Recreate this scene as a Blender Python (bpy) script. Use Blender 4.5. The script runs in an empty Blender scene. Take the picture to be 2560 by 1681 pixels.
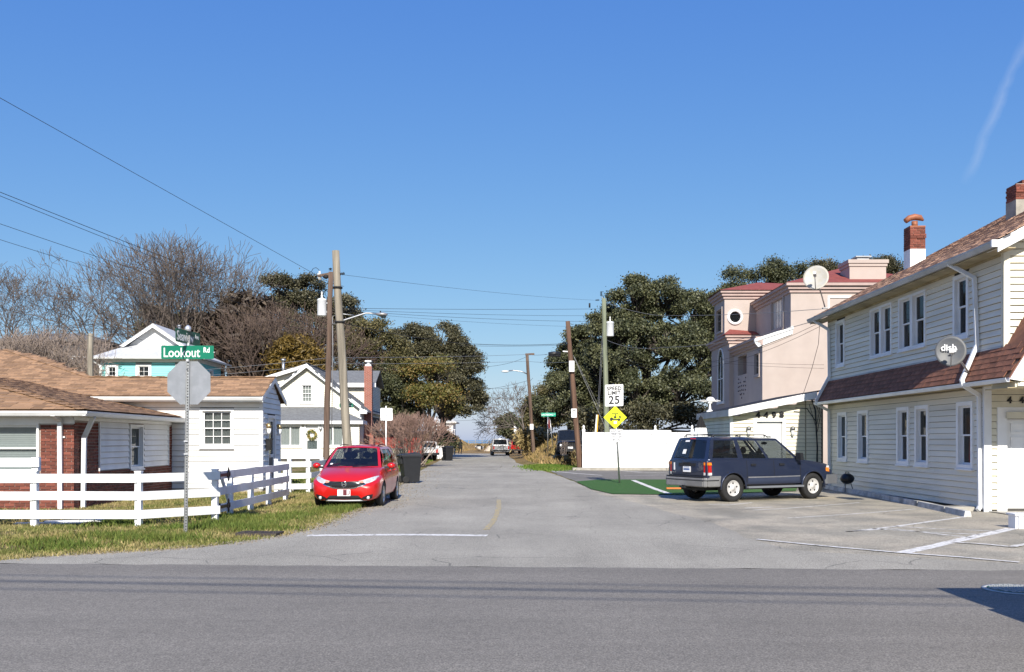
import bpy, bmesh, math, random
import numpy as np
from mathutils import Vector, Matrix
from mathutils.bvhtree import BVHTree

random.seed(7)
R = math.radians
scene = bpy.context.scene

# ------------------------------------------------------------------ camera
F, CX, HY, H = 2300.0, 1280.0, 1100.0, 1.65      # focal length and principal values in photo pixels, eye height in metres
cam_d = bpy.data.cameras.new('camera'); cam = bpy.data.objects.new('camera', cam_d)
scene.collection.objects.link(cam)
cam.location = (0, 0, H); cam.rotation_euler = (R(90), 0, 0)
cam_d.sensor_width = 36; cam_d.lens = 36 * F / 2560; cam_d.shift_y = 260 / 2560
cam_d.clip_start = .1; cam_d.clip_end = 12000
scene.camera = cam

# ------------------------------------------------------------------ sky and sun
SUN_EL, SUN_AZ = 34.0, 3.0       # degrees; azimuth: degrees to the right of straight behind the camera
world = bpy.data.worlds.new('World'); scene.world = world; world.use_nodes = True
nt = world.node_tree; nt.nodes.clear()
sky = nt.nodes.new('ShaderNodeTexSky'); sky.sky_type = 'NISHITA'; sky.sun_disc = False
sky.sun_elevation = R(SUN_EL); sky.sun_rotation = R(180 - SUN_AZ)
sky.altitude = 0; sky.air_density = 1.0; sky.dust_density = .5; sky.ozone_density = 3.0
bg = nt.nodes.new('ShaderNodeBackground'); bg.inputs[1].default_value = .1
out = nt.nodes.new('ShaderNodeOutputWorld')
# the photograph's own rendering of the sky: one tone curve per colour channel over the whole dome
sp_ = nt.nodes.new('ShaderNodeSeparateColor'); cb_ = nt.nodes.new('ShaderNodeCombineColor'); nt.links.new(sky.outputs[0], sp_.inputs[0])
for i_, (p_, m_) in enumerate(((1.022, .545), (.747, 1.026), (.255, 3.413))):
    a_ = nt.nodes.new('ShaderNodeMath'); a_.operation = 'POWER'; a_.inputs[1].default_value = p_; nt.links.new(sp_.outputs[i_], a_.inputs[0])
    b_ = nt.nodes.new('ShaderNodeMath'); b_.operation = 'MULTIPLY'; b_.inputs[1].default_value = m_; nt.links.new(a_.outputs[0], b_.inputs[0])
    nt.links.new(b_.outputs[0], cb_.inputs[i_])
# a faint dissolving contrail, fixed in direction on the dome
_A, _B = Vector((.560,1,.440)).normalized(), Vector((.497,1,.290)).normalized(); _n = _A.cross(_B).normalized(); _m = ((_A+_B)/2).normalized()
def _wm(op, a, b=None, c=None):
    m_ = nt.nodes.new('ShaderNodeMath'); m_.operation = op
    for i_, v_ in enumerate((a, b, c)):
        if v_ is None: continue
        if isinstance(v_, (int, float)): m_.inputs[i_].default_value = v_
        else: nt.links.new(v_, m_.inputs[i_])
    return m_.outputs[0]
def _dot(v):
    d_ = nt.nodes.new('ShaderNodeVectorMath'); d_.operation = 'DOT_PRODUCT'; nt.links.new(_tc.outputs['Generated'], d_.inputs[0]); d_.inputs[1].default_value = v; return d_.outputs['Value']
_tc = nt.nodes.new('ShaderNodeTexCoord'); _nz = nt.nodes.new('ShaderNodeTexNoise'); _nz.inputs['Scale'].default_value = 38; _nz.inputs['Detail'].default_value = 5; nt.links.new(_tc.outputs['Generated'], _nz.inputs['Vector'])
_across = _wm('ABSOLUTE', _wm('ADD', _dot(_n), _wm('MULTIPLY', _wm('SUBTRACT', _nz.outputs[0], .5), .012)))
_w = _wm('MAXIMUM', _wm('SUBTRACT', 1.0, _wm('DIVIDE', _across, .0060)), 0.0)
_l = _wm('MAXIMUM', _wm('SUBTRACT', 1.0, _wm('DIVIDE', _wm('SUBTRACT', 1.0, _dot(_m)), .0026)), 0.0)
_mk = _wm('MULTIPLY', _wm('MULTIPLY', _w, _wm('POWER', _l, .7)), _wm('MULTIPLY', _nz.outputs[0], .26))
_mx = nt.nodes.new('ShaderNodeMix'); _mx.data_type = 'RGBA'; nt.links.new(_mk, _mx.inputs[0]); nt.links.new(cb_.outputs[0], _mx.inputs[6]); _mx.inputs[7].default_value = (6.2,6.5,6.9,1)
nt.links.new(_mx.outputs[2], bg.inputs[0]); nt.links.new(bg.outputs[0], out.inputs[0])
sun_d = bpy.data.lights.new('sun', 'SUN'); sun = bpy.data.objects.new('sun', sun_d); scene.collection.objects.link(sun)
sun_d.energy = 4.9; sun_d.angle = R(.53); sun_d.color = (1, .94, .84)
_sd = Vector((math.sin(R(SUN_AZ)) * math.cos(R(SUN_EL)), -math.cos(R(SUN_AZ)) * math.cos(R(SUN_EL)), math.sin(R(SUN_EL))))
sun.rotation_euler = _sd.to_track_quat('Z', 'Y').to_euler()

vs = scene.view_settings
vs.view_transform = 'Standard'; vs.look = 'None'; vs.exposure = .55; vs.gamma = 1; vs.use_curve_mapping = False
scene.cycles.max_bounces = 7; scene.cycles.transparent_max_bounces = 24
scene.cycles.use_denoising = True

# ------------------------------------------------------------------ helpers
COL = scene.collection
def at(px, py, Y):
    return Vector(((px - CX) * Y / F, Y, H - (py - HY) * Y / F))
def gd(px, py, z=0.0):
    Y = F * (H - z) / (py - HY)
    return Vector(((px - CX) * Y / F, Y, z))

def tag(o, label=None, cat=None, group=None, kind=None):
    if label: o['label'] = label
    if cat: o['category'] = cat
    if group: o['group'] = group
    if kind: o['kind'] = kind
    return o
def empty(name, loc=(0, 0, 0), rz=0.0, label=None, cat=None, group=None):
    o = bpy.data.objects.new(name, None); COL.objects.link(o)
    o.empty_display_size = .2
    o.location = loc; o.rotation_euler = (0, 0, rz)
    return tag(o, label, cat, group)
def link(name, me, parent=None):
    o = bpy.data.objects.new(name, me); COL.objects.link(o)
    if parent is not None: o.parent = parent
    return o
def copy_tree(o, parent=None):
    c = o.copy(); COL.objects.link(c); c.parent = parent
    for ch in list(o.children): copy_tree(ch, c)
    return c

class MB:
    """collects faces, build() links them as one mesh object"""
    def __init__(s): s.v = []; s.f = []; s.mi = []; s.sm = []
    def add(s, vs_, fs_, mi=0, smooth=False):
        n = len(s.v); s.v.extend([tuple(p) for p in vs_])
        for f in fs_: s.f.append(tuple(i + n for i in f)); s.mi.append(mi); s.sm.append(smooth)
        return s
    def box(s, a, b, mi=0):
        (x0, y0, z0), (x1, y1, z1) = a, b
        vs_ = [(x0,y0,z0),(x1,y0,z0),(x1,y1,z0),(x0,y1,z0),(x0,y0,z1),(x1,y0,z1),(x1,y1,z1),(x0,y1,z1)]
        return s.add(vs_, [(0,3,2,1),(4,5,6,7),(0,1,5,4),(1,2,6,5),(2,3,7,6),(3,0,4,7)], mi)
    def hexa(s, p, mi=0):      # 8 points: bottom ring 0-3, top ring 4-7
        return s.add(p, [(0,3,2,1),(4,5,6,7),(0,1,5,4),(1,2,6,5),(2,3,7,6),(3,0,4,7)], mi)
    def obox(s, c, ax, ay, az, mi=0):   # centre and three half axes
        c = Vector(c); ax = Vector(ax); ay = Vector(ay); az = Vector(az)
        p = [c-ax-ay-az, c+ax-ay-az, c+ax+ay-az, c-ax+ay-az, c-ax-ay+az, c+ax-ay+az, c+ax+ay+az, c-ax+ay+az]
        return s.hexa(p, mi)
    def bar(s, p, q, w, h, up=(0,0,1), mi=0):   # rectangular bar p->q
        p = Vector(p); q = Vector(q); d = (q-p); t = d.normalized(); up = Vector(up)
        sx = t.cross(up)
        if sx.length < 1e-5: sx = t.cross(Vector((1,0,0)))
        sx.normalize(); uz = sx.cross(t)
        return s.obox((p+q)/2, d/2, sx*w/2, uz*h/2, mi)
    def prism(s, poly, d, mi=0):        # planar polygon (3d points) extruded by vector d
        n = len(poly); d = Vector(d); a = [Vector(p) for p in poly]; b = [p+d for p in a]
        fs_ = [tuple(range(n-1, -1, -1)), tuple(range(n, 2*n))] + [(i, (i+1) % n, n+(i+1) % n, n+i) for i in range(n)]
        return s.add(a+b, fs_, mi)
    def tube(s, pts, r, sides=6, mi=0, cap=True, smooth=True):
        pts = [Vector(p) for p in pts]; n = len(pts)
        rs = r if isinstance(r, (list, tuple)) else [r]*n
        base = len(s.v); ref = None; rings = []
        for i, p in enumerate(pts):
            t = (pts[min(i+1, n-1)] - pts[max(i-1, 0)])
            if t.length < 1e-9: t = Vector((0,0,1))
            t.normalize()
            if ref is None:
                ref = t.cross(Vector((0,0,1)))
                if ref.length < 1e-3: ref = t.cross(Vector((1,0,0)))
            ref = ref - t*ref.dot(t)
            if ref.length < 1e-6: ref = t.orthogonal()
            ref.normalize(); b = t.cross(ref)
            for k in range(sides):
                a = 2*math.pi*k/sides
                s.v.append(tuple(p + (ref*math.cos(a) + b*math.sin(a))*rs[i]))
        for i in range(n-1):
            for k in range(sides):
                k2 = (k+1) % sides; o = base+i*sides
                s.f.append((o+k, o+k2, o+sides+k2, o+sides+k)); s.mi.append(mi); s.sm.append(smooth)
        if cap:
            s.f.append(tuple(base+k for k in range(sides-1, -1, -1))); s.mi.append(mi); s.sm.append(False)
            o = base+(n-1)*sides
            s.f.append(tuple(o+k for k in range(sides))); s.mi.append(mi); s.sm.append(False)
        return s
    def lathe(s, c, axis, prof, sides=20, mi=0, smooth=True, capends=True):   # prof: (radius, along)
        c = Vector(c); t = Vector(axis).normalized(); u = t.orthogonal().normalized(); w = t.cross(u)
        base = len(s.v)
        for r_, h_ in prof:
            for k in range(sides):
                a = 2*math.pi*k/sides
                s.v.append(tuple(c + t*h_ + (u*math.cos(a)+w*math.sin(a))*r_))
        for i in range(len(prof)-1):
            for k in range(sides):
                k2 = (k+1) % sides; o = base+i*sides
                s.f.append((o+k, o+k2, o+sides+k2, o+sides+k)); s.mi.append(mi); s.sm.append(smooth)
        if capends:
            s.f.append(tuple(base+k for k in range(sides-1, -1, -1))); s.mi.append(mi); s.sm.append(False)
            o = base+(len(prof)-1)*sides
            s.f.append(tuple(o+k for k in range(sides))); s.mi.append(mi); s.sm.append(False)
        return s
    def ball(s, c, r, seg=10, rings=6, mi=0):
        rx, ry, rz = r if isinstance(r, (tuple, list)) else (r, r, r)
        base = len(s.v)
        for i in range(rings+1):
            th = math.pi*i/rings
            for k in range(seg):
                a = 2*math.pi*k/seg
                s.v.append((c[0]+rx*math.sin(th)*math.cos(a), c[1]+ry*math.sin(th)*math.sin(a), c[2]+rz*math.cos(th)))
        for i in range(rings):
            for k in range(seg):
                k2 = (k+1) % seg; o = base+i*seg
                s.f.append((o+k, o+seg+k, o+seg+k2, o+k2)); s.mi.append(mi); s.sm.append(True)
        return s
    def mesh(s, name, mats):
        me = bpy.data.meshes.new(name); me.from_pydata(s.v, [], s.f)
        if not isinstance(mats, (list, tuple)): mats = [mats]
        for m in mats: me.materials.append(m)
        if len(mats) > 1: me.polygons.foreach_set('material_index', s.mi)
        me.polygons.foreach_set('use_smooth', s.sm)
        me.update()
        return me
    def build(s, name, mats, parent=None, fix=True):
        me = s.mesh(name, mats)
        if fix:
            bm = bmesh.new(); bm.from_mesh(me); bmesh.ops.recalc_face_normals(bm, faces=bm.faces); bm.to_mesh(me); bm.free()
        return link(name, me, parent)

class Pl:
    """a wall plane: a along U, b up, n outward"""
    def __init__(s, O, U, N, V=(0,0,1)): s.O = Vector(O); s.U = Vector(U).normalized(); s.N = Vector(N).normalized(); s.V = Vector(V).normalized()
    def p(s, a, b, n=0.0): return s.O + s.U*a + s.V*b + s.N*n
    def box(s, mb, a0, a1, b0, b1, n0, n1, mi=0):
        P = s.p
        return mb.hexa([P(a0,b0,n0),P(a1,b0,n0),P(a1,b0,n1),P(a0,b0,n1),P(a0,b1,n0),P(a1,b1,n0),P(a1,b1,n1),P(a0,b1,n1)], mi)
    def poly(s, mb, pts, n0, n1, mi=0):
        return mb.prism([s.p(a,b,n0) for a,b in pts], s.N*(n1-n0), mi)

def quick(name, fn, mat, parent=None):
    m = MB(); fn(m); return m.build(name, mat, parent)

def np_mesh(name, verts, faces, mats, parent=None, smooth=False):
    """fast mesh from numpy: verts (n,3), faces (m,k)"""
    me = bpy.data.meshes.new(name); k = faces.shape[1]; nf = len(faces)
    me.vertices.add(len(verts)); me.vertices.foreach_set('co', verts.astype(np.float32).ravel())
    me.loops.add(nf*k); me.loops.foreach_set('vertex_index', faces.astype(np.int32).ravel())
    me.polygons.add(nf); me.polygons.foreach_set('loop_start', (np.arange(nf)*k).astype(np.int32))
    if smooth: me.polygons.foreach_set('use_smooth', np.ones(nf, dtype=bool))
    if not isinstance(mats, (list, tuple)): mats = [mats]
    for m in mats: me.materials.append(m)
    me.update(calc_edges=True)
    return link(name, me, parent) if name is not None else me

def text_mesh(name, txt, size, mat, parent, origin, U, V, N, n=.004, align='CENTER', xs=1.0, thick=.0015, spacing=1.0, bold=0.0):
    cu = bpy.data.curves.new(name, 'FONT'); cu.body = txt; cu.size = size; cu.align_x = align; cu.align_y = 'CENTER'
    cu.extrude = thick; cu.space_character = spacing; cu.resolution_u = 3; cu.offset = bold
    ob = bpy.data.objects.new(name, cu); COL.objects.link(ob)
    dg = bpy.context.evaluated_depsgraph_get()
    me = bpy.data.meshes.new_from_object(ob.evaluated_get(dg))
    bpy.data.objects.remove(ob); bpy.data.curves.remove(cu)
    U, V, N, origin = Vector(U).normalized(), Vector(V).normalized(), Vector(N).normalized(), Vector(origin)
    me.transform(Matrix.Scale(xs, 4, (1, 0, 0)))
    m = Matrix((U, V, N)).transposed().to_4x4(); m.translation = origin + N*n
    me.transform(m); me.materials.clear(); me.materials.append(mat)
    return link(name, me, parent)

# ------------------------------------------------------------------ materials
def nodes_of(name):
    m = bpy.data.materials.new(name); m.use_nodes = True
    t = m.node_tree; b = t.nodes['Principled BSDF']
    return m, t, b
def rgba(c): return (c[0], c[1], c[2], 1)
def noise(t, scale, detail=3, coord='Object', vec=None, rough=.55, stretch=None):
    n = t.nodes.new('ShaderNodeTexNoise'); n.inputs['Scale'].default_value = scale; n.inputs['Detail'].default_value = detail
    n.inputs['Roughness'].default_value = rough
    if vec is None:
        tc = t.nodes.new('ShaderNodeTexCoord'); vec = tc.outputs[coord]
    if stretch:
        mp = t.nodes.new('ShaderNodeMapping'); mp.inputs['Scale'].default_value = stretch
        t.links.new(vec, mp.inputs[0]); vec = mp.outputs[0]
    t.links.new(vec, n.inputs['Vector'])
    return n
def ramp(t, src, stops):
    r = t.nodes.new('ShaderNodeValToRGB'); e = r.color_ramp.elements
    while len(e) < len(stops): e.new(.5)
    for i, (p, c) in enumerate(stops):
        e[i].position = p; e[i].color = rgba(c) if len(c) == 3 else c
    t.links.new(src, r.inputs[0]); return r
def mixc(t, fac, a, b, mode='MIX'):
    m = t.nodes.new('ShaderNodeMix'); m.data_type = 'RGBA'; m.blend_type = mode
    for s_, i in ((fac, 0), (a, 6), (b, 7)):
        if isinstance(s_, (int, float)): m.inputs[i].default_value = s_
        elif isinstance(s_, (tuple, list)): m.inputs[i].default_value = rgba(s_)
        else: t.links.new(s_, m.inputs[i])
    return m.outputs[2]
def math_(t, op, a, b=None, c=None):
    m = t.nodes.new('ShaderNodeMath'); m.operation = op
    for i, s_ in enumerate((a, b, c)):
        if s_ is None: continue
        if isinstance(s_, (int, float)): m.inputs[i].default_value = s_
        else: t.links.new(s_, m.inputs[i])
    return m.outputs[0]
def bump(t, b, src, strength=.3, dist=.01):
    n = t.nodes.new('ShaderNodeBump'); n.inputs['Strength'].default_value = strength; n.inputs['Distance'].default_value = dist
    t.links.new(src, n.inputs['Height']); t.links.new(n.outputs[0], b.inputs['Normal'])

def mat(name, col, rough=.6, var=.12, scale=3.0, metal=0.0, spec=.4, bmp=0.0, bscale=40.0, rnd=0.0, isl=0.0, dirt=None, dirt_amt=.0, dirt_scale=1.2, stretch=None, coat=0.0):
    m, t, b = nodes_of(name)
    b.inputs['Roughness'].default_value = rough; b.inputs['Metallic'].default_value = metal
    b.inputs['Specular IOR Level'].default_value = spec
    if coat: b.inputs['Coat Weight'].default_value = coat; b.inputs['Coat Roughness'].default_value = .04
    n = noise(t, scale, 4, stretch=stretch)
    c = ramp(t, n.outputs[0], [(.3, tuple(x*(1-var) for x in col)), (.7, tuple(min(1, x*(1+var)) for x in col))]).outputs[0]
    if dirt:
        n2 = noise(t, dirt_scale, 5, stretch=stretch)
        f = ramp(t, n2.outputs[0], [(.45, (0,0,0)), (.75, (dirt_amt,)*3)]).outputs[0]
        c = mixc(t, f, c, dirt)
    for amt, kind in ((rnd, 'o'), (isl, 'i')):
        if amt:
            if kind == 'o': r_ = t.nodes.new('ShaderNodeObjectInfo').outputs['Random']
            else: r_ = t.nodes.new('ShaderNodeNewGeometry').outputs['Random Per Island']
            g = ramp(t, r_, [(0, (1-amt,)*3), (1, (1+amt,)*3)]).outputs[0]
            c = mixc(t, 1.0, c, g, 'MULTIPLY')
    t.links.new(c, b.inputs['Base Color'])
    if bmp:
        n3 = noise(t, bscale, 3); bump(t, b, n3.outputs[0], bmp, .01)
    return m

def glass(name, tint=(.02,.025,.03), trans=.35, rough=.03):
    """window glass: part mirror, part see-through"""
    m, t, b = nodes_of(name)
    b.inputs['Base Color'].default_value = rgba(tint); b.inputs['Roughness'].default_value = rough
    b.inputs['Specular IOR Level'].default_value = .8
    tr = t.nodes.new('ShaderNodeBsdfTransparent'); tr.inputs[0].default_value = (.75,.8,.8,1)
    mx = t.nodes.new('ShaderNodeMixShader'); mx.inputs[0].default_value = trans
    o = t.nodes['Material Output']
    t.links.new(b.outputs[0], mx.inputs[1]); t.links.new(tr.outputs[0], mx.inputs[2]); t.links.new(mx.outputs[0], o.inputs[0])
    n = noise(t, 1.3, 2); bump(t, b, n.outputs[0], .06, .02)
    return m

MT = {}
MT['white_siding'] = mat('white_siding', (.78,.78,.77), .5, .04, 2, dirt=(.5,.49,.46), dirt_amt=.25, rnd=.03)
MT['cream_siding'] = mat('cream_siding', (.70,.66,.53), .5, .05, 2, dirt=(.42,.38,.27), dirt_amt=.35, rnd=.04)
MT['house_siding'] = mat('house_siding', (.75,.695,.575), .5, .05, 1.5, dirt=(.38,.36,.30), dirt_amt=.35, rnd=.04, stretch=(1,.3,2))
MT['white_paint'] = mat('white_paint', (.80,.80,.80), .45, .03, 5, dirt=(.5,.48,.44), dirt_amt=.3)
MT['white_fence'] = mat('white_fence', (.78,.79,.80), .45, .04, 4, dirt=(.42,.42,.36), dirt_amt=.35, dirt_scale=3)
MT['vinyl'] = mat('vinyl', (.82,.82,.82), .35, .02, 2, dirt=(.6,.6,.57), dirt_amt=.2)
MT['brick'] = mat('brick', (.175,.056,.038), .85, .25, 18, bmp=.4, bscale=120, rnd=.35, isl=0)
MT['brick_mass'] = mat('brick_mass', (.175,.056,.038), .85, .25, 18, bmp=.4, bscale=120, isl=.35)
MT['mortar'] = mat('mortar', (.42,.37,.33), .9, .1, 20)
MT['shingle'] = mat('shingle', (.285,.172,.098), .9, .18, 14, bmp=.5, bscale=220, rnd=.32)
MT['shingle_mass'] = mat('shingle_mass', (.285,.172,.098), .9, .18, 14, bmp=.5, bscale=220, isl=.32)
MT['felt'] = mat('felt', (.13,.075,.05), .95, .1, 6)
MT['red_shingle'] = mat('red_shingle', (.235,.10,.062), .9, .2, 6, bmp=.4, bscale=200, rnd=.2, dirt=(.07,.035,.025), dirt_amt=.6)
MT['tan_roof'] = mat('tan_roof', (.45,.285,.20), .9, .12, 5, bmp=.3, bscale=200, isl=.08)
MT['gutter'] = mat('gutter', (.72,.73,.74), .4, .05, 3, dirt=(.35,.34,.3), dirt_amt=.35)
MT['gutter_grey'] = mat('gutter_grey', (.45,.46,.47), .45, .08, 3, dirt=(.2,.2,.18), dirt_amt=.5)
MT['soffit'] = mat('soffit', (.40,.33,.20), .7, .2, 3, dirt=(.12,.09,.05), dirt_amt=.7)
MT['dark'] = mat('dark', (.012,.012,.013), .7, .1)
MT['black_plastic'] = mat('black_plastic', (.016,.017,.02), .45, .15, 5)
MT['black_metal'] = mat('black_metal', (.015,.015,.016), .35, .1, 5)
MT['interior'] = mat('interior', (.06,.055,.05), .9, .2, 2)
MT['curtain'] = mat('curtain', (.62,.62,.6), .8, .06, 10)
MT['blind'] = mat('blind', (.66,.67,.66), .6, .04, 8)
MT['pane'] = glass('pane', (.012,.015,.018), .45)
MT['pane_clear'] = glass('pane_clear', (.02,.025,.03), .72)
MT['galv'] = mat('galv', (.42,.43,.44), .42, .12, 12, metal=.85)
MT['sign_back'] = mat('sign_back', (.235,.25,.275), .45, .06, 5, metal=.3, dirt=(.35,.36,.4), dirt_amt=.5, dirt_scale=6)
MT['alu'] = mat('alu', (.62,.63,.65), .4, .05, 6, metal=.6)
MT['sign_green'] = mat('sign_green', (.0,.155,.090), .35, .05, 5)
MT['sign_green_shaded'] = mat('sign_green_shaded', (.0,.075,.04), .35, .15, 5)  # same sign green darkened: shade on the side-turned blades is in the colour
MT['sign_white'] = mat('sign_white', (.82,.82,.82), .35, .02, 5)
MT['sign_yellow'] = mat('sign_yellow', (.72,.78,.02), .35, .03, 5)
MT['sign_amber'] = mat('sign_amber', (.80,.42,.01), .35, .03, 5)
MT['sign_red'] = mat('sign_red', (.35,.015,.02), .4, .1, 5)
MT['sign_black'] = mat('sign_black', (.012,.012,.014), .5, .05)
MT['pole_brown'] = mat('pole_brown', (.115,.075,.055), .9, .35, 3, bmp=.6, bscale=25, stretch=(4,4,.25), dirt=(.2,.16,.13), dirt_amt=.5)
MT['pole_grey'] = mat('pole_grey', (.25,.22,.175), .9, .42, 3, bmp=.6, bscale=25, stretch=(4,4,.2), dirt=(.12,.11,.07), dirt_amt=.5)
MT['pole_green'] = mat('pole_green', (.19,.21,.145), .9, .3, 3, bmp=.5, bscale=25, stretch=(4,4,.2))
MT['wire'] = mat('wire', (.02,.02,.022), .6, .1)
MT['wire_pale'] = mat('wire_pale', (.20,.20,.21), .5, .1)
MT['concrete'] = mat('concrete', (.36,.34,.30), .85, .18, 4, bmp=.3, bscale=60, dirt=(.16,.15,.12), dirt_amt=.5)
MT['tyre'] = mat('tyre', (.018,.018,.019), .8, .2, 20)
MT['chrome'] = mat('chrome', (.75,.75,.76), .12, .03, 4, metal=1)
MT['alloy'] = mat('alloy', (.60,.60,.61), .28, .06, 8, metal=.8)

MT['lap_shade_backing'] = mat('lap_shade_backing', (.075,.07,.062), .9, .15, 4)  # dark wall backing; in the board gaps it paints the lap shadow lines
# ================================================================== ground, roads, sea
def sm(x, a, b):
    t = np.clip((x-a)/(b-a), 0, 1); return t*t*(3-2*t)
def hgt(x, y):
    x = np.asarray(x, float); y = np.asarray(y, float)
    wob = .12*np.sin(x*1.1+y*.3)*np.sin(y*.55+1) + .06*np.sin(x*2.7+1)*np.sin(y*1.9)
    bank = (2.0+wob*2)*sm(x, .5, 4.2)*sm(y, 54, 72)*(1-sm(y, 96, 118))
    d_l = (2.3+wob*3)*sm(-x, 5.2, 11.5)*sm(y, 108, 135)
    d_m = (.75+wob*2)*sm(y, 134, 146)*(1-sm(x, 4, 10)*.2)
    d_r = (1.8+wob*3)*sm(x, 3.2, 9)*sm(y, 112, 135)
    yard = .35*sm(-x, 7.5, 10.5)*sm(y, 44, 56)
    return np.maximum.reduce([bank, d_l, d_m, d_r, yard])
def hz(x, y): return float(hgt(x, y))

def ground_mat():
    m, t, b = nodes_of('ground_grass'); b.inputs['Roughness'].default_value = .95; b.inputs['Specular IOR Level'].default_value = .1
    n1 = noise(t, .55, 5, rough=.65); n2 = noise(t, 6, 4); n3 = noise(t, 45, 3)
    f = math_(t, 'ADD', math_(t, 'MULTIPLY', n1.outputs[0], .62), math_(t, 'MULTIPLY', n2.outputs[0], .38))
    c = ramp(t, f, [(.36, (.085,.115,.024)), (.46, (.15,.14,.045)), (.53, (.24,.185,.085)), (.62, (.30,.235,.13))]).outputs[0]
    g = ramp(t, n3.outputs[0], [(.3, (.6,.6,.6)), (.7, (1.25,1.25,1.25))]).outputs[0]
    c = mixc(t, 1, c, g, 'MULTIPLY')
    tc = t.nodes.new('ShaderNodeTexCoord'); sp = t.nodes.new('ShaderNodeSeparateXYZ'); t.links.new(tc.outputs['Object'], sp.inputs[0])
    far = ramp(t, math_(t, 'DIVIDE', sp.outputs['Y'], 200), [(.27, (0,0,0)), (.36, (.75,.75,.75)), (.55, (1,1,1))]).outputs[0]
    dry = ramp(t, n2.outputs[0], [(.35, (.20,.125,.06)), (.55, (.27,.185,.095)), (.7, (.20,.17,.06))]).outputs[0]
    c = mixc(t, far, c, dry)
    t.links.new(c, b.inputs['Base Color']); bump(t, b, n3.outputs[0], .8, .04)
    return m
def blade_mat(name, green, straw, bias=0.0):
    m, t, b = nodes_of(name); b.inputs['Roughness'].default_value = .7; b.inputs['Specular IOR Level'].default_value = .2
    n1 = noise(t, .55, 5, rough=.65); n2 = noise(t, 6, 4)
    f = math_(t, 'ADD', math_(t, 'MULTIPLY', n1.outputs[0], .62), math_(t, 'MULTIPLY', n2.outputs[0], .38))
    r_ = t.nodes.new('ShaderNodeNewGeometry').outputs['Random Per Island']
    f = math_(t, 'ADD', f, math_(t, 'MULTIPLY', math_(t, 'SUBTRACT', r_, .5), .10))
    c = ramp(t, f, [(.42+bias, green), (.52+bias, tuple((green[i]*.6+straw[i]*.4) for i in range(3))), (.62+bias, straw)]).outputs[0]
    c = mixc(t, 1, c, ramp(t, r_, [(0, (.7,)*3), (1, (1.3,)*3)]).outputs[0], 'MULTIPLY')
    t.links.new(c, b.inputs['Base Color'])
    return m

def asphalt(name, col, speck=.3, cracks=0.0, warm=None, patch=.12, rough=.82, streak=(1,.12,1)):
    m, t, b = nodes_of(name); b.inputs['Roughness'].default_value = rough; b.inputs['Specular IOR Level'].default_value = .3
    n1 = noise(t, .35, 5, rough=.6); n2 = noise(t, 70, 2); n3 = noise(t, 22, 3)
    c = ramp(t, n1.outputs[0], [(.3, tuple(x*(1-patch) for x in col)), (.7, tuple(x*(1+patch) for x in col))]).outputs[0]
    if warm:
        nw = noise(t, .7, 5, rough=.6)
        c = mixc(t, ramp(t, nw.outputs[0], [(.42, (0,0,0)), (.62, (.9,.9,.9))]).outputs[0], c, warm)
    c = mixc(t, 1, c, ramp(t, n2.outputs[0], [(.32, (1-speck,)*3), (.5, (1,)*3), (.68, (1+speck*1.2,)*3)]).outputs[0], 'MULTIPLY')
    c = mixc(t, 1, c, ramp(t, n3.outputs[0], [(.3, (.9,)*3), (.7, (1.1,)*3)]).outputs[0], 'MULTIPLY')
    # tyre-polished streaks and oil drops
    n4 = noise(t, 3.5, 4, rough=.7, stretch=(.5,1.6,1))
    n5 = noise(t, 1.1, 4, rough=.6, stretch=streak)
    c = mixc(t, 1, c, ramp(t, n5.outputs[0], [(.3, (.9,)*3), (.7, (1.1,)*3)]).outputs[0], 'MULTIPLY')
    c = mixc(t, ramp(t, n4.outputs[0], [(.60, (0,0,0)), (.70, (.5,.5,.5))]).outputs[0], c, tuple(x*.62 for x in col))
    if cracks:
        tc = t.nodes.new('ShaderNodeTexCoord'); nn = noise(t, 1.7, 4)
        ad = mixc(t, .22, tc.outputs['Object'], nn.outputs['Color'])
        v = t.nodes.new('ShaderNodeTexVoronoi'); v.feature = 'DISTANCE_TO_EDGE'; v.inputs['Scale'].default_value = .85
        t.links.new(ad, v.inputs['Vector'])
        ln = ramp(t, v.outputs['Distance'], [(.0, (1,1,1)), (.010, (0,0,0))]).outputs[0]
        mk = ramp(t, noise(t, .3, 3).outputs[0], [(.47, (0,0,0)), (.58, (1,1,1))]).outputs[0]
        k = mixc(t, 1, ln, mk, 'MULTIPLY')
        c = mixc(t, mixc(t, cracks, (0,0,0), k), c, (.03,.03,.03))
    t.links.new(c, b.inputs['Base Color']); bump(t, b, n2.outputs[0], .5, .006)
    return m
def worn_paint(name, col, under, wear=.5):
    m, t, b = nodes_of(name); b.inputs['Roughness'].default_value = .7
    n1 = noise(t, 9, 5, rough=.75); n2 = noise(t, 70, 2)
    f = ramp(t, n1.outputs[0], [(wear-.06, (1,1,1)), (wear+.08, (0,0,0))]).outputs[0]
    c = mixc(t, f, under, col)
    c = mixc(t, 1, c, ramp(t, n2.outputs[0], [(.3, (.75,)*3), (.6, (1.05,)*3)]).outputs[0], 'MULTIPLY')
    t.links.new(c, b.inputs['Base Color']); return m

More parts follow.
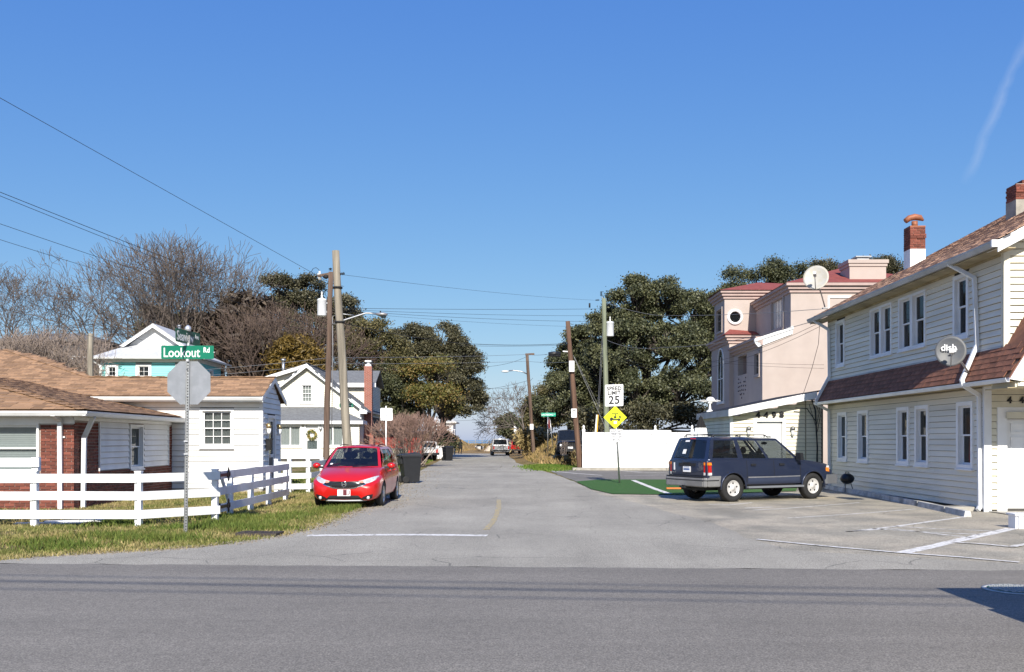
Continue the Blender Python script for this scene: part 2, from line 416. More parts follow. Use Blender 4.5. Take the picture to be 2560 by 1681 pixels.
MT['ground'] = ground_mat()
MT['asphalt_new'] = asphalt('asphalt_new', (.188,.172,.147), .40, patch=.10, streak=(.05,1.3,1))
MT['asphalt_old'] = asphalt('asphalt_old', (.305,.283,.235), .50, cracks=.7, patch=.15)
MT['asphalt_lot'] = asphalt('asphalt_lot', (.285,.262,.21), .55, cracks=.6, warm=(.40,.35,.27), patch=.2)
MT['asphalt_lane'] = asphalt('asphalt_lane', (.17,.158,.14), .3, patch=.12)
MT['line_white'] = worn_paint('line_white', (.76,.74,.70), (.31,.29,.245), .55)
MT['line_worn'] = worn_paint('line_worn', (.72,.70,.66), (.34,.31,.25), .53)
MT['line_yellow'] = worn_paint('line_yellow', (.46,.35,.15), (.30,.28,.23), .5)
MT['turf'] = mat('turf', (.032,.105,.016), .95, .3, 30, bmp=.8, bscale=150, dirt=(.06,.09,.03), dirt_amt=.4)
MT['sand'] = mat('sand', (.48,.40,.30), .95, .15, 2, bmp=.4, bscale=20)

# ground sheet
xs = np.concatenate([np.linspace(-900, -61, 12), np.arange(-60, 40.1, .8), np.linspace(41, 900, 12)])
ys = np.concatenate([np.linspace(-400, 30, 10), np.arange(31, 176, 1.0), np.linspace(177, 196, 6)])
gx, gy = np.meshgrid(xs, ys); gz = hgt(gx, gy)
gz = gz - 2.6*sm(gy, 170, 195)
V = np.stack([gx.ravel(), gy.ravel(), gz.ravel()], 1); nx = len(xs); ny = len(ys)
ii, jj = np.meshgrid(np.arange(nx-1), np.arange(ny-1)); q = (jj*nx+ii).ravel()
tag(np_mesh('ground', V, np.stack([q, q+1, q+nx+1, q+nx], 1), MT['ground'], smooth=True), 'patchy grass ground around the houses and road', kind='structure')

# sea
def sea_mat():
    m, t, b = nodes_of('sea'); b.inputs['Base Color'].default_value = (.16,.26,.36,1); b.inputs['Roughness'].default_value = .32
    n = noise(t, .25, 4, stretch=(.3,1,1)); bump(t, b, n.outputs[0], .6, .4); return m
tag(quick('sea', lambda m: m.add([(-9000,184,-.9),(9000,184,-.9),(9000,11000,-.9),(-9000,11000,-.9)], [(0,1,2,3)]), sea_mat()), 'pale blue sea at the end of the road', kind='structure')

def ragged(pts, step=.35, amp=.05, seed=1):
    rg = random.Random(seed); out_ = []
    for a, b in zip(pts[:-1], pts[1:]):
        a = Vector(a); b = Vector(b); n = max(1, int((b-a).length/step)); t = (b-a).normalized(); s_ = Vector((-t.y, t.x, 0))
        for i in range(n): out_.append(a + (b-a)*i/n + s_*rg.uniform(-amp, amp))
    out_.append(Vector(pts[-1])); return out_
def sheet(name, pts, z, m, parent=None):
    bm = bmesh.new(); vs_ = [bm.verts.new((p[0], p[1], z)) for p in pts]
    f = bm.faces.new(vs_); bmesh.ops.triangulate(bm, faces=[f])
    bmesh.ops.recalc_face_normals(bm, faces=bm.faces)
    for f in bm.faces:
        if f.normal.z < 0: f.normal_flip()
    me = bpy.data.meshes.new(name); bm.to_mesh(me); bm.free(); me.materials.append(m)
    return link(name, me, parent)
G = lambda *l: [gd(*p) for p in l]

# parking lot in front of the two-storey house
edge = G((1500,1237),(1600,1260),(1700,1288),(1800,1314),(1868,1346),(1990,1378),(2250,1394),(2560,1412))
lot = [Vector((2.2,30,0))] + [Vector((p.x-.3, p.y-.3, 0)) for p in edge] + [Vector((40,11.5,0)), Vector((40,33,0)), Vector((2.2,33,0))]
lot_o = tag(sheet('parking_lot', lot, .004, MT['asphalt_lot']), 'worn brownish asphalt parking lot beside the two-storey house', kind='structure')
lane = ragged(G((1262,1160),(1300,1166),(1372,1177),(1440,1205)), .5, .06, 3) + [Vector((3.2,30,0)), Vector((14,30,0)), Vector((14,49.5,0))] + G((1480,1176.5))
tag(sheet('side_lane', lane, .008, MT['asphalt_lane']), 'dark asphalt lane in front of the white vinyl fence', kind='structure')
left = G((1133,1134),(1120,1140),(1105,1149),(1078,1163),(1050,1178),(1020,1199),(985,1230),(930,1262),(870,1290),(780,1325),(690,1345),(560,1363),(430,1376),(300,1384),(120,1394),(0,1403))
right = G((1276,1134),(1272,1142),(1300,1158),(1340,1172),(1385,1186),(1440,1206),(1478,1226))
L_ = ragged(list(reversed(left)), .35, .07, 5); R_ = ragged(right, .5, .05, 6); E_ = ragged(edge, .4, .06, 9)
street = [Vector((-60,13,0)), Vector((-14,12.75,0))] + L_ + R_ + E_ + [Vector((40,11.6,0)), Vector((40,10.5,0)), Vector((-60,10.5,0))]
st_o = tag(sheet('side_street', street, .012, MT['asphalt_old']), 'light grey cracked asphalt street running to the sea', kind='structure')
cross = [Vector((-80,-8,0))] + [Vector((80,-8,0)), Vector((80,11.3,0))] + ragged([Vector((x, 11.83-.05*max(-9,min(9,x)), 0)) for x in (30,9,6,3,0,-3,-6,-9,-30)], .22, .035, 11) + [Vector((-80,12.3,0))]
cs_o = tag(sheet('cross_street', cross, .018, MT['asphalt_new']), 'smooth darker asphalt cross street nearest the camera', kind='structure')

# painted markings
def stripe(name, pts, w, z, m, parent, seed=0):
    rg = random.Random(seed); P = []
    for a, b in zip(pts[:-1], pts[1:]):
        n = max(1, int((b-a).length/.25))
        for i in range(n): P.append(a+(b-a)*i/n)
    P.append(pts[-1]); mb = MB(); vv = []
    for i, p in enumerate(P):
        t = (P[min(i+1, len(P)-1)]-P[max(i-1, 0)]).normalized(); s_ = Vector((-t.y, t.x, 0))
        vv += [(p+s_*(w/2+rg.uniform(-.012,.012))).to_tuple()[:2]+(z,), (p-s_*(w/2+rg.uniform(-.012,.012))).to_tuple()[:2]+(z,)]
    mb.add(vv, [(2*i, 2*i+1, 2*i+3, 2*i+2) for i in range(len(P)-1)])
    o = mb.build(name, m, parent, fix=False)
    for p in o.data.polygons: pass
    return o
stripe('stop_line', G((768,1341),(900,1339.5),(1060,1339),(1218,1341)), .26, .0165, MT['line_white'], st_o, 1)
stripe('yellow_centre_line', G((1215,1326),(1230,1310),(1240,1292),(1247,1270),(1247,1250)), .11, .0165, MT['line_yellow'], st_o, 2)
for i, (pts, w) in enumerate([
        (((1892,1350),(2050,1366),(2250,1384),(2400,1395),(2548,1408)), .07),
        (((2250,1384),(2330,1367),(2430,1344),(2530,1322)), .17),
        (((2118,1330),(2230,1318),(2330,1304),(2415,1292)), .08),
        (((2118,1330),(2230,1322),(2330,1334),(2430,1345)), .07),
        (((2178,1322),(2300,1330),(2450,1337)), .06),
        (((2230,1316),(2350,1323),(2500,1329)), .06),
        (((2380,1357),(2470,1363),(2535,1370)), .09),
        (((2530,1369),(2600,1356)), .10),
        (((1968,1296),(2080,1289),(2180,1282),(2290,1273)), .06),
        (((1880,1276),(1960,1272),(2060,1264),(2150,1257)), .06),
        (((1862,1271),(1930,1268)), .10),
        (((1772,1262),(1820,1263),(1880,1257)), .09),
        ]):
    stripe('parking_line', G(*pts), w*1.25, .0165 if i in (0, 6, 7) else .0075, MT['line_worn'] if i not in (0, 1) else MT['line_white'], lot_o, 20+i)
turf = tag(sheet('artificial_turf', G((1440,1205),(1478,1224),(1530,1236),(1700,1238.5),(1990,1229),(2000,1200),(1500,1200)), .024, MT['turf']), 'bright green artificial turf patch under the speed limit sign', kind='structure')
stripe('turf_line', G((1583,1202),(1602,1210),(1640,1225),(1672,1236)), .2, .029, MT['line_white'], turf, 40)
lane_o = bpy.data.objects['side_lane']
stripe('lane_line', G((1375,1178),(1440,1184),(1505,1189)), .16, .013, MT['line_white'], lane_o, 41)
stripe('lane_line', G((1550,1177),(1600,1181),(1700,1184)), .16, .013, MT['line_white'], lane_o, 42)
stripe('lane_line', G((1560,1190),(1640,1188.5),(1800,1186)), .12, .013, MT['line_worn'], lane_o, 43)

# small concrete aprons
tag(sheet('driveway', ragged(G((985,1190),(1012,1196),(1078,1182),(1085,1177),(1000,1181)), .5, .05, 8), .009, MT['asphalt_old']), 'short grey driveway apron beside the trash bin', kind='structure')
tag(sheet('concrete_pad', [(10.9,20.2),(10.6,18.6),(14,18.1),(14,21.1),(10.9,21.1)], .022, MT['concrete']), 'cracked concrete pad at the white door', kind='structure')
tag(sheet('side_driveway', G((1330,1157),(1400,1150),(1470,1150),(1420,1157),(1352,1163)), .02, MT['asphalt_old']), 'pale driveway under the black jeep', kind='structure')
# gravel shoulder along the grass edge
def gravel():
    rg = np.random.default_rng(4); N = 4200
    path = [p for p in left if p.y < 60]; seg = list(zip(path[:-1], path[1:]))
    ln = np.array([(b-a).length*(30/max(a.y, 12)) for a, b in seg]); k = rg.choice(len(seg), N, p=ln/ln.sum()); t = rg.random(N)
    A = np.array([a[:] for a, b in seg])[k]; B = np.array([b[:] for a, b in seg])[k]; P = A+(B-A)*t[:, None]
    wide = np.where(P[:, 1] > 22, .5, .16)
    P[:, 0] += rg.normal(-.12, 1, N)*wide; P[:, 1] += rg.normal(.1, .1, N); s_ = rg.uniform(.006, .02, N)*(P[:, 1]/18)**.5
    base = np.array([(-1,-1,0),(1,-1,0),(0,1.2,0),(0,0,1.1)]); Vv = P[:, None, :]+base[None]*s_[:, None, None]*rg.uniform(.6,1.4,(N,4,1))
    Vv[:, :, 2] += .012
    fc = np.array([(0,1,3),(1,2,3),(2,0,3)]); Fc = (np.arange(N)*4)[:, None, None]+fc[None]
    o = np_mesh('gravel', Vv.reshape(-1,3), Fc.reshape(-1,3), mat('gravel', (.25,.21,.15), .9, .3, 10, isl=.45))
    tag(o, 'loose grit and leaf litter along the road edge', kind='stuff')
gravel()

# grass blades
def blades(name, n, sampler, h0, h1, w, m, label, seed):
    rg = np.random.default_rng(seed); P = sampler(rg, n); n = len(P)
    h = rg.uniform(h0, h1, n); a = rg.uniform(0, 2*np.pi, n); lean = rg.normal(0, .45, (n, 2))
    d = np.stack([np.cos(a), np.sin(a)], 1)*w*rg.uniform(.6,1.4,(n,1))
    Vv = np.zeros((n, 3, 3)); Vv[:, 0, :2] = P[:, :2]-d; Vv[:, 1, :2] = P[:, :2]+d
    Vv[:, 2, :2] = P[:, :2]+lean*h[:, None]; Vv[:, 0, 2] = P[:, 2]-.005; Vv[:, 1, 2] = P[:, 2]-.005; Vv[:, 2, 2] = P[:, 2]+h
    o = np_mesh(name, Vv.reshape(-1, 3), np.arange(n*3).reshape(-1, 3), m)
    return tag(o, label, 'grass', kind='stuff')
ly = np.array([p.y for p in reversed(left)]); lx = np.array([p.x for p in reversed(left)])
def edge_x(y): return np.interp(y, ly, lx)
def vnoise(P, s, seed):
    r_ = np.random.default_rng(seed); out_ = np.zeros(len(P))
    for k in range(4):
        d = r_.normal(size=2); d /= np.linalg.norm(d); out_ += np.sin((P[:, 0]*d[0]+P[:, 1]*d[1])*s*(1.5**k)+r_.uniform(0,6))/(1.3**k)
    return out_
def lawn(rg, n):
    y = 12.4+(31-12.4)*rg.random(n)**1.25; x = rg.uniform(-17, -3.4, n); P = np.stack([x, y, np.zeros(n)], 1)
    ok = (x < edge_x(y)-.05+rg.normal(0, .08, n)) & ~((x < -10.4) & (y > 22)) & ~((x < -7.9) & (y > 29))
    ok &= (vnoise(P, 2.4, 3)+rg.normal(0, 1.0, n)) > -1.0
    return P[ok]
MT['blade'] = blade_mat('blade', (.105,.135,.026), (.33,.26,.12), -.03)
blades('grass', 230000, lawn, .02, .075, .011, MT['blade'], 'patchy green and straw lawn around the white fence', 2)
def tufts(rg, n):
    c = np.array([gd(*p)[:] for p in ((560,1310),(590,1322),(480,1322),(660,1325),(700,1300),(360,1350),(100,1360),(240,1345),(425,1350),(860,1276),(820,1283),(560,1295),(610,1300),(300,1312),(740,1290),(900,1270),(640,1312),(180,1372),(880,1272),(870,1268))])
    k = rg.integers(0, len(c), n); P = c[k]+np.stack([rg.normal(0,.30,n), rg.normal(0,.22,n), np.zeros(n)], 1)
    return P[P[:, 0] < edge_x(P[:, 1])-.1]
blades('grass_tufts', 15000, tufts, .05, .15, .012, blade_mat('blade_lush', (.085,.125,.022), (.17,.165,.045), .03), 'lusher green grass tufts along the fence and verge', 3)
def verge(rg, n):
    y = rg.uniform(30, 100, n); x = edge_x(y)-rg.gamma(1.6, 1.5, n); P = np.stack([x, y, np.zeros(n)], 1)
    ok = (x < edge_x(y)-.5) & (x > -13) & ~((y > 41) & (y < 48.5)) & (vnoise(P, 1.2, 9)+rg.normal(0,.8,n) > -.9)
    P = P[ok]; P[:, 2] = hgt(P[:, 0], P[:, 1]); return P
blades('grass_verge', 60000, verge, .05, .16, .025, blade_mat('blade_verge', (.085,.14,.02), (.24,.19,.08), .02), 'green roadside grass beyond the trash bin', 4)
def dune(rg, n):
    s_ = rg.random(n) < .5
    x = np.where(s_, rg.uniform(.9, 14, n), rg.uniform(-24, 14, n)); y = np.where(s_, rg.uniform(54, 110, n), rg.uniform(110, 168, n))
    z = hgt(x, y); P = np.stack([x, y, z], 1)
    P = P[(z > .12) & (rg.random(n) < .9)]; return P
blades('dune_grass', 60000, dune, .06, .30, .04, blade_mat('blade_dry', (.16,.13,.035), (.33,.225,.105), -.06), 'dry tan grass on the bank and dunes', 5)
def greens(rg, n):
    c = np.array([gd(*p)[:] for p in ((1365,1167),(1350,1169),(1385,1166),(1398,1172),(1370,1174),(1415,1168))])
    return c[rg.integers(0, len(c), n)]+np.stack([rg.normal(0,.5,n), rg.normal(0,1.2,n), np.zeros(n)], 1)
blades('grass_island', 9000, greens, .06, .2, .03, blade_mat('blade_island', (.075,.14,.015), (.19,.18,.05), .05), 'green grass island beside the potted plant', 6)
# ================================================================== building kit
def board_mesh(L, expo, t0, t1, m):     # one lapped board: length L along x, height expo along z, outward -y
    me = MB().hexa([(0,0,0),(L,0,0),(L,-t0,0),(0,-t0,0),(0,0,expo),(L,0,expo),(L,-t1,expo),(0,-t1,expo)]).mesh('siding_board', m); return me
_boards = {}
def siding(parent, pl, b0, b1, expo, rng, openings, m, t0=.042, t1=.006, mass=False, name='siding_board', gap=.011):
    """lapped boards on plane pl between heights b0..b1; rng(b)->(a0,a1); openings: (a0,a1,b0,b1)"""
    mb = MB(); b = b0
    while b < b1-1e-3:
        e = min(expo, b1-b); a0, a1 = rng(b+e*.5); segs = [(a0, a1)]
        for (o0, o1, p0, p1) in openings:
            if p0 < b+e*.55 and p1 > b+e*.45:
                nsegs = []
                for s0, s1 in segs:
                    if o1 <= s0 or o0 >= s1: nsegs.append((s0, s1)); continue
                    if o0 > s0: nsegs.append((s0, o0))
                    if o1 < s1: nsegs.append((o1, s1))
                segs = nsegs
        for s0, s1 in segs:
            if s1-s0 < .02: continue
            P = pl.p
            g_ = gap  # bares the dark backing as a painted shadow line under each board
            pts = [P(s0,b+g_,0),P(s1,b+g_,0),P(s1,b+g_,t0),P(s0,b+g_,t0),P(s0,b+e,0),P(s1,b+e,0),P(s1,b+e,t1),P(s0,b+e,t1)]
            if mass: mb.hexa(pts); continue
            # long runs are laid from several boards with a butt joint between them
            cuts = [s0]
            while s1-cuts[-1] > 4.2: cuts.append(cuts[-1]+random.uniform(2.2, 3.7))
            cuts.append(s1)
            for c0, c1 in zip(cuts[:-1], cuts[1:]):
                c1 = c1 if c1 == s1 else c1-.004; dz = random.uniform(-.0015, .0015)
                MB().hexa([P(c0,b+g_+dz,0),P(c1,b+g_+dz,0),P(c1,b+g_+dz,t0),P(c0,b+g_+dz,t0),P(c0,b+e+dz,0),P(c1,b+e+dz,0),P(c1,b+e+dz,t1),P(c0,b+e+dz,t1)]).build(name, m, parent)
        b += expo
    if mass: tag(mb.build(name+'s', m, parent), kind='stuff')

_unit = {}
def unit_box(name, m):
    k = (name, m.name)
    if k not in _unit: _unit[k] = MB().box((-.5,-.5,-.5), (.5,.5,.5)).mesh(name, m)
    return _unit[k]
def pieces(parent, items, name, m_single, m_mass, root_world, limit=300):
    """items: (centre, ax, ay, az half axes) in the parent's frame; the `limit` nearest the camera become objects, the rest one mesh"""
    eye = Vector((0,0,H))
    items = sorted(items, key=lambda it: ((root_world @ it[0])-eye).length)
    me = unit_box(name, m_single)
    for c, ax, ay, az in items[:limit]:
        o = link(name, me, parent)
        o.matrix_local = Matrix(((ax.x*2, ay.x*2, az.x*2, c.x), (ax.y*2, ay.y*2, az.y*2, c.y), (ax.z*2, ay.z*2, az.z*2, c.z), (0,0,0,1)))
    if len(items) > limit:
        mb = MB()
        for c, ax, ay, az in items[limit:]: mb.obox(c, ax, ay, az)
        tag(mb.build(name+'_field', m_mass, parent, fix=False), kind='stuff')

def bricks(pl, rects, bw, bh, joint, rg, depth=.02, holes=()):
    out_ = []
    for (a0, a1, b0, b1) in rects:
        row = 0; b = b0
        while b < b1-bh*.4:
            a = a0-(bw/2 if row % 2 else 0)
            while a < a1-.01:
                s0, s1 = max(a, a0), min(a+bw-joint, a1)
                if s1-s0 > .03 and not any(h0 < (s0+s1)/2 < h1 and h2 < b+bh/2 < h3 for h0, h1, h2, h3 in holes):
                    d = depth+rg.uniform(-.003, .003)
                    out_.append((pl.p((s0+s1)/2, b+(bh-joint)/2, d/2), pl.U*(s1-s0)/2, pl.N*d/2, pl.V*(bh-joint)/2))
                a += bw
            b += bh; row += 1
    return out_

def shingles(O, U, S, inside, amax, smax, expo, tab, rg, lift=.02, thick=.011, jit=.35):
    """roof plane from eave point O, U along the eave, S up the slope; inside(a,s)->bool"""
    O = Vector(O); U = Vector(U).normalized(); S = Vector(S).normalized(); N = U.cross(S).normalized()
    if N.z < 0: N = -N
    out_ = []; s_ = 0.0; row = 0
    while s_ < smax:
        a = amax[0]-rg.uniform(0, tab)
        while a < amax[1]:
            w = min(tab*rg.uniform(1-jit, 1+jit), amax[1]-a)
            if w < .04: break
            if inside(a+w/2, s_+expo/2):
                L = expo*1.12
                th = thick*rg.uniform(.8, 1.5)
                tilt = (S*math.cos(.06)-N*math.sin(.06))
                c = O+U*(a+w/2)+S*(s_+L/2)+N*(lift+th*.5)
                nn = U.cross(tilt).normalized()
                out_.append((c, U*(w/2-.002), tilt*L/2, nn*th/2))
            a += w
        s_ += expo; row += 1
    return out_

def window(parent, pl, a0, a1, b0, b1, rows=1, cols=1, double=True, trim=.09, m_trim=None, fill='dark', sill=True, depth=.09, name='window', proud=.052, mull=.02, m_pane=None, trim_n=None):
    """sash window: trim (the window itself), sash frames, panes, something behind"""
    m_trim = m_trim or MT['white_paint']; mb = MB(); tn = proud
    pl.box(mb, a0-trim, a0, b0-trim, b1+trim, 0, tn); pl.box(mb, a1, a1+trim, b0-trim, b1+trim, 0, tn)
    pl.box(mb, a0, a1, b1, b1+trim, 0, tn); pl.box(mb, a0, a1, b0-trim, b0, 0, tn)
    # reveal
    pl.box(mb, a0, a0+.012, b0, b1, -depth, -.002); pl.box(mb, a1-.012, a1, b0, b1, -depth, -.002)
    pl.box(mb, a0+.012, a1-.012, b1-.012, b1, -depth, -.002); pl.box(mb, a0+.012, a1-.012, b0, b0+.012, -depth, -.002)
    w = mb.build(name, m_trim, parent)
    if sill: quick('sill', lambda m: pl.box(m, a0-trim-.02, a1+trim+.02, b0-trim-.035, b0-trim-.002, .0, proud+.03), m_trim, w)
    A0, A1, B0, B1 = a0+.014, a1-.014, b0+.014, b1-.014
    halves = [(B0, (B0+B1)/2+.015, -.075), ((B0+B1)/2-.015, B1, -.05)] if double else [(B0, B1, -.055)]
    st = .035
    for h0, h1, n in halves:
        def fr(m, h0=h0, h1=h1, n=n):
            pl.box(m, A0, A0+st, h0, h1, n-.018, n+.012); pl.box(m, A1-st, A1, h0, h1, n-.018, n+.012)
            pl.box(m, A0+st, A1-st, h0, h0+st, n-.018, n+.012); pl.box(m, A0+st, A1-st, h1-st, h1, n-.018, n+.012)
            for i in range(1, cols): c = A0+st+(A1-A0-2*st)*i/cols; pl.box(m, c-mull/2, c+mull/2, h0+st, h1-st, n-.01, n+.010)
            for i in range(1, rows): c = h0+st+(h1-h0-2*st)*i/rows; pl.box(m, A0+st, A1-st, c-mull/2, c+mull/2, n-.011, n+.009)
        quick('sash', fr, m_trim, w)
        for i in range(cols):
            for j in range(rows):
                c0 = A0+st+(A1-A0-2*st)*i/cols; c1 = A0+st+(A1-A0-2*st)*(i+1)/cols
                d0 = h0+st+(h1-h0-2*st)*j/rows; d1 = h0+st+(h1-h0-2*st)*(j+1)/rows
                quick('pane', lambda m: m.add([pl.p(c0,d0,n-.004), pl.p(c1,d0,n-.004), pl.p(c1,d1,n-.004), pl.p(c0,d1,n-.004)], [(0,1,2,3)]), m_pane or MT['pane'], w)
    back = {'dark': MT['interior'], 'curtain': MT['curtain'], 'blind': MT['blind']}.get(fill, MT['interior'])
    def bk(m):
        if fill == 'blind':
            n = int((B1-B0)/.05)
            for i in range(n): pl.box(m, A0, A1, B0+i*.05, B0+i*.05+.043, -.135, -.128)
            pl.box(m, A0, A1, B0, B1, -.15, -.14)
        elif fill == 'curtain':
            k = 26; pts = [(A0+(A1-A0)*i/k, -.125-.018*math.sin(i*1.9)-.01*math.sin(i*.7)) for i in range(k+1)]
            for (p, n0), (p2, n1) in zip(pts[:-1], pts[1:]):
                m.add([pl.p(p,B0,n0), pl.p(p2,B0,n1), pl.p(p2,B1,n1), pl.p(p,B1,n0)], [(0,1,2,3)], 0, True)
        else: pl.box(m, A0, A1, B0, B1, -.3, -.28)
    quick({'curtain': 'curtain', 'blind': 'blind'}.get(fill, 'room_behind'), bk, back, w)
    return w

def downspout(parent, pts, w=.075, d=.06, m=None, name='downspout'):
    mb = MB(); pts = [Vector(p) for p in pts]
    for p, q in zip(pts[:-1], pts[1:]):
        t = (q-p).normalized()*.015
        mb.bar(p-t, q+t, w, d, up=(0,1,.01))
    return mb.build(name, m or MT['gutter'], parent)
def gutter(parent, p, q, outward, m=None, size=.11, name='gutter'):
    p = Vector(p); q = Vector(q); o = Vector(outward).normalized(); u = Vector((0,0,1)); s = size
    prof = [(0,0),(0,-s),(s*.6,-s),(s*.95,-s*.35),(s,0),(s*.9,0),(s*.85,-s*.33),(s*.52,-s*.9),(s*.07,-s*.9),(s*.07,0)]
    return quick(name, lambda mb: mb.prism([p+o*a+u*b for a, b in prof], q-p), m or MT['gutter'], parent)
def roof_slab(parent, pts, thick, m, name='roof'):
    """planar polygon pts (upper face) with thickness downwards"""
    return quick(name, lambda mb: mb.prism(pts, (0,0,-thick)), m, parent)
# ================================================================== brown-roofed bungalow
def wall_holes(parent, pl, a0, a1, b0, b1, holes, m, n0=-.12, n1=-.001, name='wall'):
    As = sorted({a0, a1, *[h[0] for h in holes], *[h[1] for h in holes]}); Bs = sorted({b0, b1, *[h[2] for h in holes], *[h[3] for h in holes]})
    As = [a for a in As if a0 <= a <= a1]; Bs = [b for b in Bs if b0 <= b <= b1]
    mb = MB()
    for i in range(len(As)-1):
        for j in range(len(Bs)-1):
            ca, cb = (As[i]+As[i+1])/2, (Bs[j]+Bs[j+1])/2
            if any(h[0] < ca < h[1] and h[2] < cb < h[3] for h in holes): continue
            pl.box(mb, As[i], As[i+1], Bs[j], Bs[j+1], n0, n1)
    return mb.build(name, m, parent)

def bungalow():
    rg = random.Random(11)
    t = empty('bungalow', (-10.44, 21.9, 0), R(2.2), 'low white and brick bungalow with brown shingle roof behind the board fence', 'house')
    W = Matrix.Translation(t.location) @ Matrix.Rotation(R(2.2), 4, 'Z')
    front = Pl((0,0,0), (1,0,0), (0,-1,0)); side = Pl((0,0,0), (0,1,0), (1,0,0))
    back = Pl((0,7.05,0), (1,0,0), (0,-1,0)); gab = Pl((2.82,7.05,0), (0,1,0), (1,0,0))
    hw = (-3.1,-.84,.9,2.0); sw = (3.56,4.44,.9,2.02)
    wall_holes(t, front, -8, 0, 0, 2.2, [hw], MT['mortar'])
    wall_holes(t, side, .12, 7.05, 0, 2.25, [sw], MT['mortar'])
    br = bricks(front, [(-3.4,.02,0,.82),(-.76,.02,.82,2.03)], .24, .08, .012, rg)
    br += bricks(side, [(.02,7.03,0,.8),(.02,1.4,.8,2.06),(6.66,7.03,.8,2.1)], .24, .08, .012, rg)
    pieces(t, br, 'brick', MT['brick'], MT['brick_mass'], W)
    quick('brick_sill', lambda m: (front.box(m, -3.4,-.78,.822,.875,0,.05), side.box(m, 1.42,6.64,.802,.85,0,.05)), MT['brick'], t)
    quick('frieze_board', lambda m: (front.box(m, -8,.03,2.04,2.2,0,.03), side.box(m, -.03,7.0,2.12,2.24,0,.028)), MT['white_paint'], t)
    window(t, front, *hw, double=True, fill='blind', trim=.05, m_pane=MT['pane_clear'])
    window(t, side, *sw, double=True, fill='curtain', trim=.06)
    for a0, a1 in ((1.45,3.42),(4.58,6.62)):
        siding(t, side, .87, 2.11, .155, lambda b: (a0, a1), [], MT['white_siding'], .05, .012)
    for a in (1.41, 6.62): quick('corner_trim', lambda m: side.box(m, a,a+.035,.86,2.11,0,.06), MT['white_paint'], t)
    # back wing
    bw = (.97,1.86,1.48,2.56); dr = (.8,1.75,.22,2.36)
    wall_holes(t, back, -4, 2.7, 0, 2.95, [bw], MT['lap_shade_backing'])
    siding(t, back, .12, 2.92, .17, lambda b: (.02 if b < 2.2 else -2.6, 2.74), [(bw[0]-.09,bw[1]+.09,bw[2]-.12,bw[3]+.09)], MT['white_siding'])
    window(t, back, *bw, rows=2, cols=3, fill='curtain', trim=.085)
    def grng(b):
        if b < 2.85: return (.1, 2.6)
        k = (b-2.85)*1.75; return (.02+k, 2.68-k)
    wall_holes(t, gab, 0, 2.6, 0, 2.9, [dr], MT['lap_shade_backing'])
    quick('gable_wall', lambda m: gab.poly(m, [(0,2.9),(2.6,2.9),(1.35,3.6)], -.12, -.001), MT['lap_shade_backing'], t)
    siding(t, gab, .12, 3.5, .17, grng, [(dr[0]-.1,dr[1]+.1,0,dr[3]+.1)], MT['white_siding'])
    quick('corner_trim', lambda m: (back.box(m, 2.74,2.85,.1,2.95,-.02,.032), gab.box(m, 0,.1,.1,2.9,.0005,.032)), MT['white_paint'], t)
    quick('corner_trim', lambda m: gab.box(m, 2.55,2.64,.1,2.9,0,.032), MT['white_paint'], t)
    quick('foundation', lambda m: (back.box(m, 0,2.8,-.1,.12,-.1,.012), gab.box(m, 0,2.6,-.1,.12,-.1,.012)), MT['concrete'], t)
    # storm door in the gable end
    d = quick('door', lambda m: (gab.box(m, dr[0]-.1,dr[0],.1,dr[3]+.1,0,.04), gab.box(m, dr[1],dr[1]+.1,.1,dr[3]+.1,0,.04), gab.box(m, dr[0],dr[1],dr[3],dr[3]+.1,0,.04),
        gab.box(m, dr[0],dr[0]+.09,dr[2],dr[3],-.05,-.01), gab.box(m, dr[1]-.09,dr[1],dr[2],dr[3],-.05,-.01), gab.box(m, dr[0]+.09,dr[1]-.09,dr[3]-.1,dr[3],-.05,-.01), gab.box(m, dr[0]+.09,dr[1]-.09,1.08,1.18,-.05,-.01), gab.box(m, dr[0]+.09,dr[1]-.09,dr[2],dr[2]+.1,-.05,-.01)), MT['white_paint'], t)
    quick('pane', lambda m: gab.box(m, dr[0]+.09,dr[1]-.09,1.18,dr[3]-.1,-.045,-.035), MT['pane'], d)
    quick('kick_panel', lambda m: gab.box(m, dr[0]+.09,dr[1]-.09,dr[2]+.1,1.08,-.045,-.03), mat('kick', (.06,.065,.075), .5), d)
    quick('handle', lambda m: gab.box(m, dr[0]+.05,dr[0]+.16,1.1,1.16,-.01,.05), MT['chrome'], d)
    quick('room_behind', lambda m: gab.box(m, dr[0],dr[1],dr[2],dr[3],-.3,-.28), MT['interior'], d)
    for a in (.52, 2.12):
        l = quick('porch_lamp', lambda m: (m.lathe(gab.p(a,2.02,.1), (0,0,1), [(.07,0),(.075,.1),(.05,.14),(.02,.17)], 12), gab.box(m, a-.04,a+.04,2.05,2.2,0,.06)), mat('brass', (.55,.42,.22), .35, metal=.8), t)
        quick('glass_shade', lambda m: m.lathe(gab.p(a,1.84,.1), (0,0,1), [(.04,0),(.06,.06),(.07,.178)], 12), MT['white_paint'], l)
    mbx = quick('mailbox', lambda m: (gab.box(m, .36,.64,1.32,1.66,.03,.16), gab.box(m, .34,.66,1.661,1.70,.03,.2)), MT['black_metal'], t)
    quick('step', lambda m: m.box((2.86,7.7,0), (3.7,9.0,.18)), MT['concrete'], t)
    # roofs: wing (hip), back wing (gable) and the higher main roof behind
    z0 = 2.345; zs = lambda x: z0+.22*(.4-x); zf = lambda y: z0+.32*(y+.4); zm = lambda y: 3.0+.4*(y-6.65)
    roof_slab(t, [(.4,-.4,z0),(.4,7.04,z0),(-2.4,7.04,zs(-2.4)),(-5,8.0,zs(-5)),(-5,3.31,zs(-5))], .09, MT['felt'])
    roof_slab(t, [(-10.4,-.4,z0),(.4,-.4,z0),(-5,3.31,zf(3.31))], .09, MT['felt'])
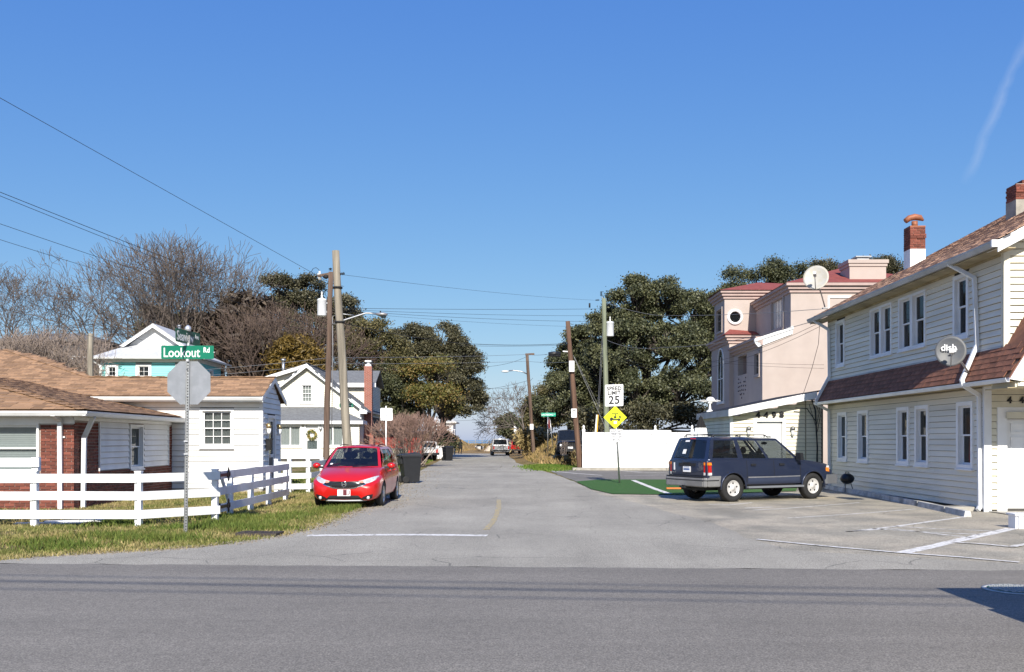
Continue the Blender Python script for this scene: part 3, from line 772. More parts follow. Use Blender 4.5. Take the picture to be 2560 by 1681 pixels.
    mainp = [(-2.4,6.65),(2.93,6.65),(2.93,8.4),(-3.1,8.4),(-5.1,10.27),(-7.2,11.3),(-12,11.3),(-12,7.6),(-5,7.6)]
    roof_slab(t, [(x,y,zm(y)) for x, y in mainp], .09, MT['felt'])
    roof_slab(t, [(-3.1,8.4,3.7),(2.93,8.4,3.7),(2.93,10.15,3.0),(-3.1,10.15,3.0)], .09, MT['felt'])
    quick('rear_slope', lambda m: m.add([(-3.1,8.42,3.66),(-5.1,10.3,4.4),(-7.2,11.33,4.82),(-12,11.33,4.82),(-12,15.5,2.9),(-3.1,15.5,2.9)], [(0,1,5),(1,2,5),(2,3,4,5)]), MT['felt'], t)
    def inpoly(poly):
        def f(x, y):
            c = False; n = len(poly)
            for i in range(n):
                (x1,y1),(x2,y2) = poly[i], poly[(i+1)%n]
                if (y1 > y) != (y2 > y) and x < (x2-x1)*(y-y1)/(y2-y1)+x1: c = not c
            return c
        return f
    k = math.sqrt(1+.22**2); e1 = inpoly([(-.4,-.02),(7.04,-.02),(7.04,2.8*k),(8.0,5.4*k),(3.31,5.4*k)])
    sh = shingles((.42,0,z0), (0,1,0), (-1,0,.22), e1, (-.45,8.0), 5.6, .142, .30, rg)
    k2 = math.sqrt(1+.32**2); e2 = inpoly([(-6,-.02),(.4,-.02),(-5,3.71*k2),(-6,3.71*k2)])
    sh += shingles((0,-.42,z0), (1,0,0), (0,1,.32), e2, (-6,.45), 3.95, .142, .30, rg)
    k3 = math.sqrt(1.16); e3 = inpoly([(x,(y-6.65)*k3) for x, y in mainp])
    sh += shingles((0,6.63,3.0), (1,0,0), (0,1,.4), e3, (-9,2.95), 5.2, .142, .30, rg)
    pieces(t, sh, 'shingle', MT['shingle'], MT['shingle_mass'], W)
    # ridge caps along hip and ridge
    caps = []
    def capline(p, q):
        p = Vector(p); q = Vector(q); n = int((q-p).length/.2); d = (q-p)/n; s_ = d.cross(Vector((0,0,1))).normalized()
        for i in range(n):
            c = p+d*(i+.5)
            for sg in (-1, 1):
                a = (s_*sg*math.cos(.22)+Vector((0,0,-1))*math.sin(.22))
                caps.append((c+a*.07+Vector((0,0,.045+.012*(i % 2))), d*.56, a*.075, Vector((0,0,1))*.007))
    capline((.42,-.42,z0), (-4.5,2.96,zs(-4.5))); capline((-3.1,8.4,3.7), (2.94,8.4,3.7)); capline((-3.1,8.4,3.7), (-7.2,11.3,4.86))
    pieces(t, caps, 'ridge_cap', MT['shingle'], MT['shingle_mass'], W, 120)
    quick('rake_board', lambda m: (m.prism([(2.92,6.6,2.99),(2.92,8.4,3.71),(2.92,8.4,3.55),(2.92,6.6,2.83)], (.03,0,0)), m.prism([(2.92,10.2,2.99),(2.92,8.4,3.71),(2.92,8.4,3.55),(2.92,10.2,2.83)], (.03,0,0))), MT['white_paint'], t)
    gutter(t, (-8,-.42,z0-.02), (.5,-.42,z0-.02), (0,-1,0)); gutter(t, (.42,-.5,z0-.02), (.42,7.0,z0-.02), (1,0,0))
    gutter(t, (-2.3,6.63,2.99), (2.95,6.63,2.99), (0,-1,0))
    quick('soffit', lambda m: (m.box((-8,-.4,2.2), (.4,-.002,2.225)), m.box((.035,-.002,2.2), (.4,7.0,2.225)), m.box((-2,6.65,2.84), (2.9,7.0,2.86))), MT['white_paint'], t)
    quick('fascia', lambda m: (m.box((-8,-.42,2.2), (.42,-.4,2.33)), m.box((.4,-.4,2.2), (.42,7,2.33)), m.box((-2.3,6.63,2.84), (2.92,6.65,2.98))), MT['white_paint'], t)
    downspout(t, [(-.27,-.46,2.24),(-.27,-.1,2.1),(-.27,-.08,.02)], .1, .08)
    downspout(t, [(.42,.12,2.2),(.12,.32,1.72),(.09,.34,.02)], .1, .08)
    for z in (.3, 1.7): quick('strap', lambda m: m.box((-.36,-.05,z), (-.18,-.028,z+.04)), MT['gutter'], t)
    return t
bungalow()

# ================================================================== white board fence
def fence_run(parent, P, ztop=(1.0,.67,.315), rh=.165, posts=True, post_top=1.04, face=(0,-1,0), pw=.115):
    face = Vector(face)
    for i, p in enumerate(P):
        if posts: quick('post', lambda m: (m.box((p[0]-pw/2,p[1]-pw/2,-.1), (p[0]+pw/2,p[1]+pw/2,post_top)), m.box((p[0]-pw/2-.008,p[1]-pw/2-.008,post_top), (p[0]+pw/2+.008,p[1]+pw/2+.008,post_top+.02))), MT['white_fence'], parent)
        if i:
            a = Vector((P[i-1][0], P[i-1][1], 0)); b = Vector((p[0], p[1], 0)); d = (b-a).normalized(); n = Vector((d.y, -d.x, 0))
            if n.dot(face) < 0: n = -n
            for z in ztop:
                o = n*(pw/2+.017); e = d*.055 if i == 1 else d*-.0015
                a_ = a - (d*.06 if i == 1 else d*-.002); b_ = b+(d*.06 if i == len(P)-1 else d*-.002)
                quick('rail', lambda m: m.bar(a_+o+Vector((0,0,z-rh/2+random.uniform(-.006,.006))), b_+o+Vector((0,0,z-rh/2+random.uniform(-.006,.006))), .034, rh), MT['white_fence'], parent)
f = empty('board_fence', (0,0,0), 0, 'three-rail white board fence along the lawn in front of the bungalow', 'fence')
fence_run(f, [(-13.2,17.55),(-11.2,17.6),(-9.13,17.6),(-7.14,17.6),(-6.06,18.78)])
quick('top_board', lambda m: (m.box((-11.6,17.5,1.14), (-9.0,17.535,1.31)), m.box((-9.16,17.54,1.06), (-9.04,17.66,1.32))), MT['white_fence'], f)
g = empty('fence_gate', (0,0,0), 0, 'long white board gate with black hinges swung open beside the red car', 'gate')
fence_run(g, [(-6.16,20.1),(-6.16,21.7),(-6.16,23.3),(-6.2,25.2)], face=(1,0,0), post_top=.98)
for z in (1.0-.083,.67-.083,.315-.083): quick('rail', lambda m: m.box((-6.085,18.95,z-.0825), (-6.051,20.03,z+.0825)), MT['white_fence'], g)
quick('brace', lambda m: m.bar((-6.12,19.3,.95), (-6.12,19.95,.25), .05, .07), MT['white_fence'], g)
for z in (.92, .26):
    def hinge(m):
        m.box((-6.05,19.0,z-.03), (-6.035,19.5,z+.03)); m.tube([(-6.03,18.97,z-.09),(-6.03,18.97,z+.09)], .022, 8)
        for a in range(4):
            c = Vector((-6.042, 19.62+.07*math.cos(a*math.pi/2), z+.09*math.sin(a*math.pi/2))); m.ball(c, (.012,.06,.06), 8, 5)
    quick('hinge', hinge, MT['black_metal'], g)
f2 = empty('board_fence', (0,0,0), 0, 'short white board fence section behind the red car', 'fence')
fence_run(f2, [(-7.35,28.7),(-6.95,28.75),(-6.4,28.9),(-6.45,31.2),(-6.6,34.0)], face=(1,-1,0), ztop=(.98,.62,.29), rh=.17)
pk = quick('plank', lambda m: (m.obox((-9.0,17.9,.03), (.62,.09,0), (-.01,.08,0), (0,0,.018)), m.obox((-8.6,18.1,.055), (.5,.2,.0), (-.03,.08,0), (0,0,.018))), MT['white_fence'])
tag(pk, 'loose white boards lying in the grass behind the fence', 'plank')
# ================================================================== two-storey clapboard house
def two_storey():
    rg = random.Random(5)
    t = empty('clapboard_house', (10.85,21.1,0), R(-.85), 'two-storey grey-white clapboard house with brown roof and shingled skirt', 'house')
    W = Matrix.Translation(t.location) @ Matrix.Rotation(R(-.85), 4, 'Z')
    sd = Pl((0,0,0), (0,1,0), (-1,0,0)); fr = Pl((0,0,0), (1,0,0), (0,-1,0)); up = Pl((0,-.87,0), (1,0,0), (0,-1,0))
    upper = [(9.3,9.95,4.2,5.55),(5.38,6.06,4.2,5.55),(6.2,6.88,4.2,5.55),(3.14,3.86,4.2,5.55),(4.02,4.74,4.2,5.55),(.82,1.4,4.2,5.55)]
    lower = [(9.1,9.78,1.06,2.47),(7.22,7.92,1.06,2.47),(4.22,4.84,1.06,2.47),(3.0,3.62,1.06,2.47),(.6,1.22,1.06,2.47)]
    ms = MT['house_siding']
    wall_holes(t, sd, .12, 10.9, .04, 3.0, lower, MT['lap_shade_backing']); wall_holes(t, sd, -.87, 10.9, 3.0, 5.9, upper, MT['lap_shade_backing'])
    q = .1
    op = lambda L: [(a-q_, b+q_, c-q_-.034, d+q_) for i, (a, b, c, d) in enumerate(L) for q_ in ((.07 if L is upper and i in (1,2,3,4) else .1),)]
    siding(t, sd, .06, 2.86, .146, lambda b: (.02, 10.88), op(lower), ms, gap=.009)
    ops = op(upper); ops[1] = (ops[1][0], ops[2][1], ops[1][2], ops[1][3]); ops[3] = (ops[3][0], ops[4][1], ops[3][2], ops[3][3])
    siding(t, sd, 3.68, 5.72, .146, lambda b: (-.8, 10.88), [ops[0], ops[1], ops[3], ops[5]], ms, gap=.009)
    for i, w in enumerate(upper+lower):
        window(t, sd, *w, trim=.1 if i not in (1,2,3,4) else .07, fill='dark' if i not in (6,7) else 'curtain', sill=True)
    # frieze and soffit under the eaves
    quick('frieze_board', lambda m: (sd.box(m, -.8,10.88,5.725,5.93,0,.03)), MT['soffit'], t)
    quick('frieze_board', lambda m: (sd.box(m, .02,10.88,2.865,2.97,0,.03)), MT['soffit'], t)
    quick('corner_trim', lambda m: (sd.box(m, -.88,-.8,2.9,5.9,0,.05), up.box(m, -.05,.09,2.9,6.0,.0,.05)), MT['cream_siding'], t)
    # front gable, upper storey
    zr = lambda x: 5.95+.53*(x+.4)
    quick('gable_wall', lambda m: up.poly(m, [(0,2.9),(14,2.9),(14,6.1),(7,9.75),(0,6.05)], -.12, -.001), MT['lap_shade_backing'], t)
    wr = lambda b: (.09 if b < 6 else max(.09, (b-5.98)/.53), 3.2)
    siding(t, up, 2.9, 7.2, .155, wr, [], MT['cream_siding'])
    quick('end_wall', lambda m: m.prism([(0,10.9,0),(14,10.9,0),(14,10.9,6.1),(7,10.9,9.75),(0,10.9,6.05)], (0,.1,0)), ms, t)
    quick('room_core', lambda m: m.box((.6,-.6,3.1), (13.5,10.5,5.6)), MT['interior'], t)
    # lower front wall with the white door
    dr = (.5,1.45,.08,2.13)
    wall_holes(t, fr, 0, 14, 0, 2.9, [dr], MT['lap_shade_backing'])
    siding(t, fr, .05, 2.88, .155, lambda b: (.12, .26 if b < 2.42 else 2.2), [], MT['cream_siding'])
    quick('corner_post', lambda m: (fr.box(m, -.05,.12,.0,2.88,.0,.06), sd.box(m, -.02,.015,.05,2.86,.05,.052)), MT['gutter'], t)
    d = quick('door', lambda m: (fr.box(m, .26,.48,.02,2.4,0,.05), fr.box(m, 1.47,1.69,.02,2.4,0,.05), fr.box(m, .48,1.47,2.29,2.4,0,.05), fr.box(m, .5,1.45,.08,2.13,-.09,-.05)), MT['white_paint'], t)
    quick('door_head', lambda m: fr.box(m, .44,1.51,2.14,2.288,0,.12), MT['cream_siding'], d)
    for a0, a1 in ((.6,.94),(1.01,1.35)):
        for b0, b1 in ((.3,.9),(1.02,1.72),(1.82,2.03)):
            quick('door_panel', lambda m: (fr.box(m, a0,a1,b0,b0+.025,-.05,-.035), fr.box(m, a0,a1,b1-.025,b1,-.05,-.035), fr.box(m, a0,a0+.025,b0+.025,b1-.025,-.05,-.035), fr.box(m, a1-.025,a1,b0+.025,b1-.025,-.05,-.035)), MT['white_paint'], d)
    for x, ch in ((.53,'4'),(.81,'4')):
        text_mesh('house_number', ch, .21, MT['sign_black'], t, fr.p(x,2.56), (1,0,0), (0,0,1), (0,-1,0), n=.05, thick=.012, bold=.006, xs=1.0)
    # steep portico over the door
    prof = [(-.47,2.93),(-.2,3.375),(.1,3.87),(.95,5.27),(1.8,3.87),(2.1,3.375),(2.37,2.93)]
    pr = quick('portico_roof', lambda m: [m.prism([(a[0],-1.92,a[1]),(b[0],-1.92,b[1]),(b[0]+.03,-1.92,b[1]-.06),(a[0]+.03,-1.92,a[1]-.06)] if a[0] < .9 else [(a[0],-1.92,a[1]),(b[0],-1.92,b[1]),(b[0]-.03,-1.92,b[1]-.06),(a[0]-.03,-1.92,a[1]-.06)], (0,1.04,0)) for a, b in zip(prof[:-1], prof[1:])], MT['red_shingle'], t)
    quick('portico_gable', lambda m: m.prism([(x, -1.86, z) for x, z in [(-.3,2.76),(2.2,2.76),(2.2,3.06),(.95,5.1),(-.3,3.06)]], (0,.98,0)), MT['cream_siding'], t)
    pg = Pl((0,-1.86,0), (1,0,0), (0,-1,0))
    siding(t, pg, 2.77, 4.3, .155, lambda b: (-.26 if b < 3.0 else -.24+(b-3.0)*.61, 2.1), [], MT['cream_siding'])
    quick('rake_board', lambda m: [m.prism([(a[0]+.02,-1.95,a[1]-.01),(b[0]+.02,-1.95,b[1]-.01),(b[0]+.26,-1.95,b[1]-.05),(a[0]+.26,-1.95,a[1]-.05)], (0,.03,0)) for a, b in zip(prof[:3], prof[1:4])], MT['white_paint'], t)
    quick('soffit', lambda m: (m.box((-.02,-.85,2.88), (13.9,-.02,2.9)), m.box((-.45,-1.85,2.74), (2.1,-.9,2.758))), MT['soffit'], t)
    # shingled skirt between the storeys
    z1, z0 = 3.7, 2.97; S = Vector((.45,0,z1-z0)); L = S.length
    quick('skirt_roof', lambda m: m.prism([(-.45,-1.9,z0),(-.02,-1.9,z1),(-.02,-1.9,z0)], (0,12.75,0)), MT['felt'], t)
    sh = shingles((-.46,0,z0), (0,1,0), S, lambda a, s_: -1.9 < a < 10.83 and s_ < L-.03, (-1.9,10.83), L, .148, .32, rg, lift=.012, thick=.012, jit=.18)
    pieces(t, sh, 'shingle', MT['red_shingle'], MT['tan_roof'], W)
    gutter(t, (-.46,-1.95,z0-.02), (-.46,10.85,z0-.02), (-1,0,0), MT['gutter'], .09)
    quick('skirt_soffit', lambda m: m.box((-.46,-1.9,z0-.1), (-.03,10.85,z0-.085)), MT['soffit'], t)
    quick('flashing', lambda m: m.box((-.05,-.87,z1-.015), (.0,10.85,z1+.03)), MT['gutter_grey'], t)
    # main roof
    zr2 = 9.95-.03
    roof_slab(t, [(-.4,-1.38,5.95),(-.4,11.6,5.95),(7,11.6,zr(7)),(7,-1.38,zr(7))], .1, MT['felt'])
    roof_slab(t, [(14.4,-1.38,5.95),(14.4,11.6,5.95),(7,11.6,zr(7)),(7,-1.38,zr(7))], .1, MT['felt'])
    S2 = Vector((1,0,.53)); L2 = 7.4*math.sqrt(1+.53**2)
    sh = shingles((-.42,0,5.95), (0,1,0), S2, lambda a, s_: -1.36 < a < 11.58 and s_ < L2-.05, (-1.38,11.6), L2, .15, .33, rg, lift=.012, thick=.012)
    mb = MB()
    for c, ax, ay, az in sh: mb.obox(c, ax, ay, az)
    tag(mb.build('roof_shingles', MT['tan_roof'], t, fix=False), kind='stuff')
    quick('rake_board', lambda m: m.prism([(-.42,-1.4,5.94),(7,-1.4,zr(7)-.01),(7,-1.4,zr(7)-.27),(-.42,-1.4,5.68)], (0,.03,0)), MT['white_paint'], t)
    quick('rake_board', lambda m: m.prism([(-.42,11.6,5.94),(7,11.6,zr(7)-.01),(7,11.6,zr(7)-.2),(-.42,11.6,5.75)], (0,.03,0)), MT['white_paint'], t)
    gutter(t, (-.42,-1.36,5.93), (-.42,11.6,5.93), (-1,0,0), MT['gutter_grey'], .13)
    quick('gutter_end', lambda m: m.box((-.56,-1.42,5.79), (-.3,-1.365,5.94)), MT['white_paint'], t)
    quick('soffit', lambda m: m.box((-.42,-1.36,5.77), (-.02,11.58,5.79)), MT['soffit'], t)
    quick('rake_soffit', lambda m: m.prism([(-.4,-1.37,5.78),(7,-1.37,zr(7)-.13),(7,-.9,zr(7)-.13),(-.4,-.9,5.78)], (0,0,-.02)), MT['white_paint'], t)
    downspout(t, [(-.47,.78,5.83),(-.09,.32,5.42),(-.09,.2,3.85),(-.54,-.02,3.02),(-.52,-.04,2.9),(-.09,.1,2.68),(-.09,.06,.12),(-.16,0,.05)], .085, .07)
    downspout(t, [(-.47,11.05,5.83),(-.09,10.62,5.45),(-.09,10.55,3.85),(-.54,10.55,3.0),(-.52,10.55,2.88),(-.09,10.6,2.66),(-.09,10.55,.06)], .085, .07)
    # chimneys
    for (x0, x1, y0, y1, zb, zw, zt, nm) in ((2.35,2.84,9.75,10.25,7.1,8.05,8.78,'chimney'), (3.75,4.6,5.75,6.3,7.7,8.66,9.12,'chimney')):
        c = quick(nm, lambda m: m.box((x0,y0,zb), (x1,y1,zt)), MT['mortar'], t)
        quick('render_coat', lambda m: m.box((x0-.012,y0-.012,zb), (x1+.012,y1+.012,zw)), MT['concrete' if x0 > 3 else 'white_paint'], c)
        items = bricks(Pl((x0,y0,0),(1,0,0),(0,-1,0)), [(0,x1-x0,zw+.005,zt)], .22, .075, .012, rg) + bricks(Pl((x0,y0,0),(0,1,0),(-1,0,0)), [(-.02,y1-y0,zw+.005,zt)], .22, .075, .012, rg)
        k = zt-(.22 if x0 < 3 else .1)
        items += bricks(Pl((x0-.02,y0-.03,0),(1,0,0),(0,-1,0)), [(0,x1-x0+.04,k-.15,k)], .22, .075, .012, rg)
        pieces(c, items, 'brick', MT['brick'], MT['brick_mass'], W, 130)
        if x0 < 3:
            mc = mat('clay_cap', (.30,.115,.06), .6, .2, 5, metal=.2); cx, cy = (x0+x1)/2, (y0+y1)/2
            quick('chimney_cap', lambda m: (m.box((x0-.01,y0-.01,zt), (x1+.01,y1+.01,zt+.05)), m.tube([(cx,cy,zt+.05),(cx,cy,zt+.25)], .1, 12), m.tube([(cx-.31,cy,zt+.26),(cx-.18,cy,zt+.36),(cx,cy,zt+.40),(cx+.18,cy,zt+.37),(cx+.3,cy,zt+.28)], [.09,.1,.11,.1,.03], 12)), mc, c)
        else:
            quick('chimney_pot', lambda m: m.box((x0+.2,y0+.05,zt), (x1-.1,y1-.1,zt+.12)), MT['brick'], c)
    quick('foundation_block', lambda m: m.box((-.75,.2,0), (-.06,.62,.1)), MT['concrete'], t)
    return t
two_storey()
tag(quick('wooden_step', lambda m: (m.box((9.36,17.1,0), (11.2,17.14,.25)), m.box((9.36,17.14,0), (9.4,17.35,.25)), m.box((9.33,17.06,.25), (11.3,17.38,.28)), m.box((9.4,17.06,.0), (9.46,17.1,.25)), m.box((9.56,17.06,.0), (9.6,17.1,.25))), MT['white_paint']), 'low white painted wooden step at the house door', 'step')

# parking curbs along the house wall
cv = [gd(2066,1222), gd(2185,1243), gd(2300,1266), gd(2368,1281), gd(2421,1293)]
for i, ((a, b), tx) in enumerate(zip(zip(cv[:-1], cv[1:]), ('black kettle grill','second lower window','windowless stretch of wall','concrete block'))):
    d = (b-a).normalized()*.03
    n = Vector((-(b-a).normalized().y, (b-a).normalized().x, 0))
    def cb(m):
        m.hexa([a+d+n*.08, b-d+n*.08, b-d-n*.08, a+d-n*.08, *(p+Vector((0,0,.13)) for p in (a+d+n*.055, b-d+n*.055, b-d-n*.055, a+d-n*.055))])
    o = quick('parking_curb', cb, mat('curb_paint', (.50,.49,.46), .8, .15, 6, dirt=(.06,.06,.055), dirt_amt=.9, dirt_scale=2.2, bmp=.4))
    tag(o, ['worn white parking curb beside the black kettle grill', 'worn white parking curb, second one out from the grill', 'worn white parking curb, second one from the house corner', 'worn white parking curb ending at the house corner'][i], 'curb', 'parking curbs along the house wall')

# ================================================================== side wing with the door marked 4498
def wing():
    t = empty('side_wing', (7.74,32.5,0), 0, 'low cream clapboard wing with sloping white fascia and number 4498', 'building')
    fr = Pl((0,0,0), (1,0,0), (0,-1,0)); lf = Pl((0,0,0), (0,1,0), (-1,0,0)); ms = MT['cream_siding']
    zt = lambda x: 2.52+.205*(x+.15)
    dr = (.9,1.8,.05,2.3)
    wall_holes(t, fr, .01, 3.25, 0, 2.46, [dr], MT['lap_shade_backing']); quick('wall_head', lambda m: fr.poly(m, [(.01,2.46),(3.25,2.46),(3.25,3.1),(.01,2.47)], -.12, -.001), MT['lap_shade_backing'], t)
    quick('side_wall', lambda m: lf.box(m, 0,4.7,0,2.52,-.12,-.001), MT['lap_shade_backing'], t)
    siding(t, fr, .05, 3.1, .136, lambda b: (.06 if b < 2.45 else max(.06, (b-2.5)/.205), 2.6), [(dr[0]-.1,dr[1]+.1,0,dr[3]+.1)], ms)
    siding(t, fr, .05, 3.1, .136, lambda b: (2.64, 3.18), [], ms)
    siding(t, lf, .05, 2.5, .136, lambda b: (.05, 4.7), [], ms)
    quick('corner_trim', lambda m: (fr.box(m, -.045,.06,0,2.5,-.02,.046), lf.box(m, .0,.05,0,2.5,.0,.045)), MT['white_paint'], t)
    quick('seam_trim', lambda m: fr.box(m, 2.6,2.64,0,3.05,0,.046), mat('seam', (.3,.27,.2), .7), t)
    d = quick('door', lambda m: (fr.box(m, .78,.9,0,2.42,0,.05), fr.box(m, 1.8,1.92,0,2.42,0,.05), fr.box(m, .9,1.8,2.3,2.42,0,.05), fr.box(m, .9,1.8,.05,2.3,-.09,-.05)), MT['white_paint'], t)
    for a0, a1 in ((1.0,1.3),(1.4,1.7)):
        for b0, b1 in ((.25,.85),(1.0,1.62),(1.75,2.15)):
            quick('door_panel', lambda m: fr.box(m, a0,a1,b0,b1,-.05,-.04), MT['white_paint'], d)
    quick('knocker', lambda m: (m.tube([fr.p(1.28,1.76,-.02),fr.p(1.35,1.79,-.01),fr.p(1.42,1.76,-.02)], .012, 6), fr.box(m, 1.335,1.365,1.66,1.8,-.04,-.02)), MT['galv'], d)
    for x, ch in ((.94,'4'),(1.22,'4'),(1.5,'9'),(1.77,'8')):
        text_mesh('house_number', ch, .30, MT['sign_black'], t, fr.p(x,2.52+.012*(x>1.6)), (1,0,0), (0,0,1), (0,-1,0), n=.05, thick=.012, bold=.012, xs=1.05)
    for a in (.6, 2.15):
        l = quick('wall_lamp', lambda m: m.lathe(fr.p(a,2.0,.09), (0,0,1), [(.075,0),(.09,.03),(.08,.09),(.04,.13)], 12), mat('lamp_cap', (.2,.2,.2), .4, metal=.6), t)
        quick('lamp_glass', lambda m: m.lathe(fr.p(a,1.78,.09), (0,0,1), [(.035,0),(.06,.1),(.055,.218)], 12), MT['curtain'], l)
    roof_slab(t, [(-.15,-.4,zt(-.15)+.22),(3.1,-.4,zt(3.1)+.22),(3.1,5.2,zt(3.1)+.22),(-.15,5.2,zt(-.15)+.22)], .05, MT['dark'])
    quick('fascia', lambda m: m.prism([(-.18,-.42,zt(-.15)+.2),(2.9,-.42,zt(2.9)+.2),(2.9,-.42,zt(2.9)-.04),(-.18,-.42,zt(-.15)-.04)], (0,.03,0)), MT['white_paint'], t)
    quick('fascia', lambda m: m.box((-.185,-.385,zt(-.15)-.04), (-.155,5.2,zt(-.15)+.195)), MT['gutter_grey'], t)
    quick('soffit', lambda m: m.prism([(-.15,-.38,zt(-.15)),(2.9,-.38,zt(2.9)),(2.9,-.03,zt(2.9)),(-.15,-.03,zt(-.15))], (0,0,-.02)), MT['cream_siding'], t)
    return t
wing()

# ================================================================== pink stucco building
def pink():
    ms = mat('pink_stucco', (.44,.37,.332), .85, .05, 1.5, bmp=.25, bscale=90, dirt=(.36,.28,.24), dirt_amt=.3, dirt_scale=.5)
    mc = mat('mauve_trim', (.40,.30,.27), .7, .08, 2); mr = mat('red_roof', (.22,.055,.045), .85, .15, 4, bmp=.4, bscale=80)
    ox, oy = 12.52, 46.0
    t = empty('stucco_house', (ox,oy,0), 0, 'pink stucco house with red hip roofs and round tower window', 'house')
    L = lambda X, Y, z: (X-ox, Y-oy, z)
    quick('wall', lambda m: m.prism([L(12.52,46,0),L(22,46,0),L(22,46,9.15),L(13.94,46,9.15),L(13.94,46,7.16),L(12.52,46,6.6)], (0,.3,0)), ms, t)
    # left wall of the lower block with its openings
    lf = Pl(L(12.52,46.3,0), (0,1,0), (-1,0,0))
    wl = (.25,1.05,5.0,6.05); wb = (2.8,4.7,5.2,6.25)
    wall_holes(t, lf, 0, 6.0, 0, 6.6, [wl, wb], ms, -.3, 0)
    window(t, lf, *wl, rows=3, double=False, trim=.12, m_trim=ms, fill='dark', proud=.06)
    bo = quick('balcony_opening', lambda m: (lf.box(m, wb[0],wb[1],wb[2],wb[3],-1.6,-1.5), lf.box(m, wb[0],wb[1],wb[2]-.02,wb[2],-1.5,-.301), lf.box(m, wb[0]-.05,wb[0],wb[2],wb[3],-1.5,-.301), lf.box(m, wb[1],wb[1]+.05,wb[2],wb[3],-1.5,-.301)), mc, t)
    mo = mat('ornament_iron', (.05,.04,.04), .7)
    for k in range(5):
        quick('wall_ornament', lambda m: [m.ball(lf.p(3.0+.38*k+random.uniform(-.08,.08), 5.0-.22*j-.2*(2-abs(k-2)), .02), (.02,.06,.045), 6, 4) for j in range(4)], mo, t)
    def cornice(pts, steps=((.12,.0,.14),(.24,.14,.16),(.36,.3,.12)), name='cornice', m_=mc, z=0.0, inward=None):
        # pts: plan polyline (x,y) local; outward is to the left of travel
        def f(mb):
            n = len(pts)
            for out_w, dz, hh in steps:
                off = []
                for i, p in enumerate(pts):
                    p = Vector(p); d0 = (Vector(pts[i])-Vector(pts[i-1])).normalized() if i else None; d1 = (Vector(pts[i+1])-Vector(pts[i])).normalized() if i < n-1 else None
                    n0 = Vector((-d0.y, d0.x)) if d0 else None; n1 = Vector((-d1.y, d1.x)) if d1 else None
                    nn = n0 if n1 is None else n1 if n0 is None else (n0+n1)/(1+n0.dot(n1))
                    off.append(p+nn*out_w)
                for i in range(n-1):
                    a, b, c, d_ = Vector(pts[i]), Vector(pts[i+1]), off[i+1], off[i]
                    mb.hexa([(q.x,q.y,z+dz) for q in (a,b,c,d_)]+[(q.x,q.y,z+dz+hh) for q in (a,b,c,d_)])
        return quick(name, f, m_, t)
    P2 = lambda X, Y: Vector((X-ox, Y-oy))
    # lower block cornice (travel from back to front along the left wall: outward is left = -x)
    # pointing: travelling toward -y keeps -x on the right, so go front -> back
    cornice([P2(12.52,45.9), P2(12.52,52.0)], z=6.4)
    quick('sloped_cornice', lambda m: (m.prism([L(12.1,45.88,6.55),L(14.05,45.88,7.2),L(14.05,45.88,7.34),L(12.1,45.88,6.7)], (0,.16,0)), m.prism([L(12.3,45.94,6.3),L(14.0,45.94,6.95),L(14.05,45.94,7.2),L(12.1,45.94,6.55)], (0,.1,0))), MT['white_paint'], t)
    quick('terrace_slab', lambda m: m.prism([L(12.5,46.3,6.58),L(13.94,46.3,7.14),L(13.94,52,7.14),L(12.5,52,6.58)], (0,0,-.1)), mc, t)
    # right upper block
    rf = Pl(L(13.94,46.3,0), (0,1,0), (-1,0,0)); ww = (.9,3.0,7.5,9.0)
    wall_holes(t, rf, 0, 6.5, 6.6, 9.15, [ww], ms, -.3, 0)
    window(t, rf, *ww, cols=4, double=False, trim=.12, m_trim=ms, fill='blind', proud=.07, m_pane=mat('frosted', (.55,.53,.48), .25, .05), mull=.05)
    def eave(pp, z, name='eave'):
        # closed overhanging slab built from outline corners
        quick(name, lambda m: (m.prism([(p[0],p[1],z) for p in pp[0]], (0,0,.16)), m.prism([(p[0],p[1],z+.16) for p in pp[1]], (0,0,.16)), m.prism([(p[0],p[1],z+.32) for p in pp[2]], (0,0,.13))), mc, t)
    def rect(X0, X1, Y0, Y1, o): return [(X0-o-ox,Y0-o-oy),(X1+o-ox,Y0-o-oy),(X1+o-ox,Y1+o-oy),(X0-o-ox,Y1+o-oy)]
    eave([rect(13.94,22,46,54,o) for o in (.08,.18,.3)], 9.02)
    def hip(X0, X1, Y0, Y1, z0, z1, inset, name='roof'):
        a = [L(X0,Y0,z0),L(X1,Y0,z0),L(X1,Y1,z0),L(X0,Y1,z0)]; ym = (Y0+Y1)/2
        r0, r1 = L(X0+inset,ym,z1), L(max(X1-inset,X0+inset),ym,z1)
        quick(name, lambda m: m.add(a+[r0,r1], [(0,1,5,4),(1,2,5),(2,3,4,5),(3,0,4),(0,3,2,1)]), mr, t)
    hip(13.6,22.3,45.7,54.3,9.48,11.0,4.3)
    # tower
    tw_l = [(12.28,52),(13.94,52),(13.94,57),(12.28,56.6)]
    quick('tower_base', lambda m: m.prism([L(x,y,0) for x, y in tw_l], (0,0,7.2)), ms, t)
    eave([[(x-ox+(-o if x < 13 else 0), y-oy+(-o if y < 53 else o)) for x, y in tw_l] for o in (.08,.18,.28)], 7.12)
    quick('tower_skirt_roof', lambda m: m.add([L(11.92,51.64,7.58),L(13.9,51.64,7.58),L(13.9,52.6,7.86),L(12.5,52.7,8.02),L(12.15,56.9,7.6)], [(0,1,2,3),(0,3,4)]), mr, t)
    up = [(12.15,52.6),(14.3,52.6),(14.3,57),(12.15,55.2)]
    fr = Pl(L(12.15,52.6,0), (1,0,0), (0,-1,0)); cxr, czr, r0 = .6, 8.68, .31
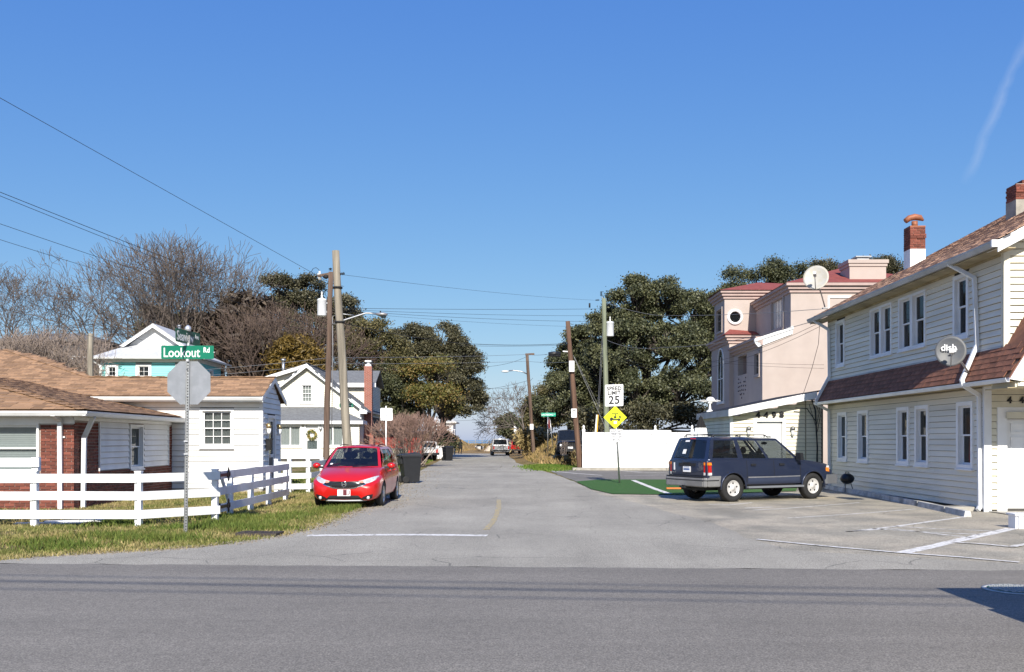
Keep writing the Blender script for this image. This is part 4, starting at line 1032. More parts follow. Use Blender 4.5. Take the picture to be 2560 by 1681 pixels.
    # front face with a round opening
    def rface(m):
        an = sorted([2*math.pi*i/32 for i in range(32)]+[math.atan2(b_-czr, a_-cxr) % (2*math.pi) for a_ in (0,2.15) for b_ in (7.4,9.9)]); n = len(an)
        ring = [(cxr+r0*math.cos(a), czr+r0*math.sin(a)) for a in an]
        o = []
        for a in an:
            dx, dz = math.cos(a), math.sin(a)
            k = min((( 2.15-cxr) if dx > 0 else cxr)/max(abs(dx),1e-6), ((9.9-czr) if dz > 0 else (czr-7.4))/max(abs(dz),1e-6)); o.append((cxr+dx*k, czr+dz*k))
        for i in range(n):
            j = (i+1) % n
            m.add([fr.p(*ring[i]),fr.p(*ring[j]),fr.p(*o[j]),fr.p(*o[i])], [(0,1,2,3)])
            m.add([fr.p(*ring[i]),fr.p(*ring[j]),fr.p(*ring[j],-.3),fr.p(*ring[i],-.3)], [(0,1,2,3)])
    quick('tower_front', rface, ms, t)
    rw = quick('round_window', lambda m: m.lathe(fr.p(cxr,czr,0), (0,-1,0), [(r0,.0),(r0,.07),(r0+.06,.09),(r0+.14,.07),(r0+.15,0)], 32, capends=False), MT['white_paint'], t)
    quick('pane', lambda m: m.lathe(fr.p(cxr,czr,-.1), (0,-1,0), [(r0-.001,0),(r0-.001,.01)], 32), MT['pane'], rw)
    quick('room_behind', lambda m: fr.box(m, .1,1.2,8.2,9.2,-.5,-.45), MT['interior'], rw)
    quick('tower_walls', lambda m: (m.box(L(14.3,52.6,7.4), L(16,57,9.9)), m.add([L(14.3,52.6,7.4),L(14.3,57,7.4),L(12.15,55.2,7.4),L(14.3,52.6,9.9),L(14.3,57,9.9),L(12.15,55.2,9.9)], [(0,1,4,3),(1,2,5,4)])), ms, t)
    tl = Pl(L(12.15,52.6,0), (0,1,0), (-1,0,0)); w3 = (.55,1.9,8.0,9.25)
    wall_holes(t, tl, .01, 2.6, 7.4, 9.9, [w3], ms, -.2, 0)
    window(t, tl, *w3, cols=2, rows=2, double=False, trim=.1, m_trim=ms, proud=.06)
    eave([[(12.15-o-ox,52.6-o-oy),(16-ox,52.6-o-oy),(16-ox,57-oy),(12.15-o-ox,55.4+o-oy)] for o in (.08,.18,.28)], 9.72)
    ap = L(14.6,54.6,11.0)
    quick('tower_roof', lambda m: m.add([L(11.79,52.24,10.18),L(16,52.24,10.18),L(17,54.6,10.9),L(11.79,55.8,10.18),ap], [(0,1,4),(1,2,4),(3,0,4)]), mr, t)
    # arched window on the tower base
    ta = Pl(L(12.28,52,0), (0,1,0), (-1,0,0))
    aw = quick('arched_window', lambda m: (ta.box(m, 1.25,1.33,3.9,6.1,0,.07), ta.box(m, 2.67,2.75,3.9,6.1,0,.07), ta.box(m, 1.2,2.8,3.75,3.9,0,.1), ta.box(m, 1.97,2.03,3.9,6.5,.005,.05), ta.box(m, 1.33,2.67,5.2,5.26,.005,.05),
        [m.bar(ta.p(2-.71*math.cos(a),6.1+.9*math.sin(a),.03), ta.p(2-.71*math.cos(a+.32),6.1+.9*math.sin(a+.32),.03), .08, .08) for a in (0,.31,.63,.94,1.26,1.57,1.88,2.2,2.51,2.83)]), MT['white_paint'], t)
    quick('pane', lambda m: m.prism([ta.p(2-.67*math.cos(a*math.pi/12), 6.1+.86*math.sin(a*math.pi/12), .01) for a in range(13)]+[ta.p(2.67,3.9,.01),ta.p(1.33,3.9,.01)], (-.01,0,0)), MT['pane'], aw)
    # front attic window, big chimney
    f2 = Pl(L(12.52,46,0), (1,0,0), (0,-1,0))
    window(t, f2, 3.35,4.4,8.1,8.75, double=False, trim=.1, proud=.05)
    ch = quick('chimney', lambda m: (m.box(L(17.1,46.6,8), L(18.95,47.9,10.45)), m.box(L(17.05,46.55,10.45), L(19.0,47.95,10.6)), m.box(L(17.0,46.5,10.6), L(19.05,48.0,10.78))), ms, t)
    quick('flue_cap', lambda m: (m.box(L(17.6,46.9,10.8), L(18.2,47.4,10.95)), m.box(L(17.5,46.8,10.97), L(18.3,47.5,11.02))), MT['gutter_grey'], ch)
pink()
# ================================================================== cream house with the wreath
def fine_siding(parent, pl, poly_rng, b0, b1, expo, m, openings=()):
    siding(parent, pl, b0, b1, expo, poly_rng, list(openings), m, t0=.03, t1=.004, mass=True, gap=.012)
def cream_house():
    t = empty('cream_house', (-12.9,58,0), R(2.2), 'cream clapboard house with grey roof, brick chimney and wreath on its door', 'house')
    ms = mat('cream_board', (.74,.71,.60), .5, .04, 2, isl=.04); mr = mat('grey_roof', (.145,.15,.155), .9, .2, 6, bmp=.5, bscale=90, isl=.18)
    fr = Pl((0,0,0), (1,0,0), (0,-1,0)); rt = Pl((3.34,0,0), (0,1,0), (1,0,0)); zs = lambda x: 6.42-.77*abs(x)
    aw = (-.33,.27,4.05,5.1)
    quick('wall', lambda m: (fr.poly(m, [(-3.34,.0),(3.34,0),(3.34,3.8),(-3.34,3.8)], -.1, 0)), MT['lap_shade_backing'], t)
    wall_holes(t, fr, -1.2, 1.2, 3.8, 5.4, [aw], MT['lap_shade_backing'])
    quick('gable_wall', lambda m: (fr.poly(m, [(-3.34,3.8),(-1.2,3.8),(-1.2,5.4)], -.1, 0), fr.poly(m, [(3.34,3.8),(1.2,3.8),(1.2,5.4)], -.1, 0), fr.poly(m, [(-1.2,5.4),(1.2,5.4),(0,6.3)], -.1, 0)), MT['lap_shade_backing'], t)
    fine_siding(t, fr, lambda b: (-min(3.34,(6.38-b)/.77), min(3.34,(6.38-b)/.77)), .5, 6.3, .115, ms, [(aw[0]-.12,aw[1]+.12,aw[2]-.15,aw[3]+.12)])
    window(t, fr, *aw, rows=2, cols=3, fill='curtain', trim=.12, m_pane=MT['pane_clear'])
    quick('side_wall', lambda m: rt.box(m, 0,9,0,3.85,-.1,0), MT['lap_shade_backing'], t)
    fine_siding(t, rt, lambda b: (.0, 9), .5, 3.8, .115, ms)
    quick('left_wall', lambda m: m.box((-3.34,.0,0), (-3.24,9,3.85)), ms, t); quick('back_wall', lambda m: m.box((-3.34,8.9,0), (3.34,9,3.85)), ms, t)
    quick('corner_trim', lambda m: (fr.box(m, 3.26,3.38,.4,3.8,0,.04), rt.box(m, 0,.1,.4,3.8,.0,.042)), MT['white_paint'], t)
    for sg in (-1, 1):
        S = Vector((-sg,0,.77)); L = 3.75*math.sqrt(1+.77**2)
        roof_slab(t, [(sg*3.72,-.35,zs(3.72)),(sg*3.72,9.3,zs(3.72)),(0,9.3,6.42),(0,-.35,6.42)], .1, mr)
        mb = MB()
        for it in shingles((sg*3.73,0,zs(3.73)), (0,1,0), S, lambda a, s_: -.33 < a < 9.28 and s_ < L, (-.35,9.3), L-.1, .2, .5, random.Random(3), lift=.01, thick=.014): mb.obox(*it)
        tag(mb.build('roof_shingles', mr, t, fix=False), kind='stuff')
        quick('rake_board', lambda m: m.prism([(sg*3.74,-.38,zs(3.74)),(0,-.38,6.44),(0,-.38,6.2),(sg*3.74,-.38,zs(3.74)-.24)], (0,.04,0)), MT['white_paint'], t)
    quick('eave_return', lambda m: m.box((3.3,-.36,3.3), (3.76,.1,3.56)), MT['white_paint'], t)
    gutter(t, (3.73,-.3,3.52), (3.73,9.3,3.52), (1,0,0))
    # rear block with its eave facing the street, and the shed dormer on the far side
    rb = Pl((-1.2,4.4,0), (1,0,0), (0,-1,0))
    quick('rear_wall', lambda m: (m.box((-1.2,4.4,2.5), (3.6,9.2,5.5))), MT['lap_shade_backing'], t)
    fine_siding(t, rb, lambda b: (0, 4.8), 3.2, 5.4, .115, ms); fine_siding(t, Pl((3.6,4.4,0),(0,1,0),(1,0,0)), lambda b: (0,4.8), 3.2, 5.4, .115, ms)
    roof_slab(t, [(-1.5,4.0,5.52),(3.85,4.0,5.52),(3.85,6.9,6.55),(-1.5,6.9,6.55)], .1, mr, 'rear_roof'); roof_slab(t, [(-1.5,9.6,5.52),(3.85,9.6,5.52),(3.85,6.9,6.55),(-1.5,6.9,6.55)], .1, mr, 'rear_roof')
    quick('rear_fascia', lambda m: m.box((-1.5,3.97,5.22), (3.86,4.02,5.5)), MT['white_paint'], t)
    quick('shed_dormer', lambda m: m.prism([(-.1,.6,6.3),(-4.4,.6,4.95),(-4.4,.6,3.2),(-3.2,.6,3.4),(-.1,.6,5.5)], (0,7,0)), ms, t)
    roof_slab(t, [(.05,.2,6.5),(-4.7,.2,5.02),(-4.7,8.6,5.02),(.05,8.6,6.5)], .08, mr, 'dormer_roof')
    quick('dormer_rake', lambda m: m.prism([(0,.16,6.5),(-4.7,.16,5.03),(-4.7,.16,4.8),(0,.16,6.27)], (0,.04,0)), MT['white_paint'], t)
    pipe = quick('vent_pipe', lambda m: (m.tube([(-1.75,1.2,5.7),(-1.75,1.2,6.72)], .09, 10), m.tube([(-1.75,1.2,6.72),(-1.75,1.2,6.86)], .15, 10)), MT['galv'], t)
    # porch
    pf = Pl((-3.6,-1.9,0), (1,0,0), (0,-1,0))
    w1, w2, dd = (2.3,3.52,1.3,2.5), (4.86,6.1,1.3,2.5), (3.86,4.6,.5,2.55)
    wall_holes(t, pf, 0, 7.1, .0, 2.72, [w1, w2, dd], MT['lap_shade_backing'])
    fine_siding(t, pf, lambda b: (0,7.1), .5, 2.6, .115, ms, [(w[0]-.1,w[1]+.1,w[2]-.1,w[3]+.1) for w in (w1,w2,dd)])
    for w in (w1, w2): window(t, pf, *w, cols=2, double=False, fill='curtain', trim=.1, m_pane=MT['pane_clear'], mull=.08)
    d = quick('door', lambda m: (pf.box(m, dd[0]-.1,dd[0],.5,dd[3]+.1,0,.05), pf.box(m, dd[1],dd[1]+.1,.5,dd[3]+.1,0,.05), pf.box(m, dd[0],dd[1],dd[3],dd[3]+.1,0,.05), pf.box(m, dd[0],dd[1],.5,dd[3],-.08,-.04)), MT['white_paint'], t)
    quick('pane', lambda m: pf.box(m, dd[0]+.07,dd[1]-.07,1.1,1.62,-.04,-.03), MT['pane_clear'], d)
    quick('door_panel', lambda m: pf.box(m, dd[0]+.07,dd[1]-.07,.6,.9,-.04,-.032), MT['white_paint'], d)
    quick('porch_lamp', lambda m: m.lathe(pf.p(4.76,2.2,.08), (0,0,1), [(.04,0),(.09,.1),(.05,.3)], 10), MT['galv'], t)
    quick('porch_side', lambda m: m.box((3.4,-1.9,0), (3.5,0,2.72)), ms, t); quick('porch_side', lambda m: m.box((-3.6,-1.78,0), (-3.5,0,2.72)), ms, t)
    quick('porch_fascia', lambda m: (m.box((-3.9,-2.2,2.62), (3.75,-2.16,2.82)), m.box((3.71,-2.16,2.62), (3.75,0,2.82))), MT['white_paint'], t)
    pr = [(-3.9,-2.2,2.82),(3.75,-2.2,2.82),(3.75,-.01,2.82),(1.7,-.01,3.72),(-1.75,-.01,3.72),(-3.9,-.01,2.82)]
    quick('porch_roof', lambda m: m.add(pr, [(0,1,3,4),(1,2,3),(0,4,5),(0,5,2,1)]), mr, t)
    # chimney
    mbk = nodes_brick()
    c = quick('chimney', lambda m: (m.box((3.36,1.6,0), (3.86,2.15,6.45)), m.box((3.3,1.4,0), (3.98,2.3,2.0))), mbk, t)
    quick('chimney_cap', lambda m: (m.box((3.42,1.66,6.45), (3.8,2.1,6.56)), m.tube([(3.61,1.88,6.56),(3.61,1.88,6.72)], .13, 10), m.box((3.4,1.65,6.74), (3.82,2.12,6.82))), MT['white_paint'], c)
    # wreath hangs on the door
    rg = random.Random(2); wc = t.matrix_world if False else (Matrix.Translation(t.location) @ Matrix.Rotation(R(2.2), 4, 'Z')) @ pf.p(4.23,1.98,.06)
    wr = empty('wreath', wc, R(2.2), 'yellow-green leafy wreath on the white porch door', 'wreath')
    def leaves(m):
        for k in range(260):
            a = rg.uniform(0, 6.283); rr = .25+rg.gauss(0,.05); p = Vector((rr*math.cos(a), rg.uniform(-.07,.03), rr*math.sin(a)))
            ax = Vector((rg.gauss(0,1), rg.gauss(0,.6), rg.gauss(0,1))).normalized()*.06; ay = ax.orthogonal().normalized()*.022
            m.add([p-ax, p+ay, p+ax, p-ay], [(0,1,2,3)], 0 if rg.random() < .6 else 1)
    wl = MB(); leaves(wl); wl.build('leaves', [mat('wreath_green', (.10,.13,.03), .7, isl=.4), mat('wreath_gold', (.42,.30,.06), .7, isl=.4)], wr, fix=False)
    quick('ring', lambda m: m.tube([(.25*math.cos(a*.524), 0, .25*math.sin(a*.524)) for a in range(13)], .03, 6), MT['pole_brown'], wr)
def nodes_brick():
    m, t, b = nodes_of('far_brick'); b.inputs['Roughness'].default_value = .85
    tc = t.nodes.new('ShaderNodeTexCoord'); mp = t.nodes.new('ShaderNodeMapping'); mp.inputs['Rotation'].default_value = (R(90),0,0); t.links.new(tc.outputs['Object'], mp.inputs[0])
    bk = t.nodes.new('ShaderNodeTexBrick'); bk.inputs['Color1'].default_value = (.30,.075,.045,1); bk.inputs['Color2'].default_value = (.22,.055,.035,1); bk.inputs['Mortar'].default_value = (.36,.28,.24,1)
    bk.inputs['Scale'].default_value = 1; bk.inputs['Brick Width'].default_value = .22; bk.inputs['Row Height'].default_value = .075; bk.inputs['Mortar Size'].default_value = .008
    t.links.new(mp.outputs[0], bk.inputs[0]); t.links.new(bk.outputs[0], b.inputs['Base Color']); return m
cream_house()

# ================================================================== turquoise house
def turquoise_house():
    t = empty('turquoise_house', (-23.8,60,0), R(1.5), 'turquoise house with pale grey roof behind the street name sign', 'house')
    ms = mat('turquoise_board', (.22,.62,.62), .5, .05, 2, isl=.04); mr = mat('pale_roof', (.42,.43,.45), .85, .12, 5, isl=.12)
    fr = Pl((0,0,0), (1,0,0), (0,-1,0)); rt = Pl((3.25,0,0), (0,1,0), (1,0,0))
    ws = [(-2.5,-2.02,5.3,6.4),(-.55,.12,5.2,6.45),(2.0,2.6,5.2,6.45)]
    wall_holes(t, fr, -2.95, 3.25, 0, 7.0, ws, MT['lap_shade_backing'])
    fine_siding(t, fr, lambda b: (-2.95,3.25), 3.2, 6.75, .14, ms, [(w[0]-.18,w[1]+.18,w[2]-.2,w[3]+.18) for w in ws])
    for w in ws: window(t, fr, *w, rows=2, cols=2, double=True, trim=.17, fill='dark')
    wr = (2.6,3.3,5.2,6.35)
    wall_holes(t, rt, 0, 5.2, 0, 7.0, [wr], MT['lap_shade_backing']); fine_siding(t, rt, lambda b: (0,5.2), 3.2, 6.75, .14, ms, [(wr[0]-.1,wr[1]+.1,wr[2]-.1,wr[3]+.1)])
    window(t, rt, *wr, trim=.1)
    quick('frieze_board', lambda m: (fr.box(m, -2.98,3.28,6.72,6.98,0,.05), rt.box(m, 0,5.2,6.72,6.98,0,.05)), MT['white_paint'], t)
    quick('corner_trim', lambda m: fr.box(m, -3.0,-2.88,3,6.72,-.02,.045), MT['white_paint'], t)
    quick('back_wall', lambda m: m.box((-2.95,5.1,0), (3.25,5.2,7)), ms, t); quick('left_wall', lambda m: m.box((-2.95,0.12,0), (-2.85,5.1,7)), ms, t)
    e = .55; z0, zg, za = 7.0, 7.95, 9.25
    A = [(-2.95-e,-e,z0),(3.25+e,-e,z0),(3.25+e,5.2+e,z0),(-2.95-e,5.2+e,z0)]
    g0, g1, ap = (-1.55,1.0,zg), (1.85,1.0,zg), (.15,1.0,za); b0, b1, bp = (-1.55,4.2,zg), (1.85,4.2,zg), (.15,4.2,za)
    quick('roof', lambda m: m.add(A+[g0,g1,ap,b0,b1,bp], [(0,1,5,4),(1,2,8,5),(2,3,7,8),(3,0,4,7),(5,8,9,6),(7,4,6,9),(0,3,2,1)]), mr, t)
    quick('gable_wall', lambda m: m.prism([(-1.55,1.02,zg),(1.85,1.02,zg),(.15,1.02,za-.02)], (0,.05,0)), MT['white_paint'], t)
    quick('rake_board', lambda m: (m.prism([(-2.0,.55,zg-.1),(.15,.55,za+.1),(.15,.55,za-.18),(-1.75,.55,zg-.18)], (0,.06,0)), m.prism([(2.3,.55,zg-.1),(.15,.55,za+.1),(.15,.55,za-.18),(2.05,.55,zg-.18)], (0,.06,0))), MT['white_paint'], t)
    roof_slab(t, [(-2.0,.55,zg-.08),(.15,.55,za+.1),(.15,4.6,za+.1),(-2.0,4.6,zg-.08)], .06, mr, 'gable_roof'); roof_slab(t, [(2.3,.55,zg-.08),(.15,.55,za+.1),(.15,4.6,za+.1),(2.3,4.6,zg-.08)], .06, mr, 'gable_roof')
    gutter(t, (-3.5,-.55,7.0), (3.8,-.55,7.0), (0,-1,0)); gutter(t, (3.8,-.5,7.0), (3.8,5.7,7.0), (1,0,0))
    downspout(t, [(-3.45,-.55,6.9),(-3.0,-.05,6.5),(-3.0,-.06,0)], .1, .08)
    quick('vent_pipe', lambda m: (m.tube([(1.55,1.6,8.2),(1.55,1.6,9.25)], .09, 10), m.tube([(1.55,1.6,9.25),(1.55,1.6,9.35)], .12, 10)), MT['galv'], t)
turquoise_house()

# ================================================================== houses half hidden by bare trees, far left
def far_house(name, label, X0, X1, Y, D, ztop, col, roofcol, wins, gable=False):
    t = empty(name, ((X0+X1)/2, Y, 0), 0, label, 'house'); w = (X1-X0)/2; m_ = mat(name+'_wall', col, .7, .08, 2)
    quick('wall', lambda m: m.box((-w,0,0), (w,D,ztop)), m_, t)
    if gable: quick('roof', lambda m: m.prism([(-w-.4,-.4,ztop),(w+.4,-.4,ztop),(0,-.4,ztop+w*.55)], (0,D+.8,0)), mat(name+'_roof', roofcol, .85, .15, 3), t)
    else: quick('roof', lambda m: (m.box((-w-.5,-.5,ztop), (w+.5,D+.5,ztop+.2)), m.hexa([(-w-.4,-.4,ztop+.2),(w+.4,-.4,ztop+.2),(w+.4,D+.4,ztop+.2),(-w-.4,D+.4,ztop+.2),(-w*.4,D*.4,ztop+1.2),(w*.4,D*.4,ztop+1.2),(w*.4,D*.6,ztop+1.2),(-w*.4,D*.6,ztop+1.2)])), mat(name+'_roof', roofcol, .85, .15, 3), t)
    fr = Pl((0,0,0), (1,0,0), (0,-1,0))
    for (a, b, ww, hh) in wins:
        f = quick('window', lambda m: (fr.box(m, a-.1,a,b-.1,b+hh+.1,0,.06), fr.box(m, a+ww,a+ww+.1,b-.1,b+hh+.1,0,.06), fr.box(m, a,a+ww,b+hh,b+hh+.1,0,.06), fr.box(m, a,a+ww,b-.1,b,0,.06), fr.box(m, a,a+ww,b+hh/2-.03,b+hh/2+.03,.012,.05)), MT['white_paint'], t)
        quick('pane', lambda m: fr.box(m, a,a+ww,b,b+hh,.001,.01), MT['pane'], f)
    return t
far_house('grey_house', 'dark grey house half hidden behind bare trees, far left', -47,-38.3,84,9,10.6,(.10,.10,.105),(.12,.12,.125), [(-3.4,7.6,1,1.6),(-.6,7.6,1,1.6),(2.6,7.4,1,1.8)])
far_house('pale_house', 'pale house at the edge behind bare trees and bungalow roof', -53,-46.5,78,9,9.6,(.55,.53,.48),(.3,.3,.3), [(1.2,7,.9,1.4),(-1.6,7,.9,1.4)], True)
far_house('tan_house', 'tan house glimpsed behind the wooden pole and bare tree', -38.5,-33.5,80,8,8.2,(.42,.36,.27),(.2,.18,.16), [(.5,6,.9,1.3)])
# at the far end of the road
far_house('beach_house', 'white beach house with balcony above the dunes at road end', -11.2,-8.2,128,6,4.0,(.75,.74,.70),(.5,.5,.48), [(-1.0,2.7,.7,.9),(.3,2.7,.7,.9)])
bh = bpy.data.objects['beach_house']
def balc(m):
    m.box((-1.6,-1.6,2.2), (1.9,-.02,2.35)); m.box((-1.6,-1.6,3.05), (1.9,-1.52,3.12))
    for i in range(15): m.box((-1.58+i*.24,-1.59,2.36), (-1.53+i*.24,-1.54,3.05))
    for x in (-1.5, 1.75): m.box((x,-1.55,0), (x+.12,-1.43,2.2))
quick('balcony', balc, MT['white_paint'], bh)
rs = empty('red_shed', (-7.7,62,0), R(2), 'low red wooden shed behind the bare bush', 'shed')
mred = mat('barn_red', (.30,.035,.025), .75, .15, 3)
quick('wall', lambda m: m.box((-2.2,0,0), (1.6,2.4,1.95)), mat('barn_dark', (.12,.018,.014), .8), rs)
for k in range(16): quick('plank', lambda m: m.box((-2.2+.2375*k+.008,-.03,.3), (-2.2+.2375*(k+1)-.008,-.001,1.95)), mred, rs)
quick('roof', lambda m: m.hexa([(-2.4,-.25,1.96),(1.8,-.25,1.96),(1.8,2.6,2.2),(-2.4,2.6,2.2),(-2.4,-.25,2.04),(1.8,-.25,2.04),(1.8,2.6,2.28),(-2.4,2.6,2.28)]), MT['dark'], rs)
lw = empty('low_wall', (-8.0,58.5,0), R(2), 'low cream garden wall in front of the red shed', 'wall')
quick('wall', lambda m: m.box((-1.6,0,0), (1.3,.15,1.05)), mat('cream_wall', (.58,.55,.42), .8), lw)
quick('coping', lambda m: m.box((-1.65,-.04,1.05), (1.35,.19,1.13)), MT['white_paint'], lw)
# ================================================================== signs
X3, Y3, Z3 = Vector((1,0,0)), Vector((0,1,0)), Vector((0,0,1))
def round_rect(w, h, r, n=4):
    pts = []
    for cx, cz, a0 in ((w/2-r,h/2-r,0),(-w/2+r,h/2-r,90),(-w/2+r,-h/2+r,180),(w/2-r,-h/2+r,270)):
        for k in range(n+1): a = R(a0+90*k/n); pts.append((cx+r*math.cos(a), cz+r*math.sin(a)))
    return pts
def plate(name, parent, c, w, h, r, m, U=(1,0,0), N=(0,-1,0), th=.004, n=0.0, poly=None):
    U = Vector(U); N = Vector(N); c = Vector(c); pts = poly or round_rect(w, h, r)
    return quick(name, lambda mb: mb.prism([c+U*a+Z3*b+N*n for a, b in pts], N*th), m, parent)
def frame_line(name, parent, c, w, h, r, t_, m, U=(1,0,0), N=(0,-1,0), n=.005, o=None, i_=None):
    U = Vector(U); N = Vector(N); c = Vector(c); A = o or round_rect(w, h, r); B = i_ or round_rect(w-2*t_, h-2*t_, max(r-t_, .002))
    def f(mb):
        k = len(A)
        for i in range(k):
            j = (i+1) % k; mb.add([c+U*A[i][0]+Z3*A[i][1]+N*n, c+U*A[j][0]+Z3*A[j][1]+N*n, c+U*B[j][0]+Z3*B[j][1]+N*n, c+U*B[i][0]+Z3*B[i][1]+N*n], [(0,1,2,3)])
    return quick(name, f, m, parent)
OCT = lambda w: [(w/2*math.cos(R(22.5+45*k))/math.cos(R(22.5)), w/2*math.sin(R(22.5+45*k))/math.cos(R(22.5))) for k in range(8)]
def u_post(parent, base, top, w=.06):
    d = top-base
    o = quick('post', lambda m: (m.bar(base+Vector((0,.012,0)), top+Vector((0,.012,0)), w, .004, up=(0,1,0)), m.bar(base+Vector((-w/2,0,0)), top+Vector((-w/2,0,0)), .004, .028, up=(0,1,0)), m.bar(base+Vector((w/2,0,0)), top+Vector((w/2,0,0)), .004, .028, up=(0,1,0))), MT['galv'], parent)
    n = int(d.length/.05)
    tag(quick('post_holes', lambda m: [m.obox(base+d*(i+.5)/n+Vector((0,.009,0)), (.009,0,0), (0,.0015,0), (0,0,.011)) for i in range(n)], MT['dark'], parent), kind='stuff')
    return o
def stop_assembly():
    b = gd(464,1334); t = empty('street_sign', b, 0, 'stop sign seen from behind with green Lookout Rd and Seaview Ave blades', 'sign')
    top = at(470.5,838,b.y)-b; u_post(t, Vector((0,0,-.05)), top, .058)
    k = lambda px, py, dy=0.0: at(px,py,b.y)-b+Vector((0,dy,0))
    plate('stop_plate', t, k(471,957,.03), 0, 0, 0, MT['sign_back'], poly=OCT(.762))
    plate('stop_face', t, k(471,957,.036), 0, 0, 0, MT['sign_red'], poly=OCT(.755), N=(0,1,0), n=-.001)
    for z in (-.24,.24): quick('bolt', lambda m: m.ball(k(468.5,957,-.01)+Vector((0,0,z)), .012, 8, 5), MT['chrome'], t)
    # Lookout Rd
    c = k(470,881,-.02); bl = plate('name_blade', t, c, .925, .235, .02, MT['sign_green'], th=.005)
    quick('blade_edge', lambda m: (m.obox(c+Vector((-.47,-.003,0)), (.012,0,0), (0,.008,0), (0,0,.006)), m.obox(c+Vector((.47,-.003,0)), (.012,0,0), (0,.008,0), (0,0,.006))), MT['alu'], bl)
    text_mesh('lettering', 'Lookout', .235, MT['sign_white'], bl, c+Vector((-.43,0,-.012)), X3, Z3, (0,-1,0), n=.006, align='LEFT', xs=.80, bold=.002)
    text_mesh('lettering', 'Rd', .13, MT['sign_white'], bl, c+Vector((.335,0,.035)), X3, Z3, (0,-1,0), n=.006, xs=.8, bold=.002)
    quick('clamp', lambda m: (m.box(c+Vector((-.03,-.012,.117)), c+Vector((.03,.03,.17))), m.box(c+Vector((-.02,-.012,-.16)), c+Vector((.02,.03,-.117)))), MT['alu'], t)
    # Seaview Ave, turned towards the street
    d = Vector((.13,.9915,0)); n = Vector((.9915,-.13,0)); c2 = k(470,843.5,0)
    b2 = plate('name_blade', t, c2, .9, .235, .02, MT['sign_green_shaded'], U=d, N=n, th=.005)
    text_mesh('lettering', 'Seaview', .235, MT['curtain'], b2, c2-d*.41+Vector((0,0,-.01)), d, Z3, n, n=.006, align='LEFT', xs=.80, bold=.003)  # dimmer white, continuing the shade painted into this blade
    text_mesh('lettering', 'Ave', .115, MT['curtain'], b2, c2+d*.32+Vector((0,0,.035)), d, Z3, n, n=.006, xs=.8, bold=.002)
    quick('finial', lambda m: m.lathe(k(470,824,0), (0,0,1), [(.05,-.03),(.055,.03),(.035,.06),(.0,.085)], 10), MT['alu'], t)
    for py in (1103,1135): quick('post_clip', lambda m: m.obox(k(465.6,py,-.018), (.036,0,0), (0,.008,0), (0,0,.012)), MT['alu'], t)
stop_assembly()

MT['sign_ink'] = mat('sign_ink', (.05,.055,.09), .6)
def speed_assembly():
    b = gd(1549,1209); t = empty('speed_sign', b, 0, 'speed limit 25 sign with yellow golf cart diamond on the turf', 'sign')
    k = lambda px, py, dy=0.0: at(px,py,b.y)-b+Vector((0,dy,0))
    quick('post', lambda m: m.tube([Vector((0,0,-.02)), k(1543,1105), k(1533,960)], .035, 8), MT['galv'], t)
    N = (0,-1,0); c = k(1535,988.5,-.05); tl = .03; U = Vector((1,0,tl)).normalized()
    s = plate('speed_plate', t, c, .69, .82, .04, MT['sign_white'], U=U)
    frame_line('border', s, c, .64, .77, .03, .016, MT['sign_black'], U=U)
    for tx, z, sz in (('SPEED',.255,.20),('LIMIT',.085,.20),('25',-.19,.43)): text_mesh('lettering', tx, sz, MT['sign_black'], s, c+Vector((0,0,z)), U, Z3, N, n=.005, bold=.011 if sz > .3 else .0075, spacing=1.05)
    c = k(1537.5,1043.5,-.05); D = [(.44,0),(.03,.41),(0,.42),(-.03,.41),(-.44,0),(-.03,-.41),(0,-.42),(.03,-.41)]
    s = plate('diamond_plate', t, c, 0, 0, 0, MT['sign_yellow'], poly=D)
    frame_line('border', s, c, 0, 0, 0, 0, MT['sign_black'], o=[(.40,0),(0,.39),(-.40,0),(0,-.39)], i_=[(.382,0),(0,.372),(-.382,0),(0,-.372)])
    q = lambda x, z, n=.007: c+Vector((x,-n,z))
    def cart(m):
        def pol(p): m.prism([q(x,z) for x, z in p], (0,-.002,0))
        pol([(-.13,.16),(.12,.16),(.13,.135),(-.11,.135)]); pol([(-.115,.135),(-.10,.135),(-.125,.0),(-.14,.0)]); pol([(.10,.135),(.115,.135),(.12,-.04),(.10,-.04)])
        pol([(-.2,-.03),(-.12,.0),(-.06,-.05),(.16,-.06),(.2,-.02),(.2,-.09),(.1,-.1),(-.1,-.1),(-.14,-.06),(-.2,-.07)])
        pol([(.15,.07),(.2,.07),(.22,-.02),(.15,-.02)]); pol([(-.03,.06),(.02,.06),(.06,-.03),(-.06,-.03)])
        for x in (-.15,.14): m.prism([q(x+.05*math.cos(a*.524), -.09+.05*math.sin(a*.524)) for a in range(12)], (0,-.0025,0))
        m.prism([q(.01+.028*math.cos(a*.628), .095+.028*math.sin(a*.628)) for a in range(10)], (0,-.0025,0))
    quick('golf_cart_symbol', cart, MT['sign_black'], s)
    quick('sticker', lambda m: (m.prism([q(x,z,.0105) for x, z in ((-.05,-.14),(.06,-.14),(.06,-.24),(-.05,-.24))], (0,-.001,0))), MT['sign_white'], s)
    c = k(1540.5,1089,-.05); s = plate('rule_plate', t, c, .5, .49, .03, MT['sign_white'])
    frame_line('border', s, c, .48, .47, .025, .012, MT['sign_black'])
    for i, tx in enumerate(('GOLF CART','PERMITTED','CITY CODE','SEC 7-62')): text_mesh('lettering', tx, .098, MT['sign_ink'], s, c+Vector((0,0,.165-.108*i)), X3, Z3, N, n=.005, xs=.8, bold=.0035)
speed_assembly()

def simple_sign(name, label, base, parts_fn, h, r=.025, m=None, tilt=(0,0)):
    t = empty(name, base, 0, label, 'sign')
    quick('post', lambda mb: mb.tube([(0,0,-.1),(tilt[0],tilt[1],h)], r, 8), m or MT['galv'], t)
    parts_fn(t); return t
